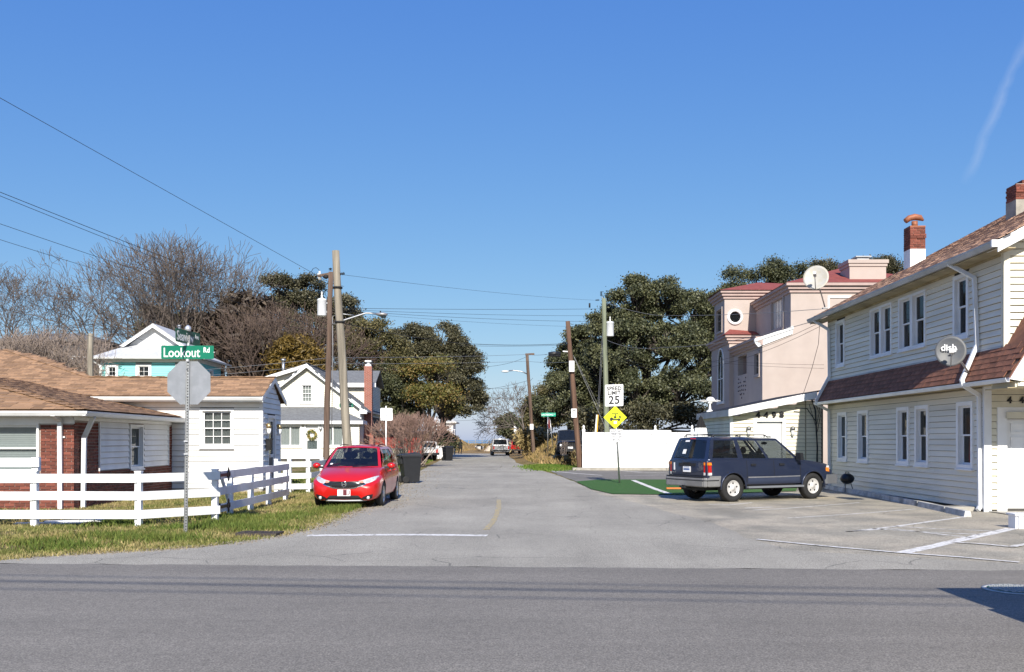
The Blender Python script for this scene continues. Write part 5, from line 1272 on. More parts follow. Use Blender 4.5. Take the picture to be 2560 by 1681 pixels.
# plain white back of a sign beyond the red car
b = Vector(((965-1280)*50/F, 50, 0))
simple_sign('road_sign', 'blank white back of a square sign beyond the red car', b, lambda t: plate('sign_plate', t, Vector((.02,.05,3.05)), .66, .68, .05, MT['sign_white']), 3.5, .035, MT['white_paint'])
# Pleasure Ave blades behind the leaning pole
b = Vector(((866-1280)*48/F, 48, 0))
def pleasure(t):
    s = plate('name_blade', t, Vector((0,-.04,at(0,1014,48).z)), .72, .21, .02, MT['sign_green'])
    text_mesh('lettering', 'Pleasure Ave', .15, MT['sign_white'], s, Vector((0,-.04,at(0,1014,48).z)), X3, Z3, (0,-1,0), n=.006, xs=.78)
    plate('name_blade', t, Vector((0,0,at(0,1002,48).z)), .7, .21, .02, MT['sign_green_shaded'], U=(.25,.97,0), N=(.97,-.25,0))
simple_sign('street_sign', 'green street name blades behind the leaning grey pole', b, pleasure, at(0,996,48).z)
# stop sign and street name on the bank
b = Vector(((1369.5-1280)*64/F, 64, hz((1369.5-1280)*64/F, 64)))
def bank_sign(t):
    z = at(0,1036.5,64).z-b.z; k = Vector((.05,-.03,z))
    s = plate('name_blade', t, k, 1.0, .25, .02, mat('sign_teal', (.0,.33,.20), .35)); text_mesh('lettering', 'LAUDERDALE', .17, MT['sign_white'], s, k-Vector((.08,0,.01)), X3, Z3, (0,-1,0), n=.006, xs=.8, bold=.003); text_mesh('lettering', 'Ave', .09, MT['sign_white'], s, k+Vector((.42,0,.03)), X3, Z3, (0,-1,0), n=.006, xs=.8)
    zs = at(0,1060,64).z-b.z; d = Vector((.28,.96,0)); n = Vector((.96,-.28,0))
    plate('stop_plate', t, Vector((.1,0,zs)), 0, 0, 0, MT['sign_red'], U=d, N=n, poly=OCT(.72)); frame_line('border', t, Vector((.1,0,zs)), 0,0,0,0, MT['sign_white'], U=d, N=n, o=OCT(.71), i_=OCT(.66))
    quick('second_post', lambda m: m.tube([(.42,.5,-.1),(.16,.05,zs+.3)], .03, 6), MT['galv'], t)
simple_sign('street_sign', 'green street name blade above a stop sign on the grassy bank', b, bank_sign, at(0,1030,64).z-b.z, .035)
# far warning and stop signs at the corner
b = Vector(((1268-1280)*118/F, 118, hz(-.6,118)))
def far_stop(t):
    z = at(0,1082,118).z-b.z; s = plate('stop_plate', t, Vector((.05,-.05,z)), 0, 0, 0, MT['sign_red'], poly=OCT(.76)); frame_line('border', s, Vector((.05,-.05,z)), 0,0,0,0, MT['sign_white'], o=OCT(.75), i_=OCT(.69))
    text_mesh('lettering', 'STOP', .26, MT['sign_white'], s, Vector((.05,-.05,z)), X3, Z3, (0,-1,0), n=.006, xs=.8)
    plate('name_blade', t, Vector((.05,-.04,at(0,1071,118).z-b.z)), .95, .22, .02, MT['sign_green'])
simple_sign('street_sign', 'small red stop sign facing the street at the far corner', b, far_stop, at(0,1069,118).z-b.z, .03)
b = Vector(((1263-1280)*121/F, 121, hz(-.9,121)))
simple_sign('road_sign', 'small amber diamond warning sign at the far corner', b, lambda t: plate('sign_plate', t, Vector((0,-.04,at(0,1086,121).z-b.z)), 0,0,0, MT['sign_amber'], poly=[(.42,0),(0,.42),(-.42,0),(0,-.42)]), at(0,1080,121).z-b.z, .03)
b = Vector(((1288-1280)*112/F, 112, hz(.4,112)))
simple_sign('road_sign', 'narrow white back of a sign past the grassy bank', b, lambda t: plate('sign_plate', t, Vector((0,-.04,at(0,1073,112).z-b.z)), .32,.75,.03, MT['sign_white']), at(0,1064,112).z-b.z, .03)

# ================================================================== utility poles
def pole(label, base, top, r0, r1, m, group='utility poles'):
    t = empty('utility_pole', base, 0, label, 'pole', group); d = Vector(top)-Vector(base); n = 8
    quick('shaft', lambda mb: mb.tube([Vector((0,0,-.3))]+[d*i/n+Vector((math.sin(i*1.7)*.012, 0, 0)) for i in range(n+1)], [r0]+[r0+(r1-r0)*i/n for i in range(n+1)], 12), m, t)
    return t, d
def transformer(t, p, r, h, side):
    c = quick('transformer', lambda m: m.lathe(p, (0,0,1), [(r*.96,0),(r,.03),(r,h-.05),(r*1.04,h-.04),(r*1.04,h),(r*.8,h+.05),(.02,h+.07)], 16), mat('transformer_grey', (.62,.64,.66), .4, .05, 3), t)
    quick('bushing', lambda m: m.lathe(p+Vector((0,-.03,h)), (0,0,1), [(.04,0),(.06,.08),(.035,.12),(.055,.18),(.03,.24),(.05,.3),(.01,.38)], 10), MT['curtain'], c)
    quick('bracket', lambda m: (m.bar(p+Vector((side*r,0,h*.25)), p+Vector((side*(r+.16),0,h*.25)), .06, .08), m.bar(p+Vector((side*r,0,h*.8)), p+Vector((side*(r+.16),0,h*.8)), .06, .08)), MT['galv'], c)
def insulator(m, p, d, n=3, r=.06):
    d = Vector(d).normalized()
    for i in range(n): m.lathe(Vector(p)+d*(.06*i), d, [(.02,0),(r,.02),(.02,.05)], 8)

pA_b = Vector(((813.5-1280)*41/F, 41, 0)); pA_t = at(827,680,41)
tA, dA = pole('brown utility pole with grey transformer beside the leaning pole', pA_b, pA_t, .148, .11, MT['pole_brown'])
K = lambda px, py: at(px,py,41)-pA_b
transformer(tA, K(805,790), .21, .72, 1)
quick('crossarm', lambda m: (m.bar(K(795,690), K(838,682), .09, .11),), MT['pole_brown'], tA)
quick('insulators', lambda m: (insulator(m, K(826,676), (0,0,1), 2, .09), insulator(m, K(816,690), (-1,0,-.1), 3, .09), insulator(m, K(803,690), (-1,0,-.2), 2, .08), m.ball(K(815,692), (.12,.12,.1), 8, 6)), MT['dark'], tA)
quick('fuse_cutout', lambda m: (m.tube([K(799,678), K(800,700)], .045, 6), m.tube([K(795,684), K(797,699)], .03, 6)), MT['curtain'], tA)
quick('conduit', lambda m: m.tube([K(831,792), K(832,870), K(831,940), K(829,1100)], .022, 6), MT['wire_pale'], tA)
quick('jumper_wire', lambda m: m.tube([K(800,698), K(806,712), K(806,740), K(805,752)], .012, 4), MT['wire'], tA)
quick('jumper_loop', lambda m: m.tube([K(778,680), K(783,671), K(790,669), K(797,674), K(799,680)], .012, 4), MT['wire'], tA)
# street light arm
arm = quick('lamp_arm', lambda m: (m.tube([K(829,812), K(862,800), K(914,783), K(925,783), K(941,785)], [.045,.045,.04,.03,.03], 8), m.tube([K(830,790), K(858,785), K(884,788)], .02, 6)), MT['galv'], tA)
quick('lamp_head', lambda m: (m.ball(K(955,786), (.26,.16,.09), 12, 8), m.tube([K(941,785), K(950,785)], .06, 8)), mat('lamp_body', (.34,.33,.33), .4, .1, metal=.5), arm)
quick('lamp_lens', lambda m: m.ball(K(958,790), (.14,.12,.10), 10, 8), MT['pane'], arm)
quick('photocell', lambda m: m.tube([K(951,781), K(951,777)], .03, 8), MT['dark'], arm)
pB_b = Vector(((875-1280)*31/F, 31, 0)); pB_t = at(838.5,627,31)
tB, dB = pole('tall leaning grey wooden pole behind the red car', pB_b, pB_t, .158, .122, MT['pole_grey'])
KB = lambda px, py: at(px,py,31)-pB_b
quick('insulators', lambda m: (insulator(m, KB(849,685), (1,0,.1), 3, .06),), MT['dark'], tB)
quick('bands', lambda m: [m.tube([dB*f-Vector((0,0,.03)), dB*f+Vector((0,0,.03))], .165, 12) for f in (.845,.70)], MT['dark'], tB)
# right side
pC_b = Vector(((1334-1280)*74/F, 74, hz(1.74,74))); tC, dC = pole('brown street light pole on the grassy bank', pC_b, at(1317.5,886,74), .15, .12, MT['pole_brown'])
KC = lambda px, py: at(px,py,74)-pC_b
arm = quick('lamp_arm', lambda m: m.tube([KC(1318,935), KC(1305,929), KC(1285,926), KC(1272,927)], .045, 8), MT['galv'], tC)
quick('lamp_head', lambda m: m.ball(KC(1263,928.5), (.32,.14,.09), 12, 8), mat('lamp_pale', (.62,.63,.64), .4), arm)
quick('crossarm', lambda m: m.bar(KC(1313,886), KC(1336,885), .14, .14), MT['pole_brown'], tC)
plate('no_parking_plate', tC, KC(1329,1067)+Vector((0,-.2,0)), .28, .45, .02, MT['sign_white'])
pD_b = Vector(((1450-1280)*52/F, 52, .0)); tD, dD = pole('leaning brown utility pole with pale box and no-parking sign', pD_b, at(1419,803,52), .165, .125, mat('pole_red', (.13,.075,.05), .9, .35, 3, bmp=.6, bscale=25, stretch=(4,4,.25)))
KD = lambda px, py: at(px,py,52)-pD_b
quick('junction_box', lambda m: m.box(KD(1422,930)+Vector((0,-.3,0)), KD(1435,903)+Vector((0,-.13,0))), MT['white_paint'], tD)
s = plate('no_parking_plate', tD, KD(1434.5,1033)+Vector((0,-.2,0)), .30, .5, .02, MT['sign_white'])
frame_line('prohibition_ring', s, KD(1434.5,1029)+Vector((0,-.2,0)), 0,0,0,0, MT['sign_black'], o=[(.10*math.cos(a*.524), .12*math.sin(a*.524)) for a in range(12)], i_=[(.07*math.cos(a*.524), .09*math.sin(a*.524)) for a in range(12)], n=.006)
text_mesh('lettering', 'P', .2, MT['sign_black'], s, KD(1434.5,1029)+Vector((0,-.2,0)), X3, Z3, (0,-1,0), n=.007)
quick('cable_riser', lambda m: m.tube([KD(1427,895), KD(1426,960), KD(1430,1040)], .05, 6), MT['dark'], tD)
quick('cable_splice', lambda m: (m.tube([KD(1371,885), KD(1385,884), KD(1402,884)], [.10,.13,.10], 8), m.tube([KD(1372,888), KD(1402,889)], .08, 8)), MT['black_plastic'], tD)
quick('bracket', lambda m: (m.bar(KD(1407,878), KD(1430,880), .05, .06),), MT['alu'], tD)
pE_b = Vector(((1519-1280)*58/F, 58, 0)); tE, dE = pole('greenish utility pole with transformer behind the vinyl fence', pE_b, at(1509.5,746,58), .19, .13, MT['pole_green'])
KE = lambda px, py: at(px,py,58)-pE_b
transformer(tE, KE(1525,841), .24, .88, -1)
quick('insulators', lambda m: (insulator(m, KE(1503,740), (0,0,1), 5, .08), insulator(m, KE(1498,750), (-1,0,-.05), 4, .06), insulator(m, KE(1519,762), (1,0,.1), 3, .1), m.tube([KE(1474,758), KE(1474,769)], .06, 6)), MT['dark'], tE)
quick('top_pin', lambda m: m.tube([KE(1509,748), KE(1503,742)], .03, 6), MT['galv'], tE)
# far-left pole behind the roof, poles behind the camera that carry the wires whose shadows cross the road
pole('weathered grey pole between the bungalow roof and turquoise house', Vector(((227-1280)*52/F,52,0)), at(226,834,52), .17, .15, MT['pole_grey'])
pole('utility pole beside the cross street, out to the west', Vector((-45,3.2,0)), Vector((-45,3.2,9)), .16, .12, MT['pole_brown'])
pole('utility pole beside the cross street, out to the east', Vector((45,-5.8,0)), Vector((45,-5.8,9)), .16, .12, MT['pole_brown'])

# ================================================================== wires
def wire(label, P, sag=0.0, r=.014, m=None, n=16, group='overhead wires'):
    P = [Vector(p) for p in P]; pts = []
    for a, b in zip(P[:-1], P[1:]):
        for i in range(n): f = i/n; pts.append(a.lerp(b, f)-Vector((0,0,4*sag*f*(1-f))))
    pts.append(P[-1])
    o = MB().tube(pts, r*.6, 6).build('overhead_wire', m or MT['wire'], None, fix=False)
    return tag(o, label, 'wire', group)
A_ = lambda py: at(822,py,41)
wire('topmost single wire climbing to the upper left sky edge', [at(-220,121.5,22), at(824,706,41), at(860,716,41)], 0, .013)
wire('upper of the paired wires sloping across the left sky', [at(-220,392,24), A_(800)], .05, .015)
wire('lower of the paired wires sloping across the left sky', [at(-220,400,24), A_(809)], .08, .013)
wire('third wire down from the top at the left edge', [at(-220,483,26), A_(826)], .1, .013)
wire('fourth wire down at the left edge over the bare tree', [at(-220,529,27), A_(842)], .1, .012)
wire('low wire crossing the bare trees toward the turquoise house', [at(-220,640,30), at(300,835,48), at(700,925,57)], .1, .012)
wire('lowest wire crossing the bare branches on the left', [at(-220,690,32), at(330,870,52)], .1, .012)
S1 = [at(1507,757,58), at(1507,771,58), at(1507,792,58)]
wire('faint high wire from the leaning pole to the green pole', [at(851,686,31), at(1497,751,58)], .12, .009)
wire('top wire of three spanning the street between poles', [A_(770), at(1507,772,58)], .05, .016)
wire('middle wire of three spanning the street between poles', [A_(772), at(1507,789,58)], .1, .013)
wire('lower wire of three spanning the street between poles', [A_(774), at(1507,804,58)], .12, .014)
wire('thin wire from the brown pole to the leaning right pole', [A_(776), at(1419,816,52)], .1, .009)
wire('twisted service cable sagging over the street to the right pole', [A_(800), at(1150,858,46), at(1425,858,52)], .1, .022)
wire('thin cable under the twisted service cable', [at(1150,864,46), at(1425,862,52)], .05, .015)
wire('upper pale cable running low across the cream house roof', [at(420,930,48), at(825,894,41), at(1318,886,74), at(1372,885,52)], .06, .018, MT['wire_pale'])
wire('lower pale cable running low across the cream house roof', [at(420,945,48), at(825,909,41), at(1318,903,74), at(1425,905,52)], .06, .016, MT['wire_pale'])
wire('drooping wire from the street light pole toward the left trees', [at(1316,892,74), at(1240,914,72), at(1120,920,70)], .1, .02)
wire('distant wire low over the road end', [at(1100,968,100), at(1240,970,100), at(1290,966,100)], .15, .025)
wire('farther distant wire above the sea horizon', [at(1080,1052,110), at(1290,1040,110)], .2, .025)
wire('far wire running into the right trees', [at(1200,975,96), at(1318,952,74), at(1332,945,74)], .1, .02)
wire('pale thick wire from the green pole across the right trees', [at(1516,756,58), at(1640,788,53), at(2057,772,33)], .1, .018, MT['wire_pale'])
wire('pale service wire from below the green pole transformer', [at(1516,850,58), at(1660,868,50), at(2051,798,32)], .25, .018, MT['wire_pale'])
wire('upper dark service wire sagging across the pink house', [at(1516,880,58), at(2051,806,32)], 1.2, .011)
wire('lower dark service wire sagging across the pink house', [at(1516,885,58), at(2054,814,32)], 1.3, .011)
wire('thin wire passing over the pink house windows', [at(1782,905,44), at(2060,921,33)], .05, .009)
wire('thinner wire just above it on the pink wall', [at(1782,900,44), at(2060,912,33)], .05, .009)
wire('slack cable hanging down the pink wall from the roof corner', [at(2050,800,32), at(2046,860,32), at(2030,920,32), at(2008,985,32)], .0, .014)
wire('left guy wire of the green pole', [at(1506,830,58), at(1495,1010,53), at(1494,1024,53)], 0, .012, MT['wire_pale'], group='guy wires')
wire('right guy wire of the green pole', [at(1508,850,58), at(1497,1024,53)], 0, .012, MT['wire_pale'], group='guy wires')
wire('long guy wire from the leaning right pole to the fence foot', [at(1433,888,52), at(1558,1168,50.5)], 0, .018, MT['wire_pale'], group='guy wires')
wire('short steep guy wire beside the long one', [at(1436,893,52), at(1499,1020,53)], 0, .018, MT['wire_pale'], group='guy wires')
g = empty('guy_guard', at(1488,1086,53), 0, 'white and yellow guy wire guard rising above the vinyl fence', 'guard')
gk = lambda px, py: at(px,py,53)-at(1488,1086,53)
quick('white_side', lambda m: m.bar(gk(1486.5,1110), gk(1492.5,1037), .09, .05, up=(0,1,0)), MT['white_paint'], g); quick('yellow_side', lambda m: m.bar(gk(1490,1110), gk(1495,1037), .07, .055, up=(0,1,0)), mat('guard_yellow', (.65,.35,.03), .5), g)
for i, (dy, z, r) in enumerate(((0,8,.022),(-.42,8,.02),(-.5,8.02,.02),(-.82,7.9,.022))):
    o = wire(['northmost','second','third','southmost'][i]+' wire over the cross street, casting a shadow line on it', [(-45,-1.15+4.4+dy,z), (45,-1.15-4.6+dy,z)], .0, r, group='wires above the cross street')
# ================================================================== vehicles
def catmull(P, n):
    out_ = []; P = [np.array(p, float) for p in P]
    for i in range(len(P)-1):
        p0, p1, p2, p3 = P[max(i-1,0)], P[i], P[i+1], P[min(i+2,len(P)-1)]
        for k in range(n):
            t = k/n
            out_.append(.5*((2*p1)+(-p0+p2)*t+(2*p0-5*p1+4*p2-p3)*t*t+(-p0+3*p1-3*p2+p3)*t**3))
    out_.append(P[-1]); return out_
def paint(name, col, metal=.25, rough=.28):
    m = mat(name, col, rough, .04, 2, metal=metal, spec=.5, coat=.8); return m
def loft_body(stations, ny=4):
    """stations: (y, zb, zm, zt, zc, wb, wm, wt)"""
    fine = catmull(stations, ny); V, Fc = [], []; k = None
    for y, zb, zm, zt, zc, wb, wm, wt in fine:
        half = [(wb*.55,zb-.0),(wb*.9,zb),(wb+.3*(wm-wb),zb+.05),(wm*.985,zb+.42*(zm-zb)),(wm,zm),(wm*.985,zm+.45*(zt-zm)),(wt+.25*(wm-wt),zt-.06),(wt,zt-.015),(wt*.93,zt+.3*(zc-zt)+.008),(wt*.6,zt+.75*(zc-zt)+.01)]
        ring = [(0,zb)]+half+[(0,zc+.01)]+[(-x,z) for x, z in reversed(half)]
        k = len(ring); V += [(x,y,z) for x, z in ring]
    n = len(fine)
    for i in range(n-1):
        for j in range(k): j2 = (j+1) % k; Fc.append((i*k+j, i*k+j2, (i+1)*k+j2, (i+1)*k+j))
    Fc.append(tuple(range(k-1,-1,-1))); Fc.append(tuple((n-1)*k+j for j in range(k)))
    m = MB(); m.add(V, Fc, 0, True); return m
def cut_wells(me, wells, r, depth, width):
    """wheel arches cut out of the body shell"""
    ob = bpy.data.objects.new('tmp', me); COL.objects.link(ob); cm = MB()
    for (y, z) in wells:
        for s in (-1, 1): cm.lathe((s*(width-depth),y,z), (s,0,0), [(r,0),(r,depth+.2)], 28, smooth=False)
    cme = cm.mesh('cutter', me.materials[0]); bm = bmesh.new(); bm.from_mesh(cme); bmesh.ops.recalc_face_normals(bm, faces=bm.faces); bm.to_mesh(cme); bm.free()
    co = bpy.data.objects.new('tmpc', cme); COL.objects.link(co)
    md = ob.modifiers.new('b', 'BOOLEAN'); md.operation = 'DIFFERENCE'; md.object = co; md.solver = 'EXACT'
    dg = bpy.context.evaluated_depsgraph_get(); new = bpy.data.meshes.new_from_object(ob.evaluated_get(dg))
    bpy.data.objects.remove(ob); bpy.data.objects.remove(co)
    for p in new.polygons:
        c = p.center
        for (y, z) in wells:
            d = math.hypot(c.y-y, c.z-z)
            if d < r*.99 or (abs(d-r) < .012 and abs(c.x) < width-.03 and abs(p.normal.x) < .5): p.material_index = 1
    return new
class Patch:
    def __init__(s, p00, p10, p11, p01, bulge=None): s.c = [Vector(p) for p in (p00,p10,p11,p01)]; s.b = bulge or (lambda u, v: Vector((0,0,0)))
    def __call__(s, u, v):
        a, b, c, d = s.c; return a*(1-u)*(1-v)+b*u*(1-v)+c*u*v+d*(1-u)*v+s.b(u, v)
def patch_cells(P, holes, body, glasses, n=10, m_=6, inset=.012, N=None):
    us = sorted({0,1,*[i/n for i in range(n+1)],*[h[0] for h in holes],*[h[1] for h in holes]}); vs_ = sorted({0,1,*[i/m_ for i in range(m_+1)],*[h[2] for h in holes],*[h[3] for h in holes]})
    for i in range(len(us)-1):
        for j in range(len(vs_)-1):
            uc, vc = (us[i]+us[i+1])/2, (vs_[j]+vs_[j+1])/2; q = [P(us[i],vs_[j]),P(us[i+1],vs_[j]),P(us[i+1],vs_[j+1]),P(us[i],vs_[j+1])]
            hit = [k for k, h in enumerate(holes) if h[0] < uc < h[1] and h[2] < vc < h[3]]
            if hit:
                glasses[hit[0]].add([p-N*inset for p in q], [(0,1,2,3)], 0, True)
            else: body.add(q, [(0,1,2,3)], 0, True)
def wheel(parent, x, y, r, w, side, rim_r, holes=5, m_rim=None, name='wheel'):
    t = quick(name, lambda m: m.lathe((x-side*w/2,y,r), (side,0,0), [(rim_r,0),(r*.93,0),(r*.985,w*.12),(r,w*.3),(r,w*.7),(r*.985,w*.88),(r*.93,w),(rim_r*1.02,w),(rim_r,w*.93),(rim_r*.98,w*.5)], 28, capends=False), MT['tyre'], parent)
    rm = m_rim or MT['alloy']; xo = x+side*w/2
    quick('rim', lambda m: m.lathe((xo-side*.05,y,r), (side,0,0), [(rim_r,0),(rim_r,.045),(rim_r*.93,.04),(rim_r*.85,.012),(rim_r*.3,.03),(rim_r*.28,.045),(.001,.047)], 28), rm, t)
    def hl(m):
        for k in range(holes):
            a = 2*math.pi*k/holes+.3; c = Vector((xo-side*.027, y+rim_r*.60*math.cos(a), r+rim_r*.60*math.sin(a)))
            u = Vector((0,math.cos(a),math.sin(a))); v = Vector((0,-math.sin(a),math.cos(a)))
            m.add([c+u*rim_r*.17*math.cos(b*.524)+v*rim_r*.11*math.sin(b*.524) for b in range(12)], [tuple(range(12))])
    quick('rim_holes', hl, MT['dark'], t)
    return t
class Decal:
    def __init__(s, me): s.t = BVHTree.FromPolygons([v.co for v in me.vertices], [tuple(p.vertices) for p in me.polygons])
    def hit(s, o, d):
        r = s.t.ray_cast(Vector(o), Vector(d)); return r[0], r[1]
    def make(s, name, parent, lower, upper, m, view='front', off=.006, rows=3, sub=3, side=1):
        L = catmull([(*p,) for p in lower], sub) if sub > 1 else lower; U = catmull([(*p,) for p in upper], sub) if sub > 1 else upper
        mb = MB(); V = []; ok = True
        for j in range(rows+1):
            for a, b in zip(L, U):
                p = np.array(a)*(1-j/rows)+np.array(b)*(j/rows)
                o, d = {'front': ((p[0],5,p[1]),(0,-1,0)), 'rear': ((p[0],-5,p[1]),(0,1,0)), 'side': ((side*3,p[0],p[1]),(-side,0,0)), 'top': ((p[0],p[1],4),(0,0,-1))}[view]
                h, n = s.hit(o, d)
                if h is None: h, n = Vector(o)*0+Vector((p[0] if view != 'side' else side*.8, {'front': 2.0, 'rear': -2.3}.get(view, p[0]), p[1])), -Vector(d)
                V.append(h-Vector(d)*off)
        k = len(L); mb.add(V, [(j*k+i, j*k+i+1, (j+1)*k+i+1, (j+1)*k+i) for j in range(rows) for i in range(k-1)], 0, True)
        return mb.build(name, m, parent, fix=False)
def seats(parent, rows, z, w, m):
    for y in rows:
        for x in ((-.36,.36) if y == rows[0] else (-.38,0,.38)):
            quick('seat', lambda mb: (mb.hexa([(x-.22,y-.1,z),(x+.22,y-.1,z),(x+.22,y+.42,z+.05),(x-.22,y+.42,z+.05),(x-.22,y-.05,z+.2),(x+.22,y-.05,z+.2),(x+.2,y+.42,z+.22),(x-.2,y+.42,z+.22)]), mb.hexa([(x-.22,y-.12,z+.1),(x+.22,y-.12,z+.1),(x+.22,y,z+.2),(x-.22,y,z+.2),(x-.17,y-.3,z+.66),(x+.17,y-.3,z+.66),(x+.17,y-.2,z+.66),(x-.17,y-.2,z+.66)]), mb.ball((x,y-.28,z+.76), (.12,.06,.1), 8, 6)), m, parent)
def vehicle(name, label, loc, rz, body_col, stations, wells, wheel_r, wheel_w, rim_r, track, cabin, cat='car', holes_side=(), detail=True, group=None, m_body=None, arch=1.17, holes_rear=((.08,.92,.1,.86),), holes_front=((.05,.95,.06,.93),), holes=5, glass_m=None, m_rim=None):
    t = empty(name, loc, rz, label, cat, group); mp = m_body or paint(name+'_paint', body_col)
    me = loft_body(stations).mesh('body', [mp, MT['dark']])
    bm = bmesh.new(); bm.from_mesh(me); bmesh.ops.recalc_face_normals(bm, faces=bm.faces); bm.to_mesh(me); bm.free()
    wid = max(s[6] for s in stations)
    if detail: me = cut_wells(me, [(y, wheel_r) for y in wells], wheel_r*arch, .32, wid)
    me.set_sharp_from_angle(angle=R(38))
    body = link('body', me, t); dc = Decal(me)
    for y in wells:
        for s in (-1, 1): wheel(t, s*track, y, wheel_r, wheel_w, s, rim_r, holes, m_rim)
    (br, bf, zr_, zf_, wr_, wf_), (rr, rf, zrr, zrf, wrr, wrf), crown, wb_, rb_, sb_ = cabin
    gm = glass_m or MT['car_glass']; cb = MB()
    B = lambda u: 4*u*(1-u)
    for s in (-1, 1):
        P = Patch((s*wr_,br,zr_), (s*wf_,bf,zf_), (s*wrf,rf,zrf), (s*wrr,rr,zrr), lambda u, v: Vector((s*sb_*B(v),0,0)))
        gl = [MB() for _ in holes_side]; patch_cells(P, holes_side, cb, gl, 12, 6, .012, Vector((s,0,0)))
        for g_ in gl: g_.build('side_window', gm, t, fix=False)
    P = Patch((wf_,bf,zf_), (-wf_,bf,zf_), (-wrf,rf,zrf), (wrf,rf,zrf), lambda u, v: Vector((0,wb_*B(u)*(1-.6*v),.012*B(v)+.025*B(u)*v)))
    gl = [MB()]; patch_cells(P, holes_front, cb, gl, 10, 6, .012, Vector((0,.8,.6))); ws = gl[0].build('windshield', gm, t, fix=False)
    P2 = Patch((-wr_,br,zr_), (wr_,br,zr_), (wrr,rr,zrr), (-wrr,rr,zrr), lambda u, v: Vector((0,-rb_*B(u),.025*B(u)*v)))
    gl = [MB()]; patch_cells(P2, holes_rear, cb, gl, 10, 6, .012, Vector((0,-1,.2))); rw = gl[0].build('rear_window', gm, t, fix=False)
    PR = Patch((wrr,rr,zrr), (wrf,rf,zrf), (-wrf,rf,zrf), (-wrr,rr,zrr), lambda u, v: Vector((0, (wb_*.4*B(v) if u > .99 else -rb_*B(v) if u < .01 else wb_*.4*B(v)*max(0,(u-.7)/.3)-rb_*B(v)*max(0,(.3-u)/.3)), crown*B(u)**.6*B(v)**.8+.025*B(v))))
    patch_cells(PR, (), cb, [], 10, 8, .0, Vector((0,0,1)))
    me2 = cb.mesh('cabin', mp); bm = bmesh.new(); bm.from_mesh(me2); bmesh.ops.remove_doubles(bm, verts=bm.verts, dist=.002); bmesh.ops.recalc_face_normals(bm, faces=bm.faces); bm.to_mesh(me2); bm.free()
    me2.set_sharp_from_angle(angle=R(50)); cab = link('cabin', me2, t)
    bv = cab.modifiers.new('round', 'BEVEL'); bv.width = .035; bv.segments = 3; bv.limit_method = 'ANGLE'; bv.angle_limit = R(35)
    return t, dc, mp, P, P2
MT['car_glass'] = glass('car_glass', (.008,.010,.012), .42, .02)
MT['car_glass_dark'] = glass('car_glass_dark', (.006,.007,.009), .10, .02)
MT['seat_cloth'] = mat('seat_cloth', (.022,.022,.026), .9, .2, 10)
MT['red_lens'] = mat('red_lens', (.42,.012,.008), .15, .1, 8, coat=1)
MT['amber_lens'] = mat('amber_lens', (.65,.20,.02), .15, .1, 8, coat=1)
MT['clear_lens'] = mat('clear_lens', (.60,.61,.62), .15, .3, 22, metal=.15, coat=1)

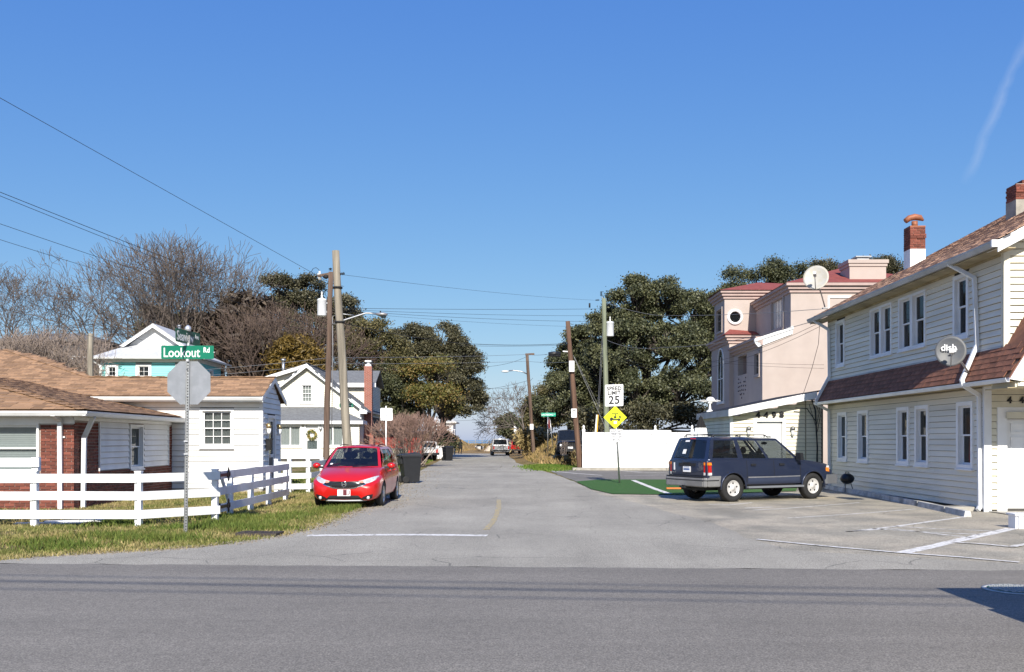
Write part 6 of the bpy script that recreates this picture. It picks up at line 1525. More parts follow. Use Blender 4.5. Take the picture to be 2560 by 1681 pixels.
# ---- red hatchback, parked facing the camera on the verge
def red_car():
    st = [(-1.96,.36,.70,.98,1.0,.56,.70,.62),(-1.88,.29,.71,1.01,1.02,.68,.80,.72),(-1.3,.22,.68,1.01,1.01,.75,.845,.765),(-.3,.20,.66,.98,.98,.77,.847,.775),(.6,.20,.65,.96,.97,.77,.847,.77),(1.1,.20,.63,.93,.985,.77,.846,.745),(1.5,.20,.60,.85,.92,.75,.84,.70),(1.8,.19,.55,.765,.835,.71,.815,.63),(1.97,.19,.50,.69,.75,.65,.75,.53),(2.06,.205,.46,.63,.685,.57,.66,.44),(2.10,.24,.44,.585,.63,.47,.55,.36)]
    cab = ((-1.80,.98,1.0,.955,.715,.735), (-1.42,.16,1.47,1.465,.565,.555), .045, .30, .10, .05)
    t, dc, mp, P, P2 = vehicle('hatchback_car', 'red hatchback parked on the grass verge facing the camera', (-4.02,24.22,0), R(180-.5), (.60,.012,.009), st, (-1.265,1.265), .305, .185, .21, .745, cab, holes_side=((.07,.17,.16,.72),(.20,.50,.08,.88),(.53,.90,.08,.88)), holes=7)
    md = MT['black_plastic']
    D = lambda name, lo, up, m, **k: dc.make(name, t, lo, up, m, **k)
    D('grille', [(-.50,.575),(-.36,.535),(-.22,.50),(0,.495),(.22,.50),(.36,.535),(.50,.575)], [(-.50,.60),(-.40,.655),(-.22,.655),(0,.652),(.22,.655),(.40,.655),(.50,.60)], mat('grille_black', (.01,.01,.012), .2, .1, coat=.6), off=.01)
    D('chrome_strip', [(-.52,.575),(-.36,.520),(-.22,.482),(0,.477),(.22,.482),(.36,.520),(.52,.575)], [(-.52,.592),(-.36,.540),(-.22,.503),(0,.498),(.22,.503),(.36,.540),(.52,.592)], MT['chrome'], off=.016)
    for s in (-1, 1):
        lo = [(.34,.625),(.46,.595),(.60,.620),(.70,.670),(.765,.72)]; up = [(.34,.660),(.46,.690),(.60,.735),(.70,.765),(.765,.775)]
        h = dc.make('headlight', t, [(s*x,z) for x, z in lo], [(s*x,z) for x, z in up], MT['clear_lens'], off=.008)
        dc.make('reflector', h, [(s*x,z) for x, z in ((.50,.635),(.56,.63),(.62,.66))], [(s*x,z) for x, z in ((.50,.675),(.56,.70),(.62,.705))], MT['gutter_grey'], off=.014)
        dc.make('indicator', h, [(s*x,z) for x, z in ((.36,.632),(.42,.62),(.46,.622))], [(s*x,z) for x, z in ((.36,.655),(.42,.668),(.46,.672))], mat('indicator_amber', (.6,.3,.2), .2, coat=1), off=.013)
        f = dc.make('fog_lamp_bezel', t, [(s*x,z) for x, z in ((.42,.24),(.55,.215),(.66,.245))], [(s*x,z) for x, z in ((.45,.275),(.57,.325),(.69,.345))], md, off=.008)
        o, n = dc.hit((s*.575,5,.265), (0,-1,0))
        quick('fog_lamp', lambda m: m.ball(o+Vector((0,.004,0)), (.042,.02,.042), 12, 8), MT['clear_lens'], f)
        m_ = quick('mirror', lambda m: (m.ball((s*.95,.78,1.0), (.105,.075,.075), 14, 8),), mp, t)
        quick('mirror_foot', lambda m: (m.bar((s*.78,.80,.95), (s*.90,.79,.965), .09, .05), m.ball((s*.95,.775,.955), (.09,.06,.035), 10, 6)), md, m_)
        dc.make('door_seam', t, [(.93,.30),(.945,.30)], [(.98,.93),(.995,.93)], MT['dark'], view='side', side=s, sub=1, rows=8, off=.003)
        dc.make('door_seam', t, [(-.18,.30),(-.165,.30)], [(-.12,.96),(-.105,.96)], MT['dark'], view='side', side=s, sub=1, rows=8, off=.003)
        dc.make('side_skirt', t, [(-.9,.215),(0,.215),(.9,.215)], [(-.9,.27),(0,.27),(.9,.27)], md, view='side', side=s, off=.004)
        for y in (.2, -.75): quick('door_handle', lambda m: m.bar((s*.842,y,.86), (s*.845,y-.18,.87), .03, .03), mp, t)
    D('lower_intake', [(-.47,.205),(0,.20),(.47,.205)], [(-.34,.315),(0,.32),(.34,.315)], MT['dark'], off=.008)
    quick('front_lip', lambda m: m.tube([(-.52,1.98,.20),(-.36,2.075,.195),(0,2.10,.19),(.36,2.075,.195),(.52,1.98,.20)], .02, 6), MT['gutter_grey'], t)
    quick('intake_bars', lambda m: [m.tube([(-.36,2.098,z),(0,2.118,z),(.36,2.098,z)], .005, 4) for z in (.235,.26,.285)], MT['dark'], t)
    pl_ = quick('license_plate', lambda m: m.box((-.155,2.105,.305), (.155,2.125,.46)), MT['sign_white'], t)
    quick('plate_print', lambda m: (m.box((-.07,2.126,.32), (.02,2.128,.455)), m.box((-.14,2.126,.34), (-.12,2.128,.44)), m.box((-.12,2.126,.34), (-.08,2.128,.36))), mat('plate_maroon', (.12,.02,.03), .5), pl_)
    quick('plate_print', lambda m: (m.box((.05,2.126,.33), (.07,2.128,.45)), m.box((.09,2.126,.33), (.105,2.128,.44))), mat('plate_grey', (.3,.3,.33), .5), pl_)
    o, n = dc.hit((0,5,.585), (0,-1,0))
    e = quick('emblem', lambda m: [m.bar(a, b, .018, .014, up=(0,1,0)) for a, b in ((o+Vector((-.05,.02,.05)), o+Vector((-.032,.02,-.045))), (o+Vector((.05,.02,.05)), o+Vector((.032,.02,-.045))), (o+Vector((-.035,.02,0)), o+Vector((.035,.02,0))))], MT['chrome'], t)
    quick('emblem_ring', lambda m: m.tube([o+Vector((.062*math.cos(a*.524),.02,.058*math.sin(a*.524))) for a in range(13)], .006, 5), MT['chrome'], e)
    # inside and glass details
    seats(t, (-.1,-1.0), .48, .4, MT['seat_cloth'])
    quick('dashboard', lambda m: m.hexa([(-.68,.55,.75),(.68,.55,.75),(.70,1.0,.78),(-.70,1.0,.78),(-.68,.55,.92),(.68,.55,.92),(.70,1.02,.955),(-.70,1.02,.955)]), MT['black_plastic'], t)
    quick('steering_wheel', lambda m: m.tube([(.34+.17*math.cos(a*.393),.50-.06*math.sin(a*.393),.90+.16*math.sin(a*.393)) for a in range(17)], .018, 6), md, t)
    quick('rear_mirror', lambda m: m.ball((0,.28,1.36), (.12,.03,.04), 10, 6), md, t)
    for x0, x1 in ((.62,.12),(-.05,-.55)):
        u0, u1 = .5-x0/1.4, .5-x1/1.4
        quick('wiper', lambda m: m.tube([P(u0,.02)+Vector((0,.02,.015)), P((u0+u1)/2,.05)+Vector((0,.03,.02)), P(u1,.07)+Vector((0,.03,.02))], .009, 5), md, t)
    quick('sticker', lambda m: m.add([P(u,v)+Vector((0,.002,.004)) for u, v in ((.10,.13),(.145,.13),(.145,.19),(.10,.19))], [(0,1,2,3)]), MT['sign_white'], t)
    for s in (-1, 1): quick('roof_rail', lambda m: m.tube([(s*.50,.1,1.50),(s*.51,-.6,1.535),(s*.50,-1.35,1.50)], .012, 5), MT['dark'], t)
red_car()

# ---- dark blue sport utility vehicle seen from behind
def suv():
    st = [(-2.44,.50,.78,1.09,1.09,.72,.80,.77),(-2.37,.47,.79,1.12,1.12,.80,.868,.825),(-1.9,.43,.79,1.135,1.135,.84,.885,.845),(-.6,.41,.78,1.13,1.13,.845,.888,.845),(.5,.41,.78,1.12,1.12,.845,.888,.84),(.98,.41,.77,1.10,1.135,.845,.887,.82),(1.4,.42,.76,1.05,1.10,.84,.885,.80),(1.9,.45,.72,.98,1.04,.82,.875,.78),(2.15,.48,.70,.92,.98,.77,.83,.72),(2.27,.52,.68,.86,.91,.69,.74,.62)]
    cab = ((-2.36,1.0,1.12,1.10,.815,.79), (-2.08,.26,1.70,1.69,.675,.645), .03, .14, .06, .02)
    yaw = R(26.5); rear = Vector((5.86,24.5,0)); d = Vector((math.cos(yaw), math.sin(yaw), 0)); rgt = Vector((d.y,-d.x,0))
    c = rear + d*1.415 - rgt*(.76+.06)          # the near (right-hand) wheels touch the measured points
    t, dc, mp, P, P2 = vehicle('sport_utility', 'dark blue sport utility vehicle with silver bumper parked on the lot', c, yaw-R(90), (.018,.030,.075), st, (-1.415,1.415), .367, .235, .212, .765, cab, cat='suv', m_rim=mat('suv_rim', (.58,.57,.56), .3, .08, 8, metal=.2), holes_side=((.055,.345,.10,.90),(.40,.645,.08,.90),(.675,.955,.08,.90)), arch=1.13, m_body=paint('suv_blue', (.021,.029,.060), .35, .3), holes_rear=((.09,.91,.06,.88),))
    mg = mat('bumper_grey', (.235,.235,.24), .42, .12, 3, metal=.2, dirt=(.12,.11,.10), dirt_amt=.5); md = MT['black_plastic']
    def bumper(m, y0, y1, z0, z1, w, sgn):
        pts = [(-w,y1),(-w,y0*.96),(-w*.9,y0),(w*.9,y0),(w,y0*.96),(w,y1)]
        inner = [(x*.93,y-sgn*.12) for x, y in pts]
        for (a, b, ia, ib) in zip(pts[:-1], pts[1:], inner[:-1], inner[1:]):
            m.hexa([(a[0],a[1],z0),(b[0],b[1],z0),(ib[0],ib[1],z0),(ia[0],ia[1],z0),(a[0],a[1],z1),(b[0],b[1],z1),(ib[0],ib[1],z1),(ia[0],ia[1],z1)])
    rbm = quick('rear_bumper', lambda m: bumper(m, -2.60,-1.9,.41,.655,.895,-1), mg, t); bvl = rbm.modifiers.new('round', 'BEVEL'); bvl.width = .03; bvl.segments = 3; bvl.limit_method = 'ANGLE'
    quick('bumper_groove', lambda m: m.tube([(-.9,-1.95,.585),(-.9,-2.49,.585),(-.81,-2.605,.585),(.81,-2.605,.585),(.9,-2.49,.585),(.9,-1.95,.585)], .012, 5), md, t)
    quick('bumper_step', lambda m: m.box((-.8,-2.60,.66), (.8,-2.36,.685)), md, t)
    quick('front_bumper', lambda m: bumper(m, 2.42,1.95,.42,.68,.88,1), mat('bumper_dark', (.10,.105,.115), .5, .1), t)
    quick('tow_hitch', lambda m: (m.box((-.05,-2.66,.36), (.05,-2.3,.44)), m.box((-.03,-2.75,.37), (.03,-2.66,.40))), md, t)
    for s in (-1, 1):
        dc.make('quarter_cladding', t, [(-2.36,.48),(-2.1,.47),(-1.86,.47)], [(-2.36,.70),(-2.1,.70),(-1.84,.70)], mg, view='side', side=s, off=.012)
        tl = quick('tail_light', lambda m: m.hexa([(s*.72,-2.455,.72),(s*.885,-2.40,.72),(s*.885,-2.26,.72),(s*.72,-2.30,.72),(s*.72,-2.455,1.06),(s*.865,-2.40,1.06),(s*.865,-2.27,1.06),(s*.72,-2.30,1.06)]), MT['red_lens'], t)
        quick('indicator', lambda m: m.hexa([(s*.715,-2.458,.985),(s*.888,-2.403,.985),(s*.888,-2.262,.985),(s*.72,-2.31,.985),(s*.715,-2.458,1.055),(s*.87,-2.403,1.055),(s*.87,-2.272,1.055),(s*.72,-2.31,1.055)]), MT['amber_lens'], tl)
        quick('reverse_lens', lambda m: m.hexa([(s*.715,-2.459,.72),(s*.889,-2.404,.72),(s*.889,-2.261,.72),(s*.72,-2.31,.72),(s*.715,-2.459,.79),(s*.889,-2.404,.79),(s*.889,-2.261,.79),(s*.72,-2.31,.79)]), MT['clear_lens'], tl)
        dc.make('side_moulding', t, [(-.92,.635),(0,.635),(.92,.645)], [(-.92,.665),(0,.665),(.92,.675)], MT['alloy'], view='side', side=s, off=.014)
        dc.make('lower_cladding', t, [(-.92,.44),(0,.43),(.92,.44)], [(-.92,.63),(0,.63),(.92,.64)], mat('clad_blue', (.03,.04,.075), .55, .1), view='side', side=s, off=.008)
        quick('running_board', lambda m: (m.box((s*.84 if s > 0 else -.98,-.98,.36), (.98 if s > 0 else s*.84,.98,.41)),), mat('board_grey', (.16,.17,.19), .5, .1), t)
        for y0, y1 in ((-.98,-.93),(-.02,.0),(.93,.95)):
            dc.make('door_seam', t, [((y0+y1)/2-.009,.45),((y0+y1)/2+.009,.45)], [((y0+y1)/2-.009,1.10),((y0+y1)/2+.009,1.10)], MT['dark'], view='side', side=s, sub=1, rows=8, off=.003)
        for y in (-.82,.18): quick('door_handle', lambda m: (m.bar((s*.882,y,.985), (s*.884,y+.16,.985), .05, .055), m.ball((s*.895,y+.02,.99), (.014,.03,.022), 8, 5)), md, t)
        mr = quick('mirror', lambda m: m.hexa([(s*.84,.80,1.10),(s*1.06,.78,1.10),(s*1.06,.90,1.10),(s*.84,.92,1.10),(s*.84,.80,1.30),(s*1.04,.78,1.30),(s*1.04,.88,1.30),(s*.84,.92,1.28)]), md, t)
        for y, nm in ((-1.415,'rear'),(1.415,'front')):
            quick('wheel_arch', lambda m: m.tube([(s*.888, y+.425*math.cos(a), .367+.425*math.sin(a)) for a in [math.pi*(i/12)*1.06-.1 for i in range(13)]], .022, 6), mp, t)
        quick('headlight', lambda m: m.hexa([(s*.60,2.22,.74),(s*.84,2.08,.76),(s*.84,1.98,.76),(s*.60,2.1,.74),(s*.58,2.20,.90),(s*.82,2.06,.93),(s*.82,1.96,.93),(s*.58,2.1,.90)]), MT['clear_lens'], t)
        quick('side_indicator', lambda m: m.hexa([(s*.80,2.14,.74),(s*.875,2.02,.76),(s*.87,1.90,.78),(s*.78,2.0,.76),(s*.79,2.12,.86),(s*.865,2.0,.88),(s*.86,1.90,.88),(s*.77,2.0,.88)]), MT['amber_lens'], t)
        rl = quick('roof_rail', lambda m: (m.tube([(s*.58,-1.95,1.735),(s*.585,-1.85,1.79),(s*.585,-.1,1.79),(s*.58,.02,1.735)], .016, 6), [m.tube([(s*.585,y,1.73),(s*.585,y,1.79)], .018, 6) for y in (-1.85,-.95,-.1)]), md, t)
    for y in (-1.6,-.45): quick('rack_crossbar', lambda m: m.tube([(-.58,y,1.785),(0,y,1.80),(.58,y,1.785)], .017, 6), md, t)
    # tailgate
    dc.make('tailgate_seam', t, [(-.74,.70),(.74,.70)], [(-.74,.715),(.74,.715)], MT['dark'], view='rear', sub=1, rows=1, off=.004)
    lp = quick('license_plate', lambda m: m.box((-.155,-2.475,.79), (.155,-2.455,.94)), MT['sign_white'], t)
    quick('plate_print', lambda m: (m.box((-.13,-2.478,.84), (.13,-2.476,.89)), m.box((-.12,-2.478,.915), (.12,-2.476,.93))), mat('plate_blue', (.10,.16,.33), .5), lp)
    quick('plate_recess', lambda m: m.box((-.36,-2.462,.955), (.36,-2.44,1.03)), md, t)
    quick('rear_handle', lambda m: m.box((-.14,-2.475,1.0), (.14,-2.46,1.05)), MT['dark'], t)
    quick('rear_wiper', lambda m: m.tube([P2(.5,.04)+Vector((0,-.03,0)), P2(.3,.09)+Vector((0,-.02,.0)), P2(.16,.1)+Vector((0,-.02,0))], .01, 5), MT['dark'], t)
    quick('brake_light', lambda m: m.hexa([P2(.42,.92)+Vector((0,-.02,0)),P2(.58,.92)+Vector((0,-.02,0)),P2(.58,.96)+Vector((0,-.02,0)),P2(.42,.96)+Vector((0,-.02,0)),P2(.42,.92)+Vector((0,.02,0)),P2(.58,.92)+Vector((0,.02,0)),P2(.58,.96)+Vector((0,.02,0)),P2(.42,.96)+Vector((0,.02,0))]), MT['red_lens'], t)
    for (u0, u1, v0, v1) in ((.28,.42,.80,.87),(.30,.40,.26,.46)): quick('sticker', lambda m: m.add([P2(u,v)+Vector((0,-.006,0)) for u, v in ((u0,v0),(u1,v0),(u1,v1),(u0,v1))], [(0,1,2,3)]), MT['sign_white'], t)
    dc.make('ribbon_badge', t, [(-.60,.84),(-.57,.83),(-.53,.84)], [(-.60,1.03),(-.57,1.04),(-.54,1.03)], MT['sign_white'], view='rear', off=.006)
    dc.make('model_badge', t, [(-.68,.76),(-.5,.76)], [(-.68,.785),(-.5,.785)], MT['chrome'], view='rear', sub=1, rows=1, off=.006)
    seats(t, (.25,-.65), .60, .4, MT['seat_cloth'])
    quick('cargo_cover', lambda m: m.box((-.78,-2.25,1.0), (.78,-1.0,1.04)), MT['seat_cloth'], t)
    quick('dashboard', lambda m: m.box((-.74,.62,.9), (.74,.98,1.1)), md, t)
    quick('steering_wheel', lambda m: m.tube([(-.38+.19*math.cos(a*.393),.60-.06*math.sin(a*.393),1.05+.18*math.sin(a*.393)) for a in range(17)], .018, 6), md, t)
    quick('rear_mirror', lambda m: m.ball((0,.42,1.56), (.13,.03,.045), 10, 6), md, t)
    quick('underbody', lambda m: m.box((-.5,-2.2,.30), (.5,2.0,.46)), MT['dark'], t)
suv()
# the tail overhangs the rear axle only a little
for o in bpy.data.objects['sport_utility'].children:
    if o.type != 'MESH' or o.name.split('.')[0] in ('wheel', 'wheel_arch'): continue
    for q in [o]+list(o.children):
        for v in q.data.vertices:
            if v.co.y < -1.85: v.co.y = -1.85+(v.co.y+1.85)*.70
# dark tint on the cargo windows of the suv
for o in bpy.data.objects:
    if o.parent and o.parent.name == 'sport_utility' and (o.name.startswith('rear_window') or (o.name.startswith('side_window') and sum(v.co.y for v in o.data.vertices)/len(o.data.vertices) < -1.2)):
        o.data.materials[0] = MT['car_glass_dark']

# ---- vehicles farther away
def boxy(name, label, loc, rz, col, L, Wd, Hh, belt, hood=.3, cat='car', rear=0.0, glassm=None, wr=.36, bed=False, group=None):
    """boxy body scaled from simple stations (jeep, pickup, van)"""
    h = L/2; w = Wd/2; zb = .4*wr/.36
    st = [(-h,zb+.1,belt*.72,belt*.96,belt*.96,w*.86,w*.93,w*.9),(-h+.08,zb,belt*.7,belt,belt,w*.95,w,w*.96),(0,zb,belt*.7,belt,belt,w*.96,w,w*.96),(h-hood*L*.98,zb,belt*.7,belt,belt+.01,w*.96,w,w*.95),(h-.12,zb,belt*.68,belt*.93,belt*.97,w*.93,w*.97,w*.88),(h,zb+.08,belt*.65,belt*.85,belt*.9,w*.85,w*.9,w*.82)]
    r0 = -h+.06 if not bed else -h+L*.38
    cab = ((r0,h-hood*L,belt,belt,w*.93,w*.92), (r0+.06+rear,h-hood*L-.32,Hh-.03,Hh-.03,w*.82,w*.81), .03, .08, .02, .01)
    t, dc, mp, P, P2 = vehicle(name, label, loc, rz, col, st, (-h*.62,h*.62), wr, .23, wr*.58, w-.12, cab, cat=cat, holes_side=((.06,.32,.12,.9),(.36,.62,.12,.9),(.66,.95,.12,.9)) if not bed else ((.08,.45,.12,.9),(.52,.93,.12,.9)), glass_m=glassm or MT['car_glass_dark'], group=group)
    md = MT['black_plastic']
    quick('front_bumper', lambda m: m.box((-w,h-.02,zb+.02), (w,h+.12,zb+.2)), md, t); quick('rear_bumper', lambda m: m.box((-w,-h-.1,zb+.02), (w,-h+.02,zb+.2)), md, t)
    for s in (-1, 1):
        quick('headlight', lambda m: m.ball((s*w*.68,h-.02,belt*.74), (.1,.05,.1), 12, 8), MT['clear_lens'], t)
        quick('tail_light', lambda m: m.box((s*w*.82-.07,-h-.02,belt*.62), (s*w*.82+.07,-h+.05,belt*.9)), MT['red_lens'], t)
        quick('mirror', lambda m: m.ball((s*(w+.1),h-hood*L-.1,belt+.1), (.09,.05,.1), 8, 6), md, t)
    quick('grille', lambda m: [m.box((-w*.42+.105*i,h-.01,belt*.6), (-w*.42+.105*i+.06,h+.012,belt*.86)) for i in range(int(w*.84/.105))], md, t)
    return t
jp = boxy('jeep', 'black jeep facing the camera behind the leaning pole', (3.85,61.6,hz(3.85,60)), R(178), (.012,.013,.016), 4.1,1.8,1.85,1.12,.36,'jeep')
quick('license_plate', lambda m: m.box((-.16,2.19,.62), (.16,2.2,.74)), MT['sign_white'], jp)
boxy('pickup_truck', 'silver pickup parked at the road edge by the far corner', ((1249-1280)*97/F,99,0), R(4), (.42,.43,.45), 5.2,1.9,1.8,1.1,.28,'truck', bed=True)
boxy('red_car', 'small red car parked behind the silver pickup', (.35,108,hz(.35,108)), R(10), (.40,.012,.015), 4.2,1.75,1.65,1.0,.28,'car')
boxy('white_van', 'white van whose roof shows above the vinyl fence', (7.3,56.5,0), R(92), (.72,.72,.72), 4.9,1.95,2.27,1.15,.2,'van')
boxy('white_car', 'white car half hidden behind the bare bush', ((1040-1280)*70/F,74,.05), R(20), (.72,.72,.73), 4.3,1.75,1.5,.95,.28,'car')
boxy('shadow_van', 'unseen grey van added on the cross street to cast the lower-right shadow', (7.22,6.3,0), R(-90), (.35,.36,.38), 4.9,1.98,2.1,1.15,.2,'van', rear=-.06, glassm=MT['dark'])  # invented, out of view, only for its shadow; opaque windows keep that solid
# ================================================================== trees
def seg_mesh(name, P, Q, R0, R1, m, parent, sides=3):
    P = np.asarray(P); Q = np.asarray(Q); n = len(P); D = Q-P; L = np.linalg.norm(D, axis=1, keepdims=True); D = D/np.maximum(L, 1e-6)
    ref = np.where(np.abs(D[:, 2:3]) < .9, np.array([[0,0,1.0]]), np.array([[1.0,0,0]])); U = np.cross(D, ref); U /= np.linalg.norm(U, axis=1, keepdims=True); W = np.cross(D, U)
    a = 2*np.pi*np.arange(sides)/sides; ring = U[:, None]*np.cos(a)[None, :, None]+W[:, None]*np.sin(a)[None, :, None]
    V = np.concatenate([P[:, None]+ring*np.asarray(R0)[:, None, None], Q[:, None]+ring*np.asarray(R1)[:, None, None]], 1)
    k = np.arange(sides); f = np.stack([k, (k+1) % sides, sides+(k+1) % sides, sides+k], 1)
    Fc = (np.arange(n)*2*sides)[:, None, None]+f[None]
    return np_mesh(name, V.reshape(-1, 3), Fc.reshape(-1, 4), m, parent, smooth=True)
def grow(rg, segs, p, d, L, r, lev, maxlev, spread, up, kids, rmin=.014, side=.2):
    n = 4; q = np.array(p, float); d = np.array(d, float)
    for i in range(n):
        d = d+rg.normal(0, .06+.012*lev, 3)+np.array([0,0,up*.06]); d /= np.linalg.norm(d)
        q2 = q+d*L/n; r1 = max(rmin, r*(1-.30/n)); segs.append((q, q2, r, r1, lev)); r = r1; q = q2
        if lev >= 2 and lev < maxlev and rg.random() < side:
            a = rg.normal(0, 1, 3); a -= d*a.dot(d); a /= np.linalg.norm(a); dd = d*math.cos(.8)+a*math.sin(.8)
            grow(rg, segs, q, dd, L*.55, max(rmin, r*.5), lev+2, maxlev, spread, up, kids, rmin)
    if lev >= maxlev: return
    k = int(rg.integers(*kids)) if lev else kids[1]
    off = rg.uniform(0, 6.28)
    for i in range(k):
        ax = d.copy(); a = np.cross(ax, [.3,.5,.8]); a /= np.linalg.norm(a); b = np.cross(ax, a); th = off+6.283*i/k+rg.normal(0,.3); an = spread*rg.uniform(.6,1.25)
        dd = ax*math.cos(an)+(a*math.cos(th)+b*math.sin(th))*math.sin(an)+np.array([0,0,up*.12])
        grow(rg, segs, q, dd/np.linalg.norm(dd), L*rg.uniform(.75,.86), max(rmin, r*(rg.uniform(.68,.8) if lev < 3 else rg.uniform(.58,.7))), lev+1, maxlev, spread, up, kids, rmin)
MT['bark_grey'] = mat('bark_grey', (.135,.115,.10), .95, .3, 4)
MT['bark_dark'] = mat('bark_dark', (.06,.05,.042), .95, .3, 4)
MT['twig'] = mat('twig', (.13,.105,.09), .95, .3, .6)
MT['twig_red'] = mat('twig_red', (.125,.088,.070), .95, .3, .6)
MT['twig_tan'] = mat('twig_tan', (.27,.215,.18), .95, .25, .8)
def build_segs(t, segs, m1, m2, cut=3):
    for nm, m_, sel, sd in (('trunk', m1, [s for s in segs if s[4] < cut], 6), ('crown', m2, [s for s in segs if s[4] >= cut], 3)):
        if sel: seg_mesh(nm, [s[0] for s in sel], [s[1] for s in sel], [s[2] for s in sel], [s[3] for s in sel], m_, t, sd)
def bare_tree(label, base, h, seed, spread=.5, up=.5, r=.3, lev=6, kids=(2,4), first=.27, m1=None, m2=None, lean=(0,0), rmin=.014, name='bare_tree', fork=1):
    rg = np.random.default_rng(seed); t = empty(name, base, 0, label, 'tree', 'bare winter trees'); segs = []
    for k in range(fork):
        d = np.array([lean[0]+(rg.normal(0,.3) if fork > 1 else 0), lean[1]+(rg.normal(0,.2) if fork > 1 else 0), 1.0]); d /= np.linalg.norm(d)
        grow(rg, segs, (rg.normal(0,.2)*(fork > 1),0,-.2), d, h*first, r*(1 if fork == 1 else .7), 0, lev, spread, up, kids, rmin)
    top = max(s[1][2] for s in segs); k = h/top
    segs = [(s[0]*k, s[1]*k, s[2], s[3], s[4]) for s in segs]
    build_segs(t, segs, m1 or MT['bark_grey'], m2 or MT['twig']); return t
def foliage(name, c1, c2, c3=None, trans=.0):
    m, t, b = nodes_of(name); b.inputs['Roughness'].default_value = .55; b.inputs['Specular IOR Level'].default_value = .35
    r_ = t.nodes.new('ShaderNodeNewGeometry').outputs['Random Per Island']; n = noise(t, .45, 3); n2 = noise(t, 2.0, 2)
    f = math_(t, 'ADD', math_(t, 'MULTIPLY', n.outputs[0], .5), math_(t, 'ADD', math_(t, 'MULTIPLY', r_, .35), math_(t, 'MULTIPLY', n2.outputs[0], .15)))
    c = ramp(t, f, [(.25, c1), (.5, c2), (.72, c3 or c2)]).outputs[0]
    t.links.new(c, b.inputs['Base Color']); return m
def leafy_tree(label, base, blobs, seed, m, per=70, leaf=(.058,.122), sig=.40, leaves=160, name='evergreen_tree', group='evergreen trees', m1=None, trunk_r=.3, shell=(.45,1.0), stretch=1.0, flat=.6, cat='tree', droop=0.0):
    """blobs: (centre world, (rx,ry,rz)); leaves gather in clumps through the crown, limbs reach the clumps"""
    rg = np.random.default_rng(seed); base = Vector(base); t = empty(name, base, 0, label, cat, group); C, segs = [], []
    area = np.array([b[1][0]*b[1][2] for b in blobs]); tot = max(1e-6, area.sum())
    mid = np.array([np.array(b[0])-np.array(base) for b in blobs]).mean(0); fork = np.array([mid[0]*.3, mid[1]*.3, max(.6, mid[2]*.45)])
    segs.append((np.array([0,0,-.3]), fork*.5+rg.normal(0,.1,3)*[1,1,0], trunk_r, trunk_r*.85, 0)); segs.append((segs[-1][1], fork, trunk_r*.85, trunk_r*.75, 0))
    for (c, rad), ar in zip(blobs, area):
        c = np.array(c)-np.array(base); rad = np.array(rad); n = max(10, int(per*len(blobs)*ar/tot))
        # the lobe breaks up into smaller billows with dark creases between them
        ns = max(5, int(n/6)); v = rg.normal(0,1,(ns,3)); v[:, 2] += .25; v /= np.linalg.norm(v, axis=1, keepdims=True)
        sc = c+v*rad*rg.uniform(.45, .92, (ns,1)); sr = rad.min()*rg.uniform(.20, .40, (ns,1)); k = rg.integers(0, ns, n)
        w_ = rg.normal(0,1,(n,3)); w_ = w_/np.linalg.norm(w_, axis=1, keepdims=True)+v[k]*.7; w_[:, 2] += .3; w_ /= np.linalg.norm(w_, axis=1, keepdims=True)
        cc = sc[k]+w_*sr[k]*rg.uniform(.7, 1.1, (n,1)); C.append(cc); b1 = c-np.array([0,0,rad[2]*.45])+rg.normal(0,.25,3); mm = fork+(b1-fork)*.5+rg.normal(0,.3,3)
        segs += [(fork, mm, trunk_r*.6, trunk_r*.45, 1), (mm, b1, trunk_r*.45, trunk_r*.3, 1)]
        for q in cc[rg.permutation(n)[:int(n*.45)]]:
            k = b1+(q-b1)*.55+rg.normal(0,.3,3); segs += [(b1, k, trunk_r*.2, trunk_r*.1, 2), (k, q, trunk_r*.1, .012, 2)]
    C = np.concatenate(C); C = C[C[:, 2] > .15-0*C[:, 2]]
    w = rg.uniform(.55, 1.5, len(C)); k = rg.choice(len(C), int(len(C)*leaves), p=w/w.sum()); N = len(k)
    off = rg.normal(0,1,(N,3))*sig*np.array([1,1,flat]); P = C[k]+off; P[:, 2] -= droop*np.abs(off[:, 0])
    P = P[P[:, 2] > .03]; N = len(P)
    nrm = rg.normal(0,1,(N,3))+np.array([0,-.25,.55]); nrm /= np.linalg.norm(nrm, axis=1, keepdims=True)
    a = np.cross(nrm, rg.normal(0,1,(N,3))); a /= np.linalg.norm(a, axis=1, keepdims=True); b = np.cross(nrm, a)
    s_ = rg.uniform(leaf[0], leaf[1], (N,1)); A = a*s_*stretch; B = b*s_*.62
    V = np.stack([P-A, P+B*.9+nrm*s_*.12, P+A, P-B*.9-nrm*s_*.06], 1)
    np_mesh('crown', V.reshape(-1,3), np.arange(N*4).reshape(-1,4), m, t)
    seg_mesh('trunk', [s[0] for s in segs], [s[1] for s in segs], [s[2] for s in segs], [s[3] for s in segs], m1 or MT['bark_dark'], t, 6)
    return t
def BL(Y, *px, depth=.9):     # crown lobes from photo measures at distance Y: (x, y, rx, ry[, dY])
    out_ = []
    for p in px:
        y = Y+(p[4] if len(p) > 4 else 0); out_.append((at(p[0],p[1],y), (p[2]*y/F, p[2]*y/F*depth, p[3]*y/F)))
    return out_
def gb(px, Y): x = (px-CX)*Y/F; return Vector((x, Y, hz(x, Y)))
OAK = foliage('oak_leaf', (.020,.022,.012), (.060,.058,.030), (.15,.135,.075))
OAK2 = foliage('oak_leaf_green', (.019,.025,.012), (.060,.067,.030), (.145,.145,.070))
OLV = foliage('olive_leaf', (.035,.036,.014), (.095,.088,.036), (.19,.155,.065))
YEL = foliage('vine_leaf', (.045,.055,.014), (.12,.115,.030), (.24,.15,.05))
GLD = foliage('cedar_leaf', (.055,.04,.008), (.13,.085,.016), (.20,.13,.03))
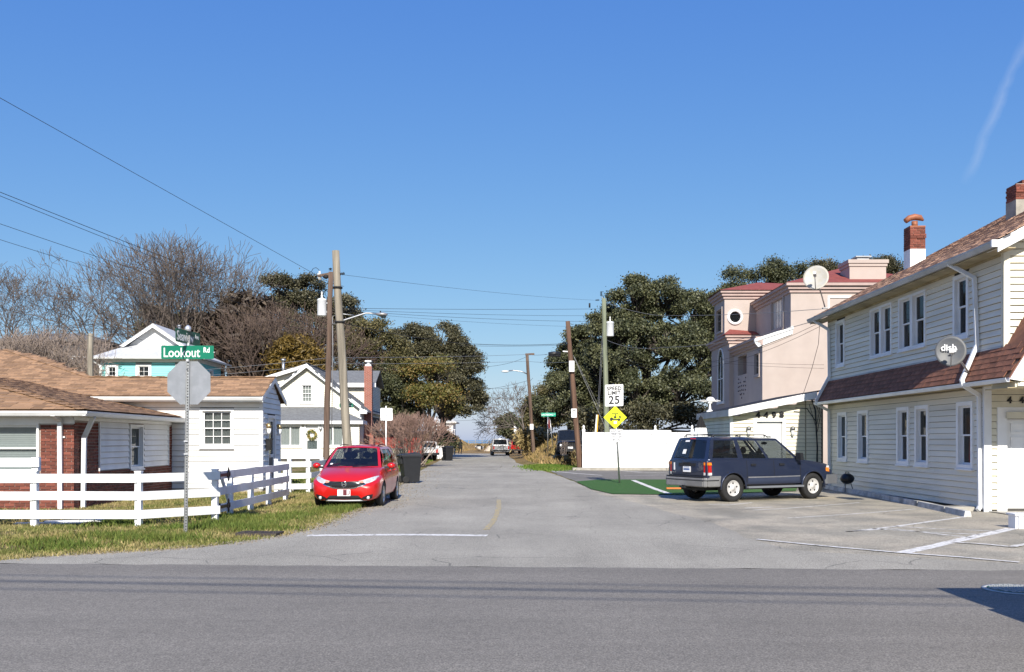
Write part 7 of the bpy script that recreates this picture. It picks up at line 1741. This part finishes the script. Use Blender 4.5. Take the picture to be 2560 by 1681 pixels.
BRN = foliage('brown_leaf', (.030,.024,.018), (.078,.058,.043), (.125,.095,.068))
# right of the road
leafy_tree('broad dark live oak above the white vinyl fence', gb(1600,70), BL(70,(1525,835,62,66),(1585,765,72,62),(1665,760,72,62),(1740,800,62,78,2),(1565,880,85,72,-2),(1665,870,84,78,-1),(1750,905,60,80),(1500,930,62,66,-1),(1600,985,92,62,-3),(1700,990,85,60,-3),(1790,790,45,62,3),(1800,880,45,70,3)), 21, OAK2, per=95, sig=.3, trunk_r=.45)
leafy_tree('tall live oak crowding the leaning right pole', gb(1430,74), BL(74,(1462,850,36,42),(1440,895,44,48,1),(1410,930,42,45,1),(1465,945,55,60,-2),(1400,990,50,48,-1),(1460,1010,66,52,-3),(1500,1050,55,38,-4),(1368,1025,34,36,2)), 22, OAK2, per=85, sig=.3, trunk_r=.4)
leafy_tree('dark oak whose crown shows behind the pink tower', gb(1885,88), BL(88,(1860,720,50,50),(1920,705,60,45),(1985,705,60,40),(1890,790,90,70),(1800,760,40,60)), 23, OAK2, per=70, trunk_r=.4)
leafy_tree('oak top rising behind the pink chimney', gb(2130,90), BL(90,(2062,690,28,38),(2120,700,35,30),(2185,685,40,34),(2225,672,20,24)), 24, OAK, per=45, trunk_r=.3)
leafy_tree('small dark cedar at the far corner by the stop sign', gb(1283,116), BL(116,(1272,1062,17,22),(1290,1075,18,20),(1262,1085,12,12)), 25, OAK2, per=50, trunk_r=.2, leaf=(.1,.2))
leafy_tree('shrubby oak between the street light pole and the bank', gb(1345,92), BL(92,(1352,1000,26,34),(1325,1025,18,28),(1372,1045,34,32),(1338,1055,26,24)), 26, OLV, per=55, trunk_r=.25)
bare_tree('bare grey tree leaning over the road end beside the street light', gb(1345,88), 6.2, 31, .62, .05, .16, 6, (2,4), .22, m1=MT['bark_grey'], lean=(-.9,0), rmin=.014)
leafy_tree('dense dark undergrowth filling the space behind the vinyl fence', gb(1640,66), BL(66,(1490,1050,45,45),(1560,1055,60,40),(1640,1050,60,42),(1720,1050,60,45),(1790,1040,50,55),(1850,1000,60,70)), 27, OAK, per=45, leaves=120, name='evergreen_thicket', group='thickets', trunk_r=.15)
# left of the road
leafy_tree('dark evergreen behind the twin utility poles', gb(790,80), BL(80,(700,735,55,45),(770,745,55,50),(845,790,55,50),(790,830,80,65),(700,820,70,65),(880,850,55,60),(740,900,90,55)), 41, OAK, per=85, sig=.32, trunk_r=.4)
leafy_tree('thin olive-brown tree behind the brick chimney', gb(930,78), BL(78,(930,850,50,55),(890,900,55,60),(960,920,55,60),(910,970,60,50),(985,880,35,40)), 42, OLV, per=60, trunk_r=.3)
leafy_tree('live oak leaning out over the street', gb(1105,84), BL(84,(1030,855,50,42),(1095,865,60,50),(1150,900,50,50),(1120,940,60,45),(1175,975,38,38),(1140,1015,50,32),(1195,1005,22,22),(1010,900,40,40)), 43, OAK, per=85, sig=.3, trunk_r=.4)
leafy_tree('yellow-green vine-covered tree in front of the leaning oak', gb(1075,76), BL(76,(1085,935,42,40),(1060,985,45,42),(1110,990,42,35),(1040,950,28,35)), 44, YEL, per=34, trunk_r=.25, group='shrubs and small trees')
leafy_tree('green shrubby tree behind the bare bush', gb(1000,77), BL(77,(1000,950,45,45),(970,990,50,45),(1030,1020,55,50),(1000,1050,60,40)), 45, OAK2, per=60, trunk_r=.25)
leafy_tree('golden-brown cedar behind the cream house', gb(745,70), BL(70,(745,880,38,45),(725,915,40,45),(775,925,40,40)), 46, GLD, per=65, trunk_r=.2, leaf=(.06,.13), stretch=1.8)
leafy_tree('brown thicket behind the turquoise house gutter', gb(610,76), BL(76,(640,800,75,55),(560,850,80,65),(660,870,80,75),(590,920,100,60),(480,880,60,50),(700,940,60,50)), 47, BRN, per=34, leaves=90, trunk_r=.3, leaf=(.10,.28), stretch=2.2, sig=.6, group='thickets', m1=MT['bark_grey'])
leafy_tree('dull green tree behind the turquoise gable', gb(390,86), BL(86,(375,800,45,38),(430,825,40,40),(470,815,35,35),(400,850,70,40)), 48, OLV, per=60, trunk_r=.3)
bare_tree('tall spreading bare tree above the turquoise house', gb(490,76), 18.9, 52, .40, .22, .48, 6, (2,4), .22, fork=3, rmin=.016)
bare_tree('tall bare tree left of the dark evergreen', gb(610,79), 17.6, 58, .40, .28, .42, 6, (2,4), .22, fork=2, rmin=.016)
bare_tree('rounded bare tree behind the grey pole', gb(275,74), 16.4, 53, .46, .08, .44, 7, (2,4), .24, rmin=.014, m1=MT['bark_dark'])
bare_tree('bare tree at the left edge above the bungalow roof', gb(52,72), 15.6, 54, .42, .3, .36, 7, (2,4), .24, rmin=.014, m1=MT['bark_dark'])
bare_tree('pale scrubby bare tree over the bungalow ridge', gb(150,62), 9.2, 55, .55, .3, .18, 6, (2,4), .2, m1=MT['twig_tan'], m2=MT['twig_tan'], fork=4)
bare_tree('pale bare sapling clump at the left edge', gb(20,60), 8.8, 56, .55, .3, .16, 6, (2,4), .2, m1=MT['twig_tan'], m2=MT['twig_tan'], fork=4)
bare_tree('red-brown bare tree in the thicket behind the poles', gb(690,72), 12.5, 57, .5, .3, .2, 6, (2,4), .24, m1=MT['twig_red'], m2=MT['twig_red'], fork=3)
# rounded bare bush beside the street
def bush(label, base, h, n, seed, m1, m2, wide=.5):
    rg = np.random.default_rng(seed); t = empty('bare_bush', base, 0, label, 'bush'); segs = []
    for k in range(n):
        a = rg.uniform(0, 6.283); tl = rg.uniform(.1, wide); d = np.array([math.cos(a)*tl, math.sin(a)*tl, 1.0]); d /= np.linalg.norm(d)
        grow(rg, segs, (rg.normal(0,.42),rg.normal(0,.3),-.05), d, h*.27, .04, 1, 5, .33, .5, (2,4), .010)
    top = max(s[1][2] for s in segs); k = h/top; segs = [(s[0]*k, s[1]*k, s[2], s[3], s[4]) for s in segs]
    build_segs(t, segs, m1, m2, 3); return t
bush('rounded pinkish-brown bare bush beside the street', gb(1022,56), 3.5, 34, 61, MT['twig_tan'], mat('twig_pink', (.27,.175,.14), .95, .25, .9), 1.15)
leafy_tree('low dark hedge behind the farther trash bin', gb(1105,80), BL(80,(1100,1103,22,14),(1118,1108,14,12)), 62, OAK2, per=50, leaves=60, name='hedge', group='shrubs and small trees', cat='hedge', trunk_r=.1)
leafy_tree('clump of tall straw-coloured grass on the far left dune', gb(1107,112), BL(112,(1103,1089,20,6),(1122,1096,16,5)), 63, foliage('straw', (.18,.13,.06), (.30,.22,.10), (.38,.28,.13)), per=40, leaves=60, sig=.25, name='grass_clump', group='shrubs and small trees', cat='grass', trunk_r=.06, stretch=2.5)
leafy_tree('clump of dry reeds on the bank beside the street light pole', gb(1318,80), BL(80,(1318,1100,16,14),(1340,1092,14,12)), 64, foliage('reed', (.16,.12,.05), (.30,.23,.10), (.38,.30,.14)), per=45, leaves=50, name='reed_clump', group='shrubs and small trees', cat='grass', trunk_r=.05, stretch=2.6, m1=MT['twig_tan'])
# ================================================================== white vinyl fence and its kerb
vf = empty('vinyl_fence', (4.0,51.5,0), 0, 'tall solid white vinyl fence below the right-hand trees', 'fence')
px_ = [4.01,8.02,10.08,12.2]
for i, x in enumerate(px_):
    x -= 4.0
    po = quick('post', lambda m: m.box((x-.075,-.075,0), (x+.075,.075,2.2)), MT['vinyl'], vf)
    quick('post_cap', lambda m: (m.hexa([(x-.1,-.1,2.2),(x+.1,-.1,2.2),(x+.1,.1,2.2),(x-.1,.1,2.2),(x-.04,-.04,2.3),(x+.04,-.04,2.3),(x+.04,.04,2.3),(x-.04,.04,2.3)]), m.lathe((x,0,2.3), (0,0,1), [(.05,0),(.075,.06),(.06,.13),(.0,.2)], 12)), MT['vinyl'], po)
    if i < 3:
        x1 = px_[i+1]-4.0
        for z0, z1, th in ((.02,.16,.05),(1.46,1.56,.045),(1.98,2.08,.05)): quick('rail', lambda m: m.box((x+.076,-th,z0), (x1-.076,th,z1)), MT['vinyl'], vf)
        n = max(6, int((x1-x)/.28)); w = (x1-x-.16)/n
        for k in range(n):
            for z0, z1 in ((.161,1.459),(1.561,1.979)): quick('panel_board', lambda m: m.box((x+.08+w*k+.002,-.02,z0), (x+.08+w*(k+1)-.002,.02,z1)), MT['vinyl'], vf)
tag(quick('kerb', lambda m: m.box((3.3,50.0,-.05), (12.5,50.35,.14)), MT['concrete']), 'weathered concrete kerb in front of the vinyl fence', 'kerb')

# ================================================================== wheeled trash bins
def trash_bin():
    t = empty('trash_bin', (0,0,0), 0, 'large black wheeled trash bin right behind the red car', 'trash bin', 'wheeled trash bins')
    m_ = MT['black_plastic']; b = [(-.24,-.27),(.30,-.27),(.30,.27),(-.24,.27)]; u = [(-.36,-.33),(.36,-.33),(.36,.33),(-.36,.33)]
    body = quick('body', lambda m: (m.hexa([(x,y,.04) for x, y in b]+[(x,y,.98) for x, y in u]), m.hexa([(x*1.05,y*1.05,.93) for x, y in u]+[(x*1.05,y*1.05,.985) for x, y in u]), m.box((-.40,-.2,.70), (-.30,.2,.93)), m.box((-.30,-.22,.42), (-.272,.22,.44))), m_, t)
    bv = body.modifiers.new('round', 'BEVEL'); bv.width = .02; bv.segments = 2
    lid = quick('lid', lambda m: (m.hexa([(-.40,-.36,.99),(.40,-.36,.99),(.40,.36,.99),(-.40,.36,.99),(-.40,-.34,1.04),(.30,-.30,1.12),(.30,.30,1.12),(-.40,.34,1.04)]), m.hexa([(.2,-.3,1.10),(.40,-.3,1.0),(.40,.3,1.0),(.2,.3,1.10),(.2,-.28,1.125),(.38,-.28,1.03),(.38,.28,1.03),(.2,.28,1.125)])), m_, t)
    bl = lid.modifiers.new('round', 'BEVEL'); bl.width = .02; bl.segments = 2
    quick('handle', lambda m: m.tube([(-.36,-.28,.95),(-.46,-.26,1.0),(-.46,.26,1.0),(-.36,.28,.95)], .022, 8), m_, t)
    quick('axle', lambda m: m.tube([(-.22,-.30,.13),(-.22,.30,.13)], .015, 8), MT['galv'], t)
    for s in (-1, 1):
        w = quick('wheel', lambda m: m.lathe((-.24,s*.33-s*.035,.13), (0,s,0), [(.08,0),(.12,0),(.13,.015),(.13,.055),(.12,.07),(.085,.07)], 20), MT['tyre'], t)
        quick('hub', lambda m: [m.bar(Vector((-.24,s*.345,.13)), Vector((-.24+.085*math.cos(a*1.257),s*.345,.13+.085*math.sin(a*1.257))), .03, .02, up=(0,1,0)) for a in range(5)], mat('bin_hub', (.32,.32,.33), .5), w)
    return t
bn = trash_bin(); bn.location = (-3.9,35.1,.014); bn.rotation_euler = (0,0,R(22)); bn.scale = (1.02,1.02,1.04)
b2 = copy_tree(bn); b2.location = (-5.1,73,.02); b2.rotation_euler = (0,0,R(-60)); b2['label'] = 'farther black wheeled trash bin standing by the walker'
b3 = copy_tree(bn); b3.location = ((1256-1280)*128/F,128,hz((1256-1280)*128/F,128)); b3.rotation_euler = (0,0,R(20)); b3['label'] = 'tiny black bin at the far end of the road'

# ================================================================== person walking at the far end
def walker():
    b = Vector(((1150.5-1280)*108/F,108,.012)); t = empty('person', b, R(205), 'person in black coat walking along the far end of the street', 'person')
    J = {'pel':(0,0,.90,.14),'bel':(0,.02,1.08,.14),'che':(0,.03,1.28,.16),'nec':(0,.04,1.45,.06),'hea':(0,.06,1.55,.075),'top':(0,.06,1.66,.075),
         'shl':(-.19,.03,1.38,.07),'ell':(-.25,-.06,1.14,.05),'wrl':(-.24,.06,.95,.04),'hal':(-.23,.11,.87,.035),'shr':(.19,.03,1.38,.07),'elr':(.25,-.04,1.13,.05),'wrr':(.24,.10,.93,.04),'har':(.23,.15,.86,.035),
         'hil':(-.10,0,.86,.11),'knl':(-.11,.16,.48,.07),'anl':(-.11,.02,.10,.05),'tol':(-.11,.18,.05,.04),'hir':(.10,0,.86,.11),'knr':(.11,-.04,.46,.07),'anr':(.11,-.30,.14,.05),'tor':(.11,-.18,.05,.04)}
    E = [('pel','bel'),('bel','che'),('che','nec'),('nec','hea'),('hea','top'),('che','shl'),('shl','ell'),('ell','wrl'),('wrl','hal'),('che','shr'),('shr','elr'),('elr','wrr'),('wrr','har'),('pel','hil'),('hil','knl'),('knl','anl'),('anl','tol'),('pel','hir'),('hir','knr'),('knr','anr'),('anr','tor')]
    ks = list(J); me = bpy.data.meshes.new('body'); me.from_pydata([J[k][:3] for k in ks], [(ks.index(a), ks.index(c)) for a, c in E], [])
    o = link('body', me, t); o.modifiers.new('skin', 'SKIN')
    sv = me.skin_vertices[0].data if me.skin_vertices else None
    if sv is None:
        bm = bmesh.new(); bm.from_mesh(me); bm.verts.layers.skin.verify(); bm.to_mesh(me); bm.free(); sv = me.skin_vertices[0].data
    for i, k in enumerate(ks): sv[i].radius = (J[k][3],)*2; sv[i].use_root = (k == 'pel')
    ss = o.modifiers.new('sub', 'SUBSURF'); ss.levels = 1; ss.render_levels = 2
    me.materials.append(mat('black_cloth', (.010,.010,.012), .85))
    quick('coat', lambda m: m.lathe((0,.01,.62), (0,0,1), [(.25,0),(.23,.2),(.20,.45),(.22,.68),(.16,.80),(.08,.84)], 14), mat('coat_cloth', (.009,.009,.011), .8), t)
    quick('hair', lambda m: (m.ball((0,.03,1.60), (.105,.115,.13), 12, 8), m.ball((0,-.03,1.45), (.09,.07,.14), 10, 8)), mat('hair_dark', (.012,.009,.008), .6), t)
walker()

# ================================================================== satellite dishes
def dish(label, c, N, r, mount, col, logo=None, arm_l=.5):
    c = Vector(c); N = Vector(N).normalized(); mount = Vector(mount); t = empty('satellite_dish', mount, 0, label, 'satellite dish', 'satellite dishes on the roofs')
    c0 = c-mount; U = N.cross(Z3).normalized()*-1; V = N.cross(U)*-1
    if V.z < 0: V = -V
    mm = mat('dish_paint', col, .5, .06, 5, dirt=(.3,.25,.12), dirt_amt=.5 if logo is None else .15, dirt_scale=5)
    def refl(m):
        rings, n = 6, 32; base = len(m.v); vv = []; ff = []
        for side in (0, -.012):
            for i in range(rings+1):
                q = i/rings
                for k in range(n):
                    a = 2*math.pi*k/n; vv.append(c0+U*(r*q*math.cos(a))+V*(r*1.06*q*math.sin(a))+N*(.16*r*q*q*1.2+side-.03))
        o = (rings+1)*n
        for i in range(rings):
            for k in range(n):
                k2 = (k+1) % n; ff.append((i*n+k,i*n+k2,(i+1)*n+k2,(i+1)*n+k)); ff.append((o+i*n+k,o+(i+1)*n+k,o+(i+1)*n+k2,o+i*n+k2))
        for k in range(n): k2 = (k+1) % n; ff.append((rings*n+k,rings*n+k2,o+rings*n+k2,o+rings*n+k))
        m.add(vv, ff, 0, True)
    rf = quick('reflector', refl, mm, t)
    foot = c0-V*r*1.0+N*.03; feed = c0+N*arm_l-V*r*.28
    quick('feed_arm', lambda m: m.tube([c0-N*.06-V*r*.2, c0-V*r*1.05-N*.02, foot+N*.08, feed], .016, 8), MT['galv'], t)
    quick('feed_horn', lambda m: (m.obox(feed, U*.05, V*.05, N*.09), m.lathe(feed-N*.08, -N, [(.04,0),(.05,.07)], 10)), mat('horn_grey', (.5,.5,.5), .5), t)
    quick('mast', lambda m: (m.tube([Vector((0,0,0)), Vector((0,0,0)).lerp(c0-N*.1, .45)+Vector((0,0,.06)), c0-N*.1-V*.1*r], .024, 8), m.obox((0,0,0), (.09,0,0), (0,.07,0), (0,0,.02))), MT['galv'], t)
    quick('bracket', lambda m: m.obox(c0-N*.09-V*.08, U*.08, V*.11, N*.04), MT['gutter_grey'], t)
    if logo:
        text_mesh('lettering', logo, r*.62, MT['sign_white'], t, c0-U*r*.12+V*r*.22, U, V, N, n=.045, bold=.003)
        quick('emblem', lambda m: [m.obox(c0+U*r*x+V*r*z+N*.045, U*r*.10, V*r*.045, N*.002) for x, z in ((.12,-.12),(.24,-.04),(.02,-.18),(.3,.08))], MT['sign_white'], rf)
dish('grey dish antenna on the shingled skirt of the clapboard house', at(2376.5,878,20.6), (-.38,-.9,.12), .325, (10.55,21.15,3.12), (.085,.092,.105), 'dish', .42)
dish('weathered white dish antenna on the roof corner over the pink house', at(2040,695,31.3), (-.35,-.85,.28), .42, (10.86,31.9,6.22), (.40,.39,.36), None, .55)

# ================================================================== grill, umbrella, ornament, cables
g = empty('kettle_grill', Vector((10.42,28.6,.012)), 0, 'black round kettle grill against the clapboard wall', 'grill')
quick('kettle', lambda m: m.ball((0,0,.52), (.255,.255,.2), 20, 12), MT['black_metal'], g); quick('rim', lambda m: m.lathe((0,0,.515), (0,0,1), [(.255,0),(.268,.01),(.255,.025)], 24, capends=False), MT['black_metal'], g)
quick('handle', lambda m: m.tube([(-.07,0,.71),(-.06,0,.76),(.06,0,.76),(.07,0,.71)], .014, 8), MT['black_metal'], g)
for a in (90,210,330): quick('leg', lambda m: m.tube([(.12*math.cos(R(a)),.12*math.sin(R(a)),.38),(.24*math.cos(R(a)),.24*math.sin(R(a)),0)], .014, 6), MT['galv'] if a == 210 else MT['black_metal'], g)
g.scale = (.84,.84,.84)
um = empty('patio_umbrella', Vector((6.98,34.0,.0)), 0, 'closed black and white striped patio umbrella behind the suv', 'umbrella')
quick('pole', lambda m: m.tube([(0,0,0),(0,0,2.55)], .022, 8), MT['black_metal'], um)
def fold(z0, z1, r0, r1, m_, nm):
    n = 40; mb = MB(); vv = []
    for z, r in ((z0,r0),((z0+z1)/2,(r0+r1)/2),(z1,r1)):
        for k in range(n): a = 2*math.pi*k/n; q = r*(1+.16*math.sin(8*a)); vv.append((q*math.cos(a), q*math.sin(a), z))
    mb.add(vv, [(i*n+k, i*n+(k+1) % n, (i+1)*n+(k+1) % n, (i+1)*n+k) for i in range(2) for k in range(n)], 0, True); mb.build(nm, m_, um, fix=False)
bk_, wh_ = mat('black_canvas', (.012,.012,.013), .9), mat('white_canvas', (.75,.75,.74), .9)
fold(.95,1.4,.235,.245,bk_,'canopy_band'); fold(1.4,1.76,.245,.24,bk_,'canopy_band'); fold(1.76,2.1,.24,.19,wh_,'canopy_band'); fold(2.1,2.5,.19,.05,bk_,'canopy_band')
quick('base', lambda m: m.lathe((0,0,0), (0,0,1), [(.3,0),(.3,.05),(.06,.1),(.05,.3)], 20), MT['black_metal'], um)
wo = empty('roof_ornament', Vector((7.66,35.6,2.73)), 0, 'white winged whirligig ornament on the corner of the flat roof', 'ornament')
quick('stand', lambda m: m.lathe((0,0,0), (0,0,1), [(.16,0),(.14,.03),(.05,.1),(.035,.3),(.05,.36)], 12), MT['white_paint'], wo)
quick('body', lambda m: (m.ball((.02,0,.47), (.17,.11,.12), 14, 8), m.ball((.15,-.02,.44), (.06,.05,.05), 10, 6), m.ball((0,0,.36), (.1,.07,.05), 10, 6)), MT['white_paint'], wo)
for s in (-1, 1): quick('wing', lambda m: m.tube([(s*.1,0,.44),(s*.26,-.02,.46),(s*.40,-.02,.43),(s*.40,.02,.40),(s*.26,.02,.41),(s*.1,0,.40)], .014, 6), MT['white_paint'], wo)
cbn = empty('cable_bundle', Vector((10.7,32.3,0)), 0, 'black cables climbing the wall between the wing and clapboard house', 'cable')
for k, (pts, r) in enumerate((([(0,0,.6),(.02,0,1.4),(-.02,0,2.1),(-.05,0,2.7),(-.2,-.05,3.1)], .028), ([(.03,-.02,.6),(.0,0,1.6),(-.03,0,2.3),(-.35,-.03,2.75),(-.75,-.02,2.78)], .018), ([(.01,0,1.9),(.12,-.02,2.5),(.06,-.1,2.8),(.16,-.2,2.95)], .012), ([(0,0,2.0),(-.16,-.05,2.5),(-.3,-.1,2.9)], .010), ([(0,0,2.2),(.05,-.1,2.6),(-.1,-.15,2.95)], .010))):
    quick('cable', lambda m: m.tube(pts, r, 6), MT['black_plastic'], cbn)
quick('meter_box', lambda m: m.box((-.12,-.1,.35), (.14,.06,.75)), MT['gutter_grey'], cbn)

# ================================================================== potted plant, yard sign, box by the jeep
pp = empty('potted_plant', gd(1406,1164), 0, 'black pot with a scraggly plant beside the leaning brown pole', 'plant')
quick('pot', lambda m: m.lathe((0,0,0), (0,0,1), [(.24,0),(.30,.35),(.36,.62),(.40,.64),(.40,.72),(.33,.72),(.3,.6)], 18), MT['black_plastic'], pp)
rgp = np.random.default_rng(3); sg = []
for k in range(9): grow(rgp, sg, (rgp.normal(0,.1),rgp.normal(0,.1),.55), np.array([rgp.normal(0,.35),rgp.normal(0,.3),1.0]), .45, .016, 2, 4, .5, .2, (2,3), .008)
seg_mesh('stems', [s[0] for s in sg], [s[1] for s in sg], [s[2] for s in sg], [s[3] for s in sg], MT['twig_tan'], pp, 3)
ysn = empty('yard_sign', gd(1386,1162), R(25), 'small pale yard sign stuck in the grass beside the pot', 'sign')
quick('panel', lambda m: m.obox((0,0,.42), (.22,0,.08), (0,.008,0), (-.06,0,.2)), mat('yard_panel', (.45,.52,.47), .6), ysn)
for x in (-.12,.14): quick('stake', lambda m: m.tube([(x,0,0),(x,0,.35)], .008, 5), MT['galv'], ysn)
wbx = quick('white_bucket', lambda m: m.lathe(gd(1431,1162)+Vector((0,1,.02)), (0,0,1), [(.25,0),(.32,.65),(.35,.66),(.35,.72),(.3,.72)], 16), MT['white_paint']); tag(wbx, 'white bucket standing in front of the black jeep', 'bucket')
leafy_tree('low brown weeds at the foot of the leaning brown pole', gd(1436,1168), [(gd(1436,1168)+Vector((0,0,.5)), (.45,.4,.5)), (gd(1425,1168)+Vector((0,.3,.3)), (.4,.4,.3))], 66, foliage('weed', (.08,.06,.02), (.18,.12,.05), (.16,.15,.04)), per=20, leaves=50, sig=.16, name='weeds', group='shrubs and small trees', cat='weeds', trunk_r=.03, leaf=(.04,.08))
ob = quick('orange_board', lambda m: m.obox(gd(1690,1225)+Vector((.1,0,.06)), (.42,0,0), (0,.06,0), (0,0,.025)), mat('orange_paint', (.55,.17,.04), .6)); tag(ob, 'orange board lying on the turf behind the suv', 'board')

# ================================================================== drain, manhole, road end
dg_ = empty('storm_drain', gd(650,1338.5)+Vector((0,0,.03)), R(-6), 'rusty slotted storm drain grate in the lawn edge', 'drain')
quick('frame', lambda m: (m.box((-.36,-.2,-.02), (.36,-.16,.03)), m.box((-.36,.16,-.02), (.36,.2,.03)), m.box((-.36,-.16,-.02), (-.32,.16,.03)), m.box((.32,-.16,-.02), (.36,.16,.03)), m.box((-.32,-.16,-.05), (.32,.16,-.04))), mat('rust_iron', (.05,.04,.035), .7, .3, 8), dg_)
for k in range(11): quick('bar', lambda m: m.bar((-.32+.058*k,-.155,.012), (-.29+.058*k,.155,.012), .022, .03), mat('rust_bar', (.07,.055,.05), .6, .3, 8), dg_)
mh = empty('manhole_cover', gd(2546,1479)+Vector((0,0,.02)), 0, 'round green patterned manhole cover in the shadow on the street', 'manhole cover')
quick('ring', lambda m: m.lathe((0,0,0), (0,0,1), [(.36,0),(.36,.008),(.31,.01),(.31,.0)], 36), mat('ring_pale', (.42,.42,.40), .7, .2, 10), mh)
quick('lid', lambda m: m.lathe((0,0,0), (0,0,1), [(.308,0),(.308,.012)], 36), mat('lid_green', (.03,.10,.075), .7, .2, 10), mh)
tag(quick('lid_studs', lambda m: [m.box((x*.055-.018,y*.055-.018,.012), (x*.055+.018,y*.055+.018,.019)) for x in range(-5,6) for y in range(-5,6) if math.hypot(x,y) < 5.2], mat('stud_pale', (.36,.37,.36), .7, .2, 10), mh), kind='stuff')
sp = Vector(((1226-1280)*136/F,136,hz((1226-1280)*136/F,136)-.1))
def mound(m):
    n, k = 24, 7; vv = []
    for i in range(k+1):
        for j in range(n):
            a = 2*math.pi*j/n; q = i/k; vv.append((sp.x+1.1*q*math.cos(a), sp.y+1.3*q*math.sin(a), sp.z+.85*math.cos(q*math.pi/2)**1.2*(1+.1*math.sin(3*a))))
    m.add(vv, [(i*n+j, i*n+(j+1) % n, (i+1)*n+(j+1) % n, (i+1)*n+j) for i in range(k) for j in range(n)], 0, True)
tag(quick('sand_pile', mound, MT['sand']), 'pale sand pile blocking the end of the road', 'sand pile')
bt = empty('boat', Vector(((1197-1280)*134/F,134,.12)), R(20), 'small white boat pulled up at the end of the road', 'boat')
def hull(m):
    for s in (-1, 1): pass
    st = [(-1.6,.55,.1),(-.6,.72,.0),(.6,.62,.02),(1.5,.28,.18),(2.0,.03,.4)]; vv = []
    for y, w, z in st: vv += [(-w,y,.75+z*.4),(-w*.8,y,.25+z),(0,y,z),(w*.8,y,.25+z),(w,y,.75+z*.4)]
    m.add(vv, [(i*5+j, i*5+j+1, (i+1)*5+j+1, (i+1)*5+j) for i in range(4) for j in range(4)]+[(0,1,2,3,4)], 0, True)
quick('hull', hull, MT['white_paint'], bt); quick('windscreen', lambda m: m.hexa([(-.45,.2,.75),(.45,.2,.75),(.4,.5,.75),(-.4,.5,.75),(-.4,.1,1.1),(.4,.1,1.1),(.36,.2,1.1),(-.36,.2,1.1)]), MT['pane'], bt)
bt.scale = (.75,.75,.75)
quick('outboard_motor', lambda m: (m.box((-.14,-1.9,.3), (.14,-1.6,.95)),), MT['black_plastic'], bt)
bf_ = empty('beach_fence', Vector((-2.6,150,.7)), 0, 'low grey beach fence on the dune crest at road end', 'fence')
for k in range(9): quick('post', lambda m: m.tube([(-4.5+k*1.1,0,-.3),(-4.5+k*1.1+.03,0,.9+.12*(k % 3))], .05, 6), MT['pole_grey'], bf_)
for z in (.35,.7): quick('rail', lambda m: m.bar((-4.6,0,z), (4.4,0,z+.05), .03, .06), MT['pole_grey'], bf_)
pf_ = empty('picket_fence', Vector((-6.7,77,0)), R(8), 'short white picket fence beyond the bare bush', 'fence')
for k in range(14): quick('picket', lambda m: m.prism([(-.9+k*.14,0,.08),(-.8+k*.14,0,.08),(-.8+k*.14,0,1.1),(-.85+k*.14,0,1.2),(-.9+k*.14,0,1.1)], (0,.02,0)), MT['white_paint'], pf_)
for z in (.3,.85): quick('rail', lambda m: m.box((-.95,.021,z), (1.1,.06,z+.09)), MT['white_paint'], pf_)
mbp = empty('mailbox', Vector(((1136-1280)*90/F,90,.0)), 0, 'white mailbox post beside the walker at the far left kerb', 'mailbox')
quick('post', lambda m: m.box((-.06,-.06,0), (.06,.06,1.2)), MT['white_paint'], mbp); quick('box', lambda m: (m.box((-.1,-.25,1.2), (.45,.1,1.45)),), MT['black_metal'], mbp)
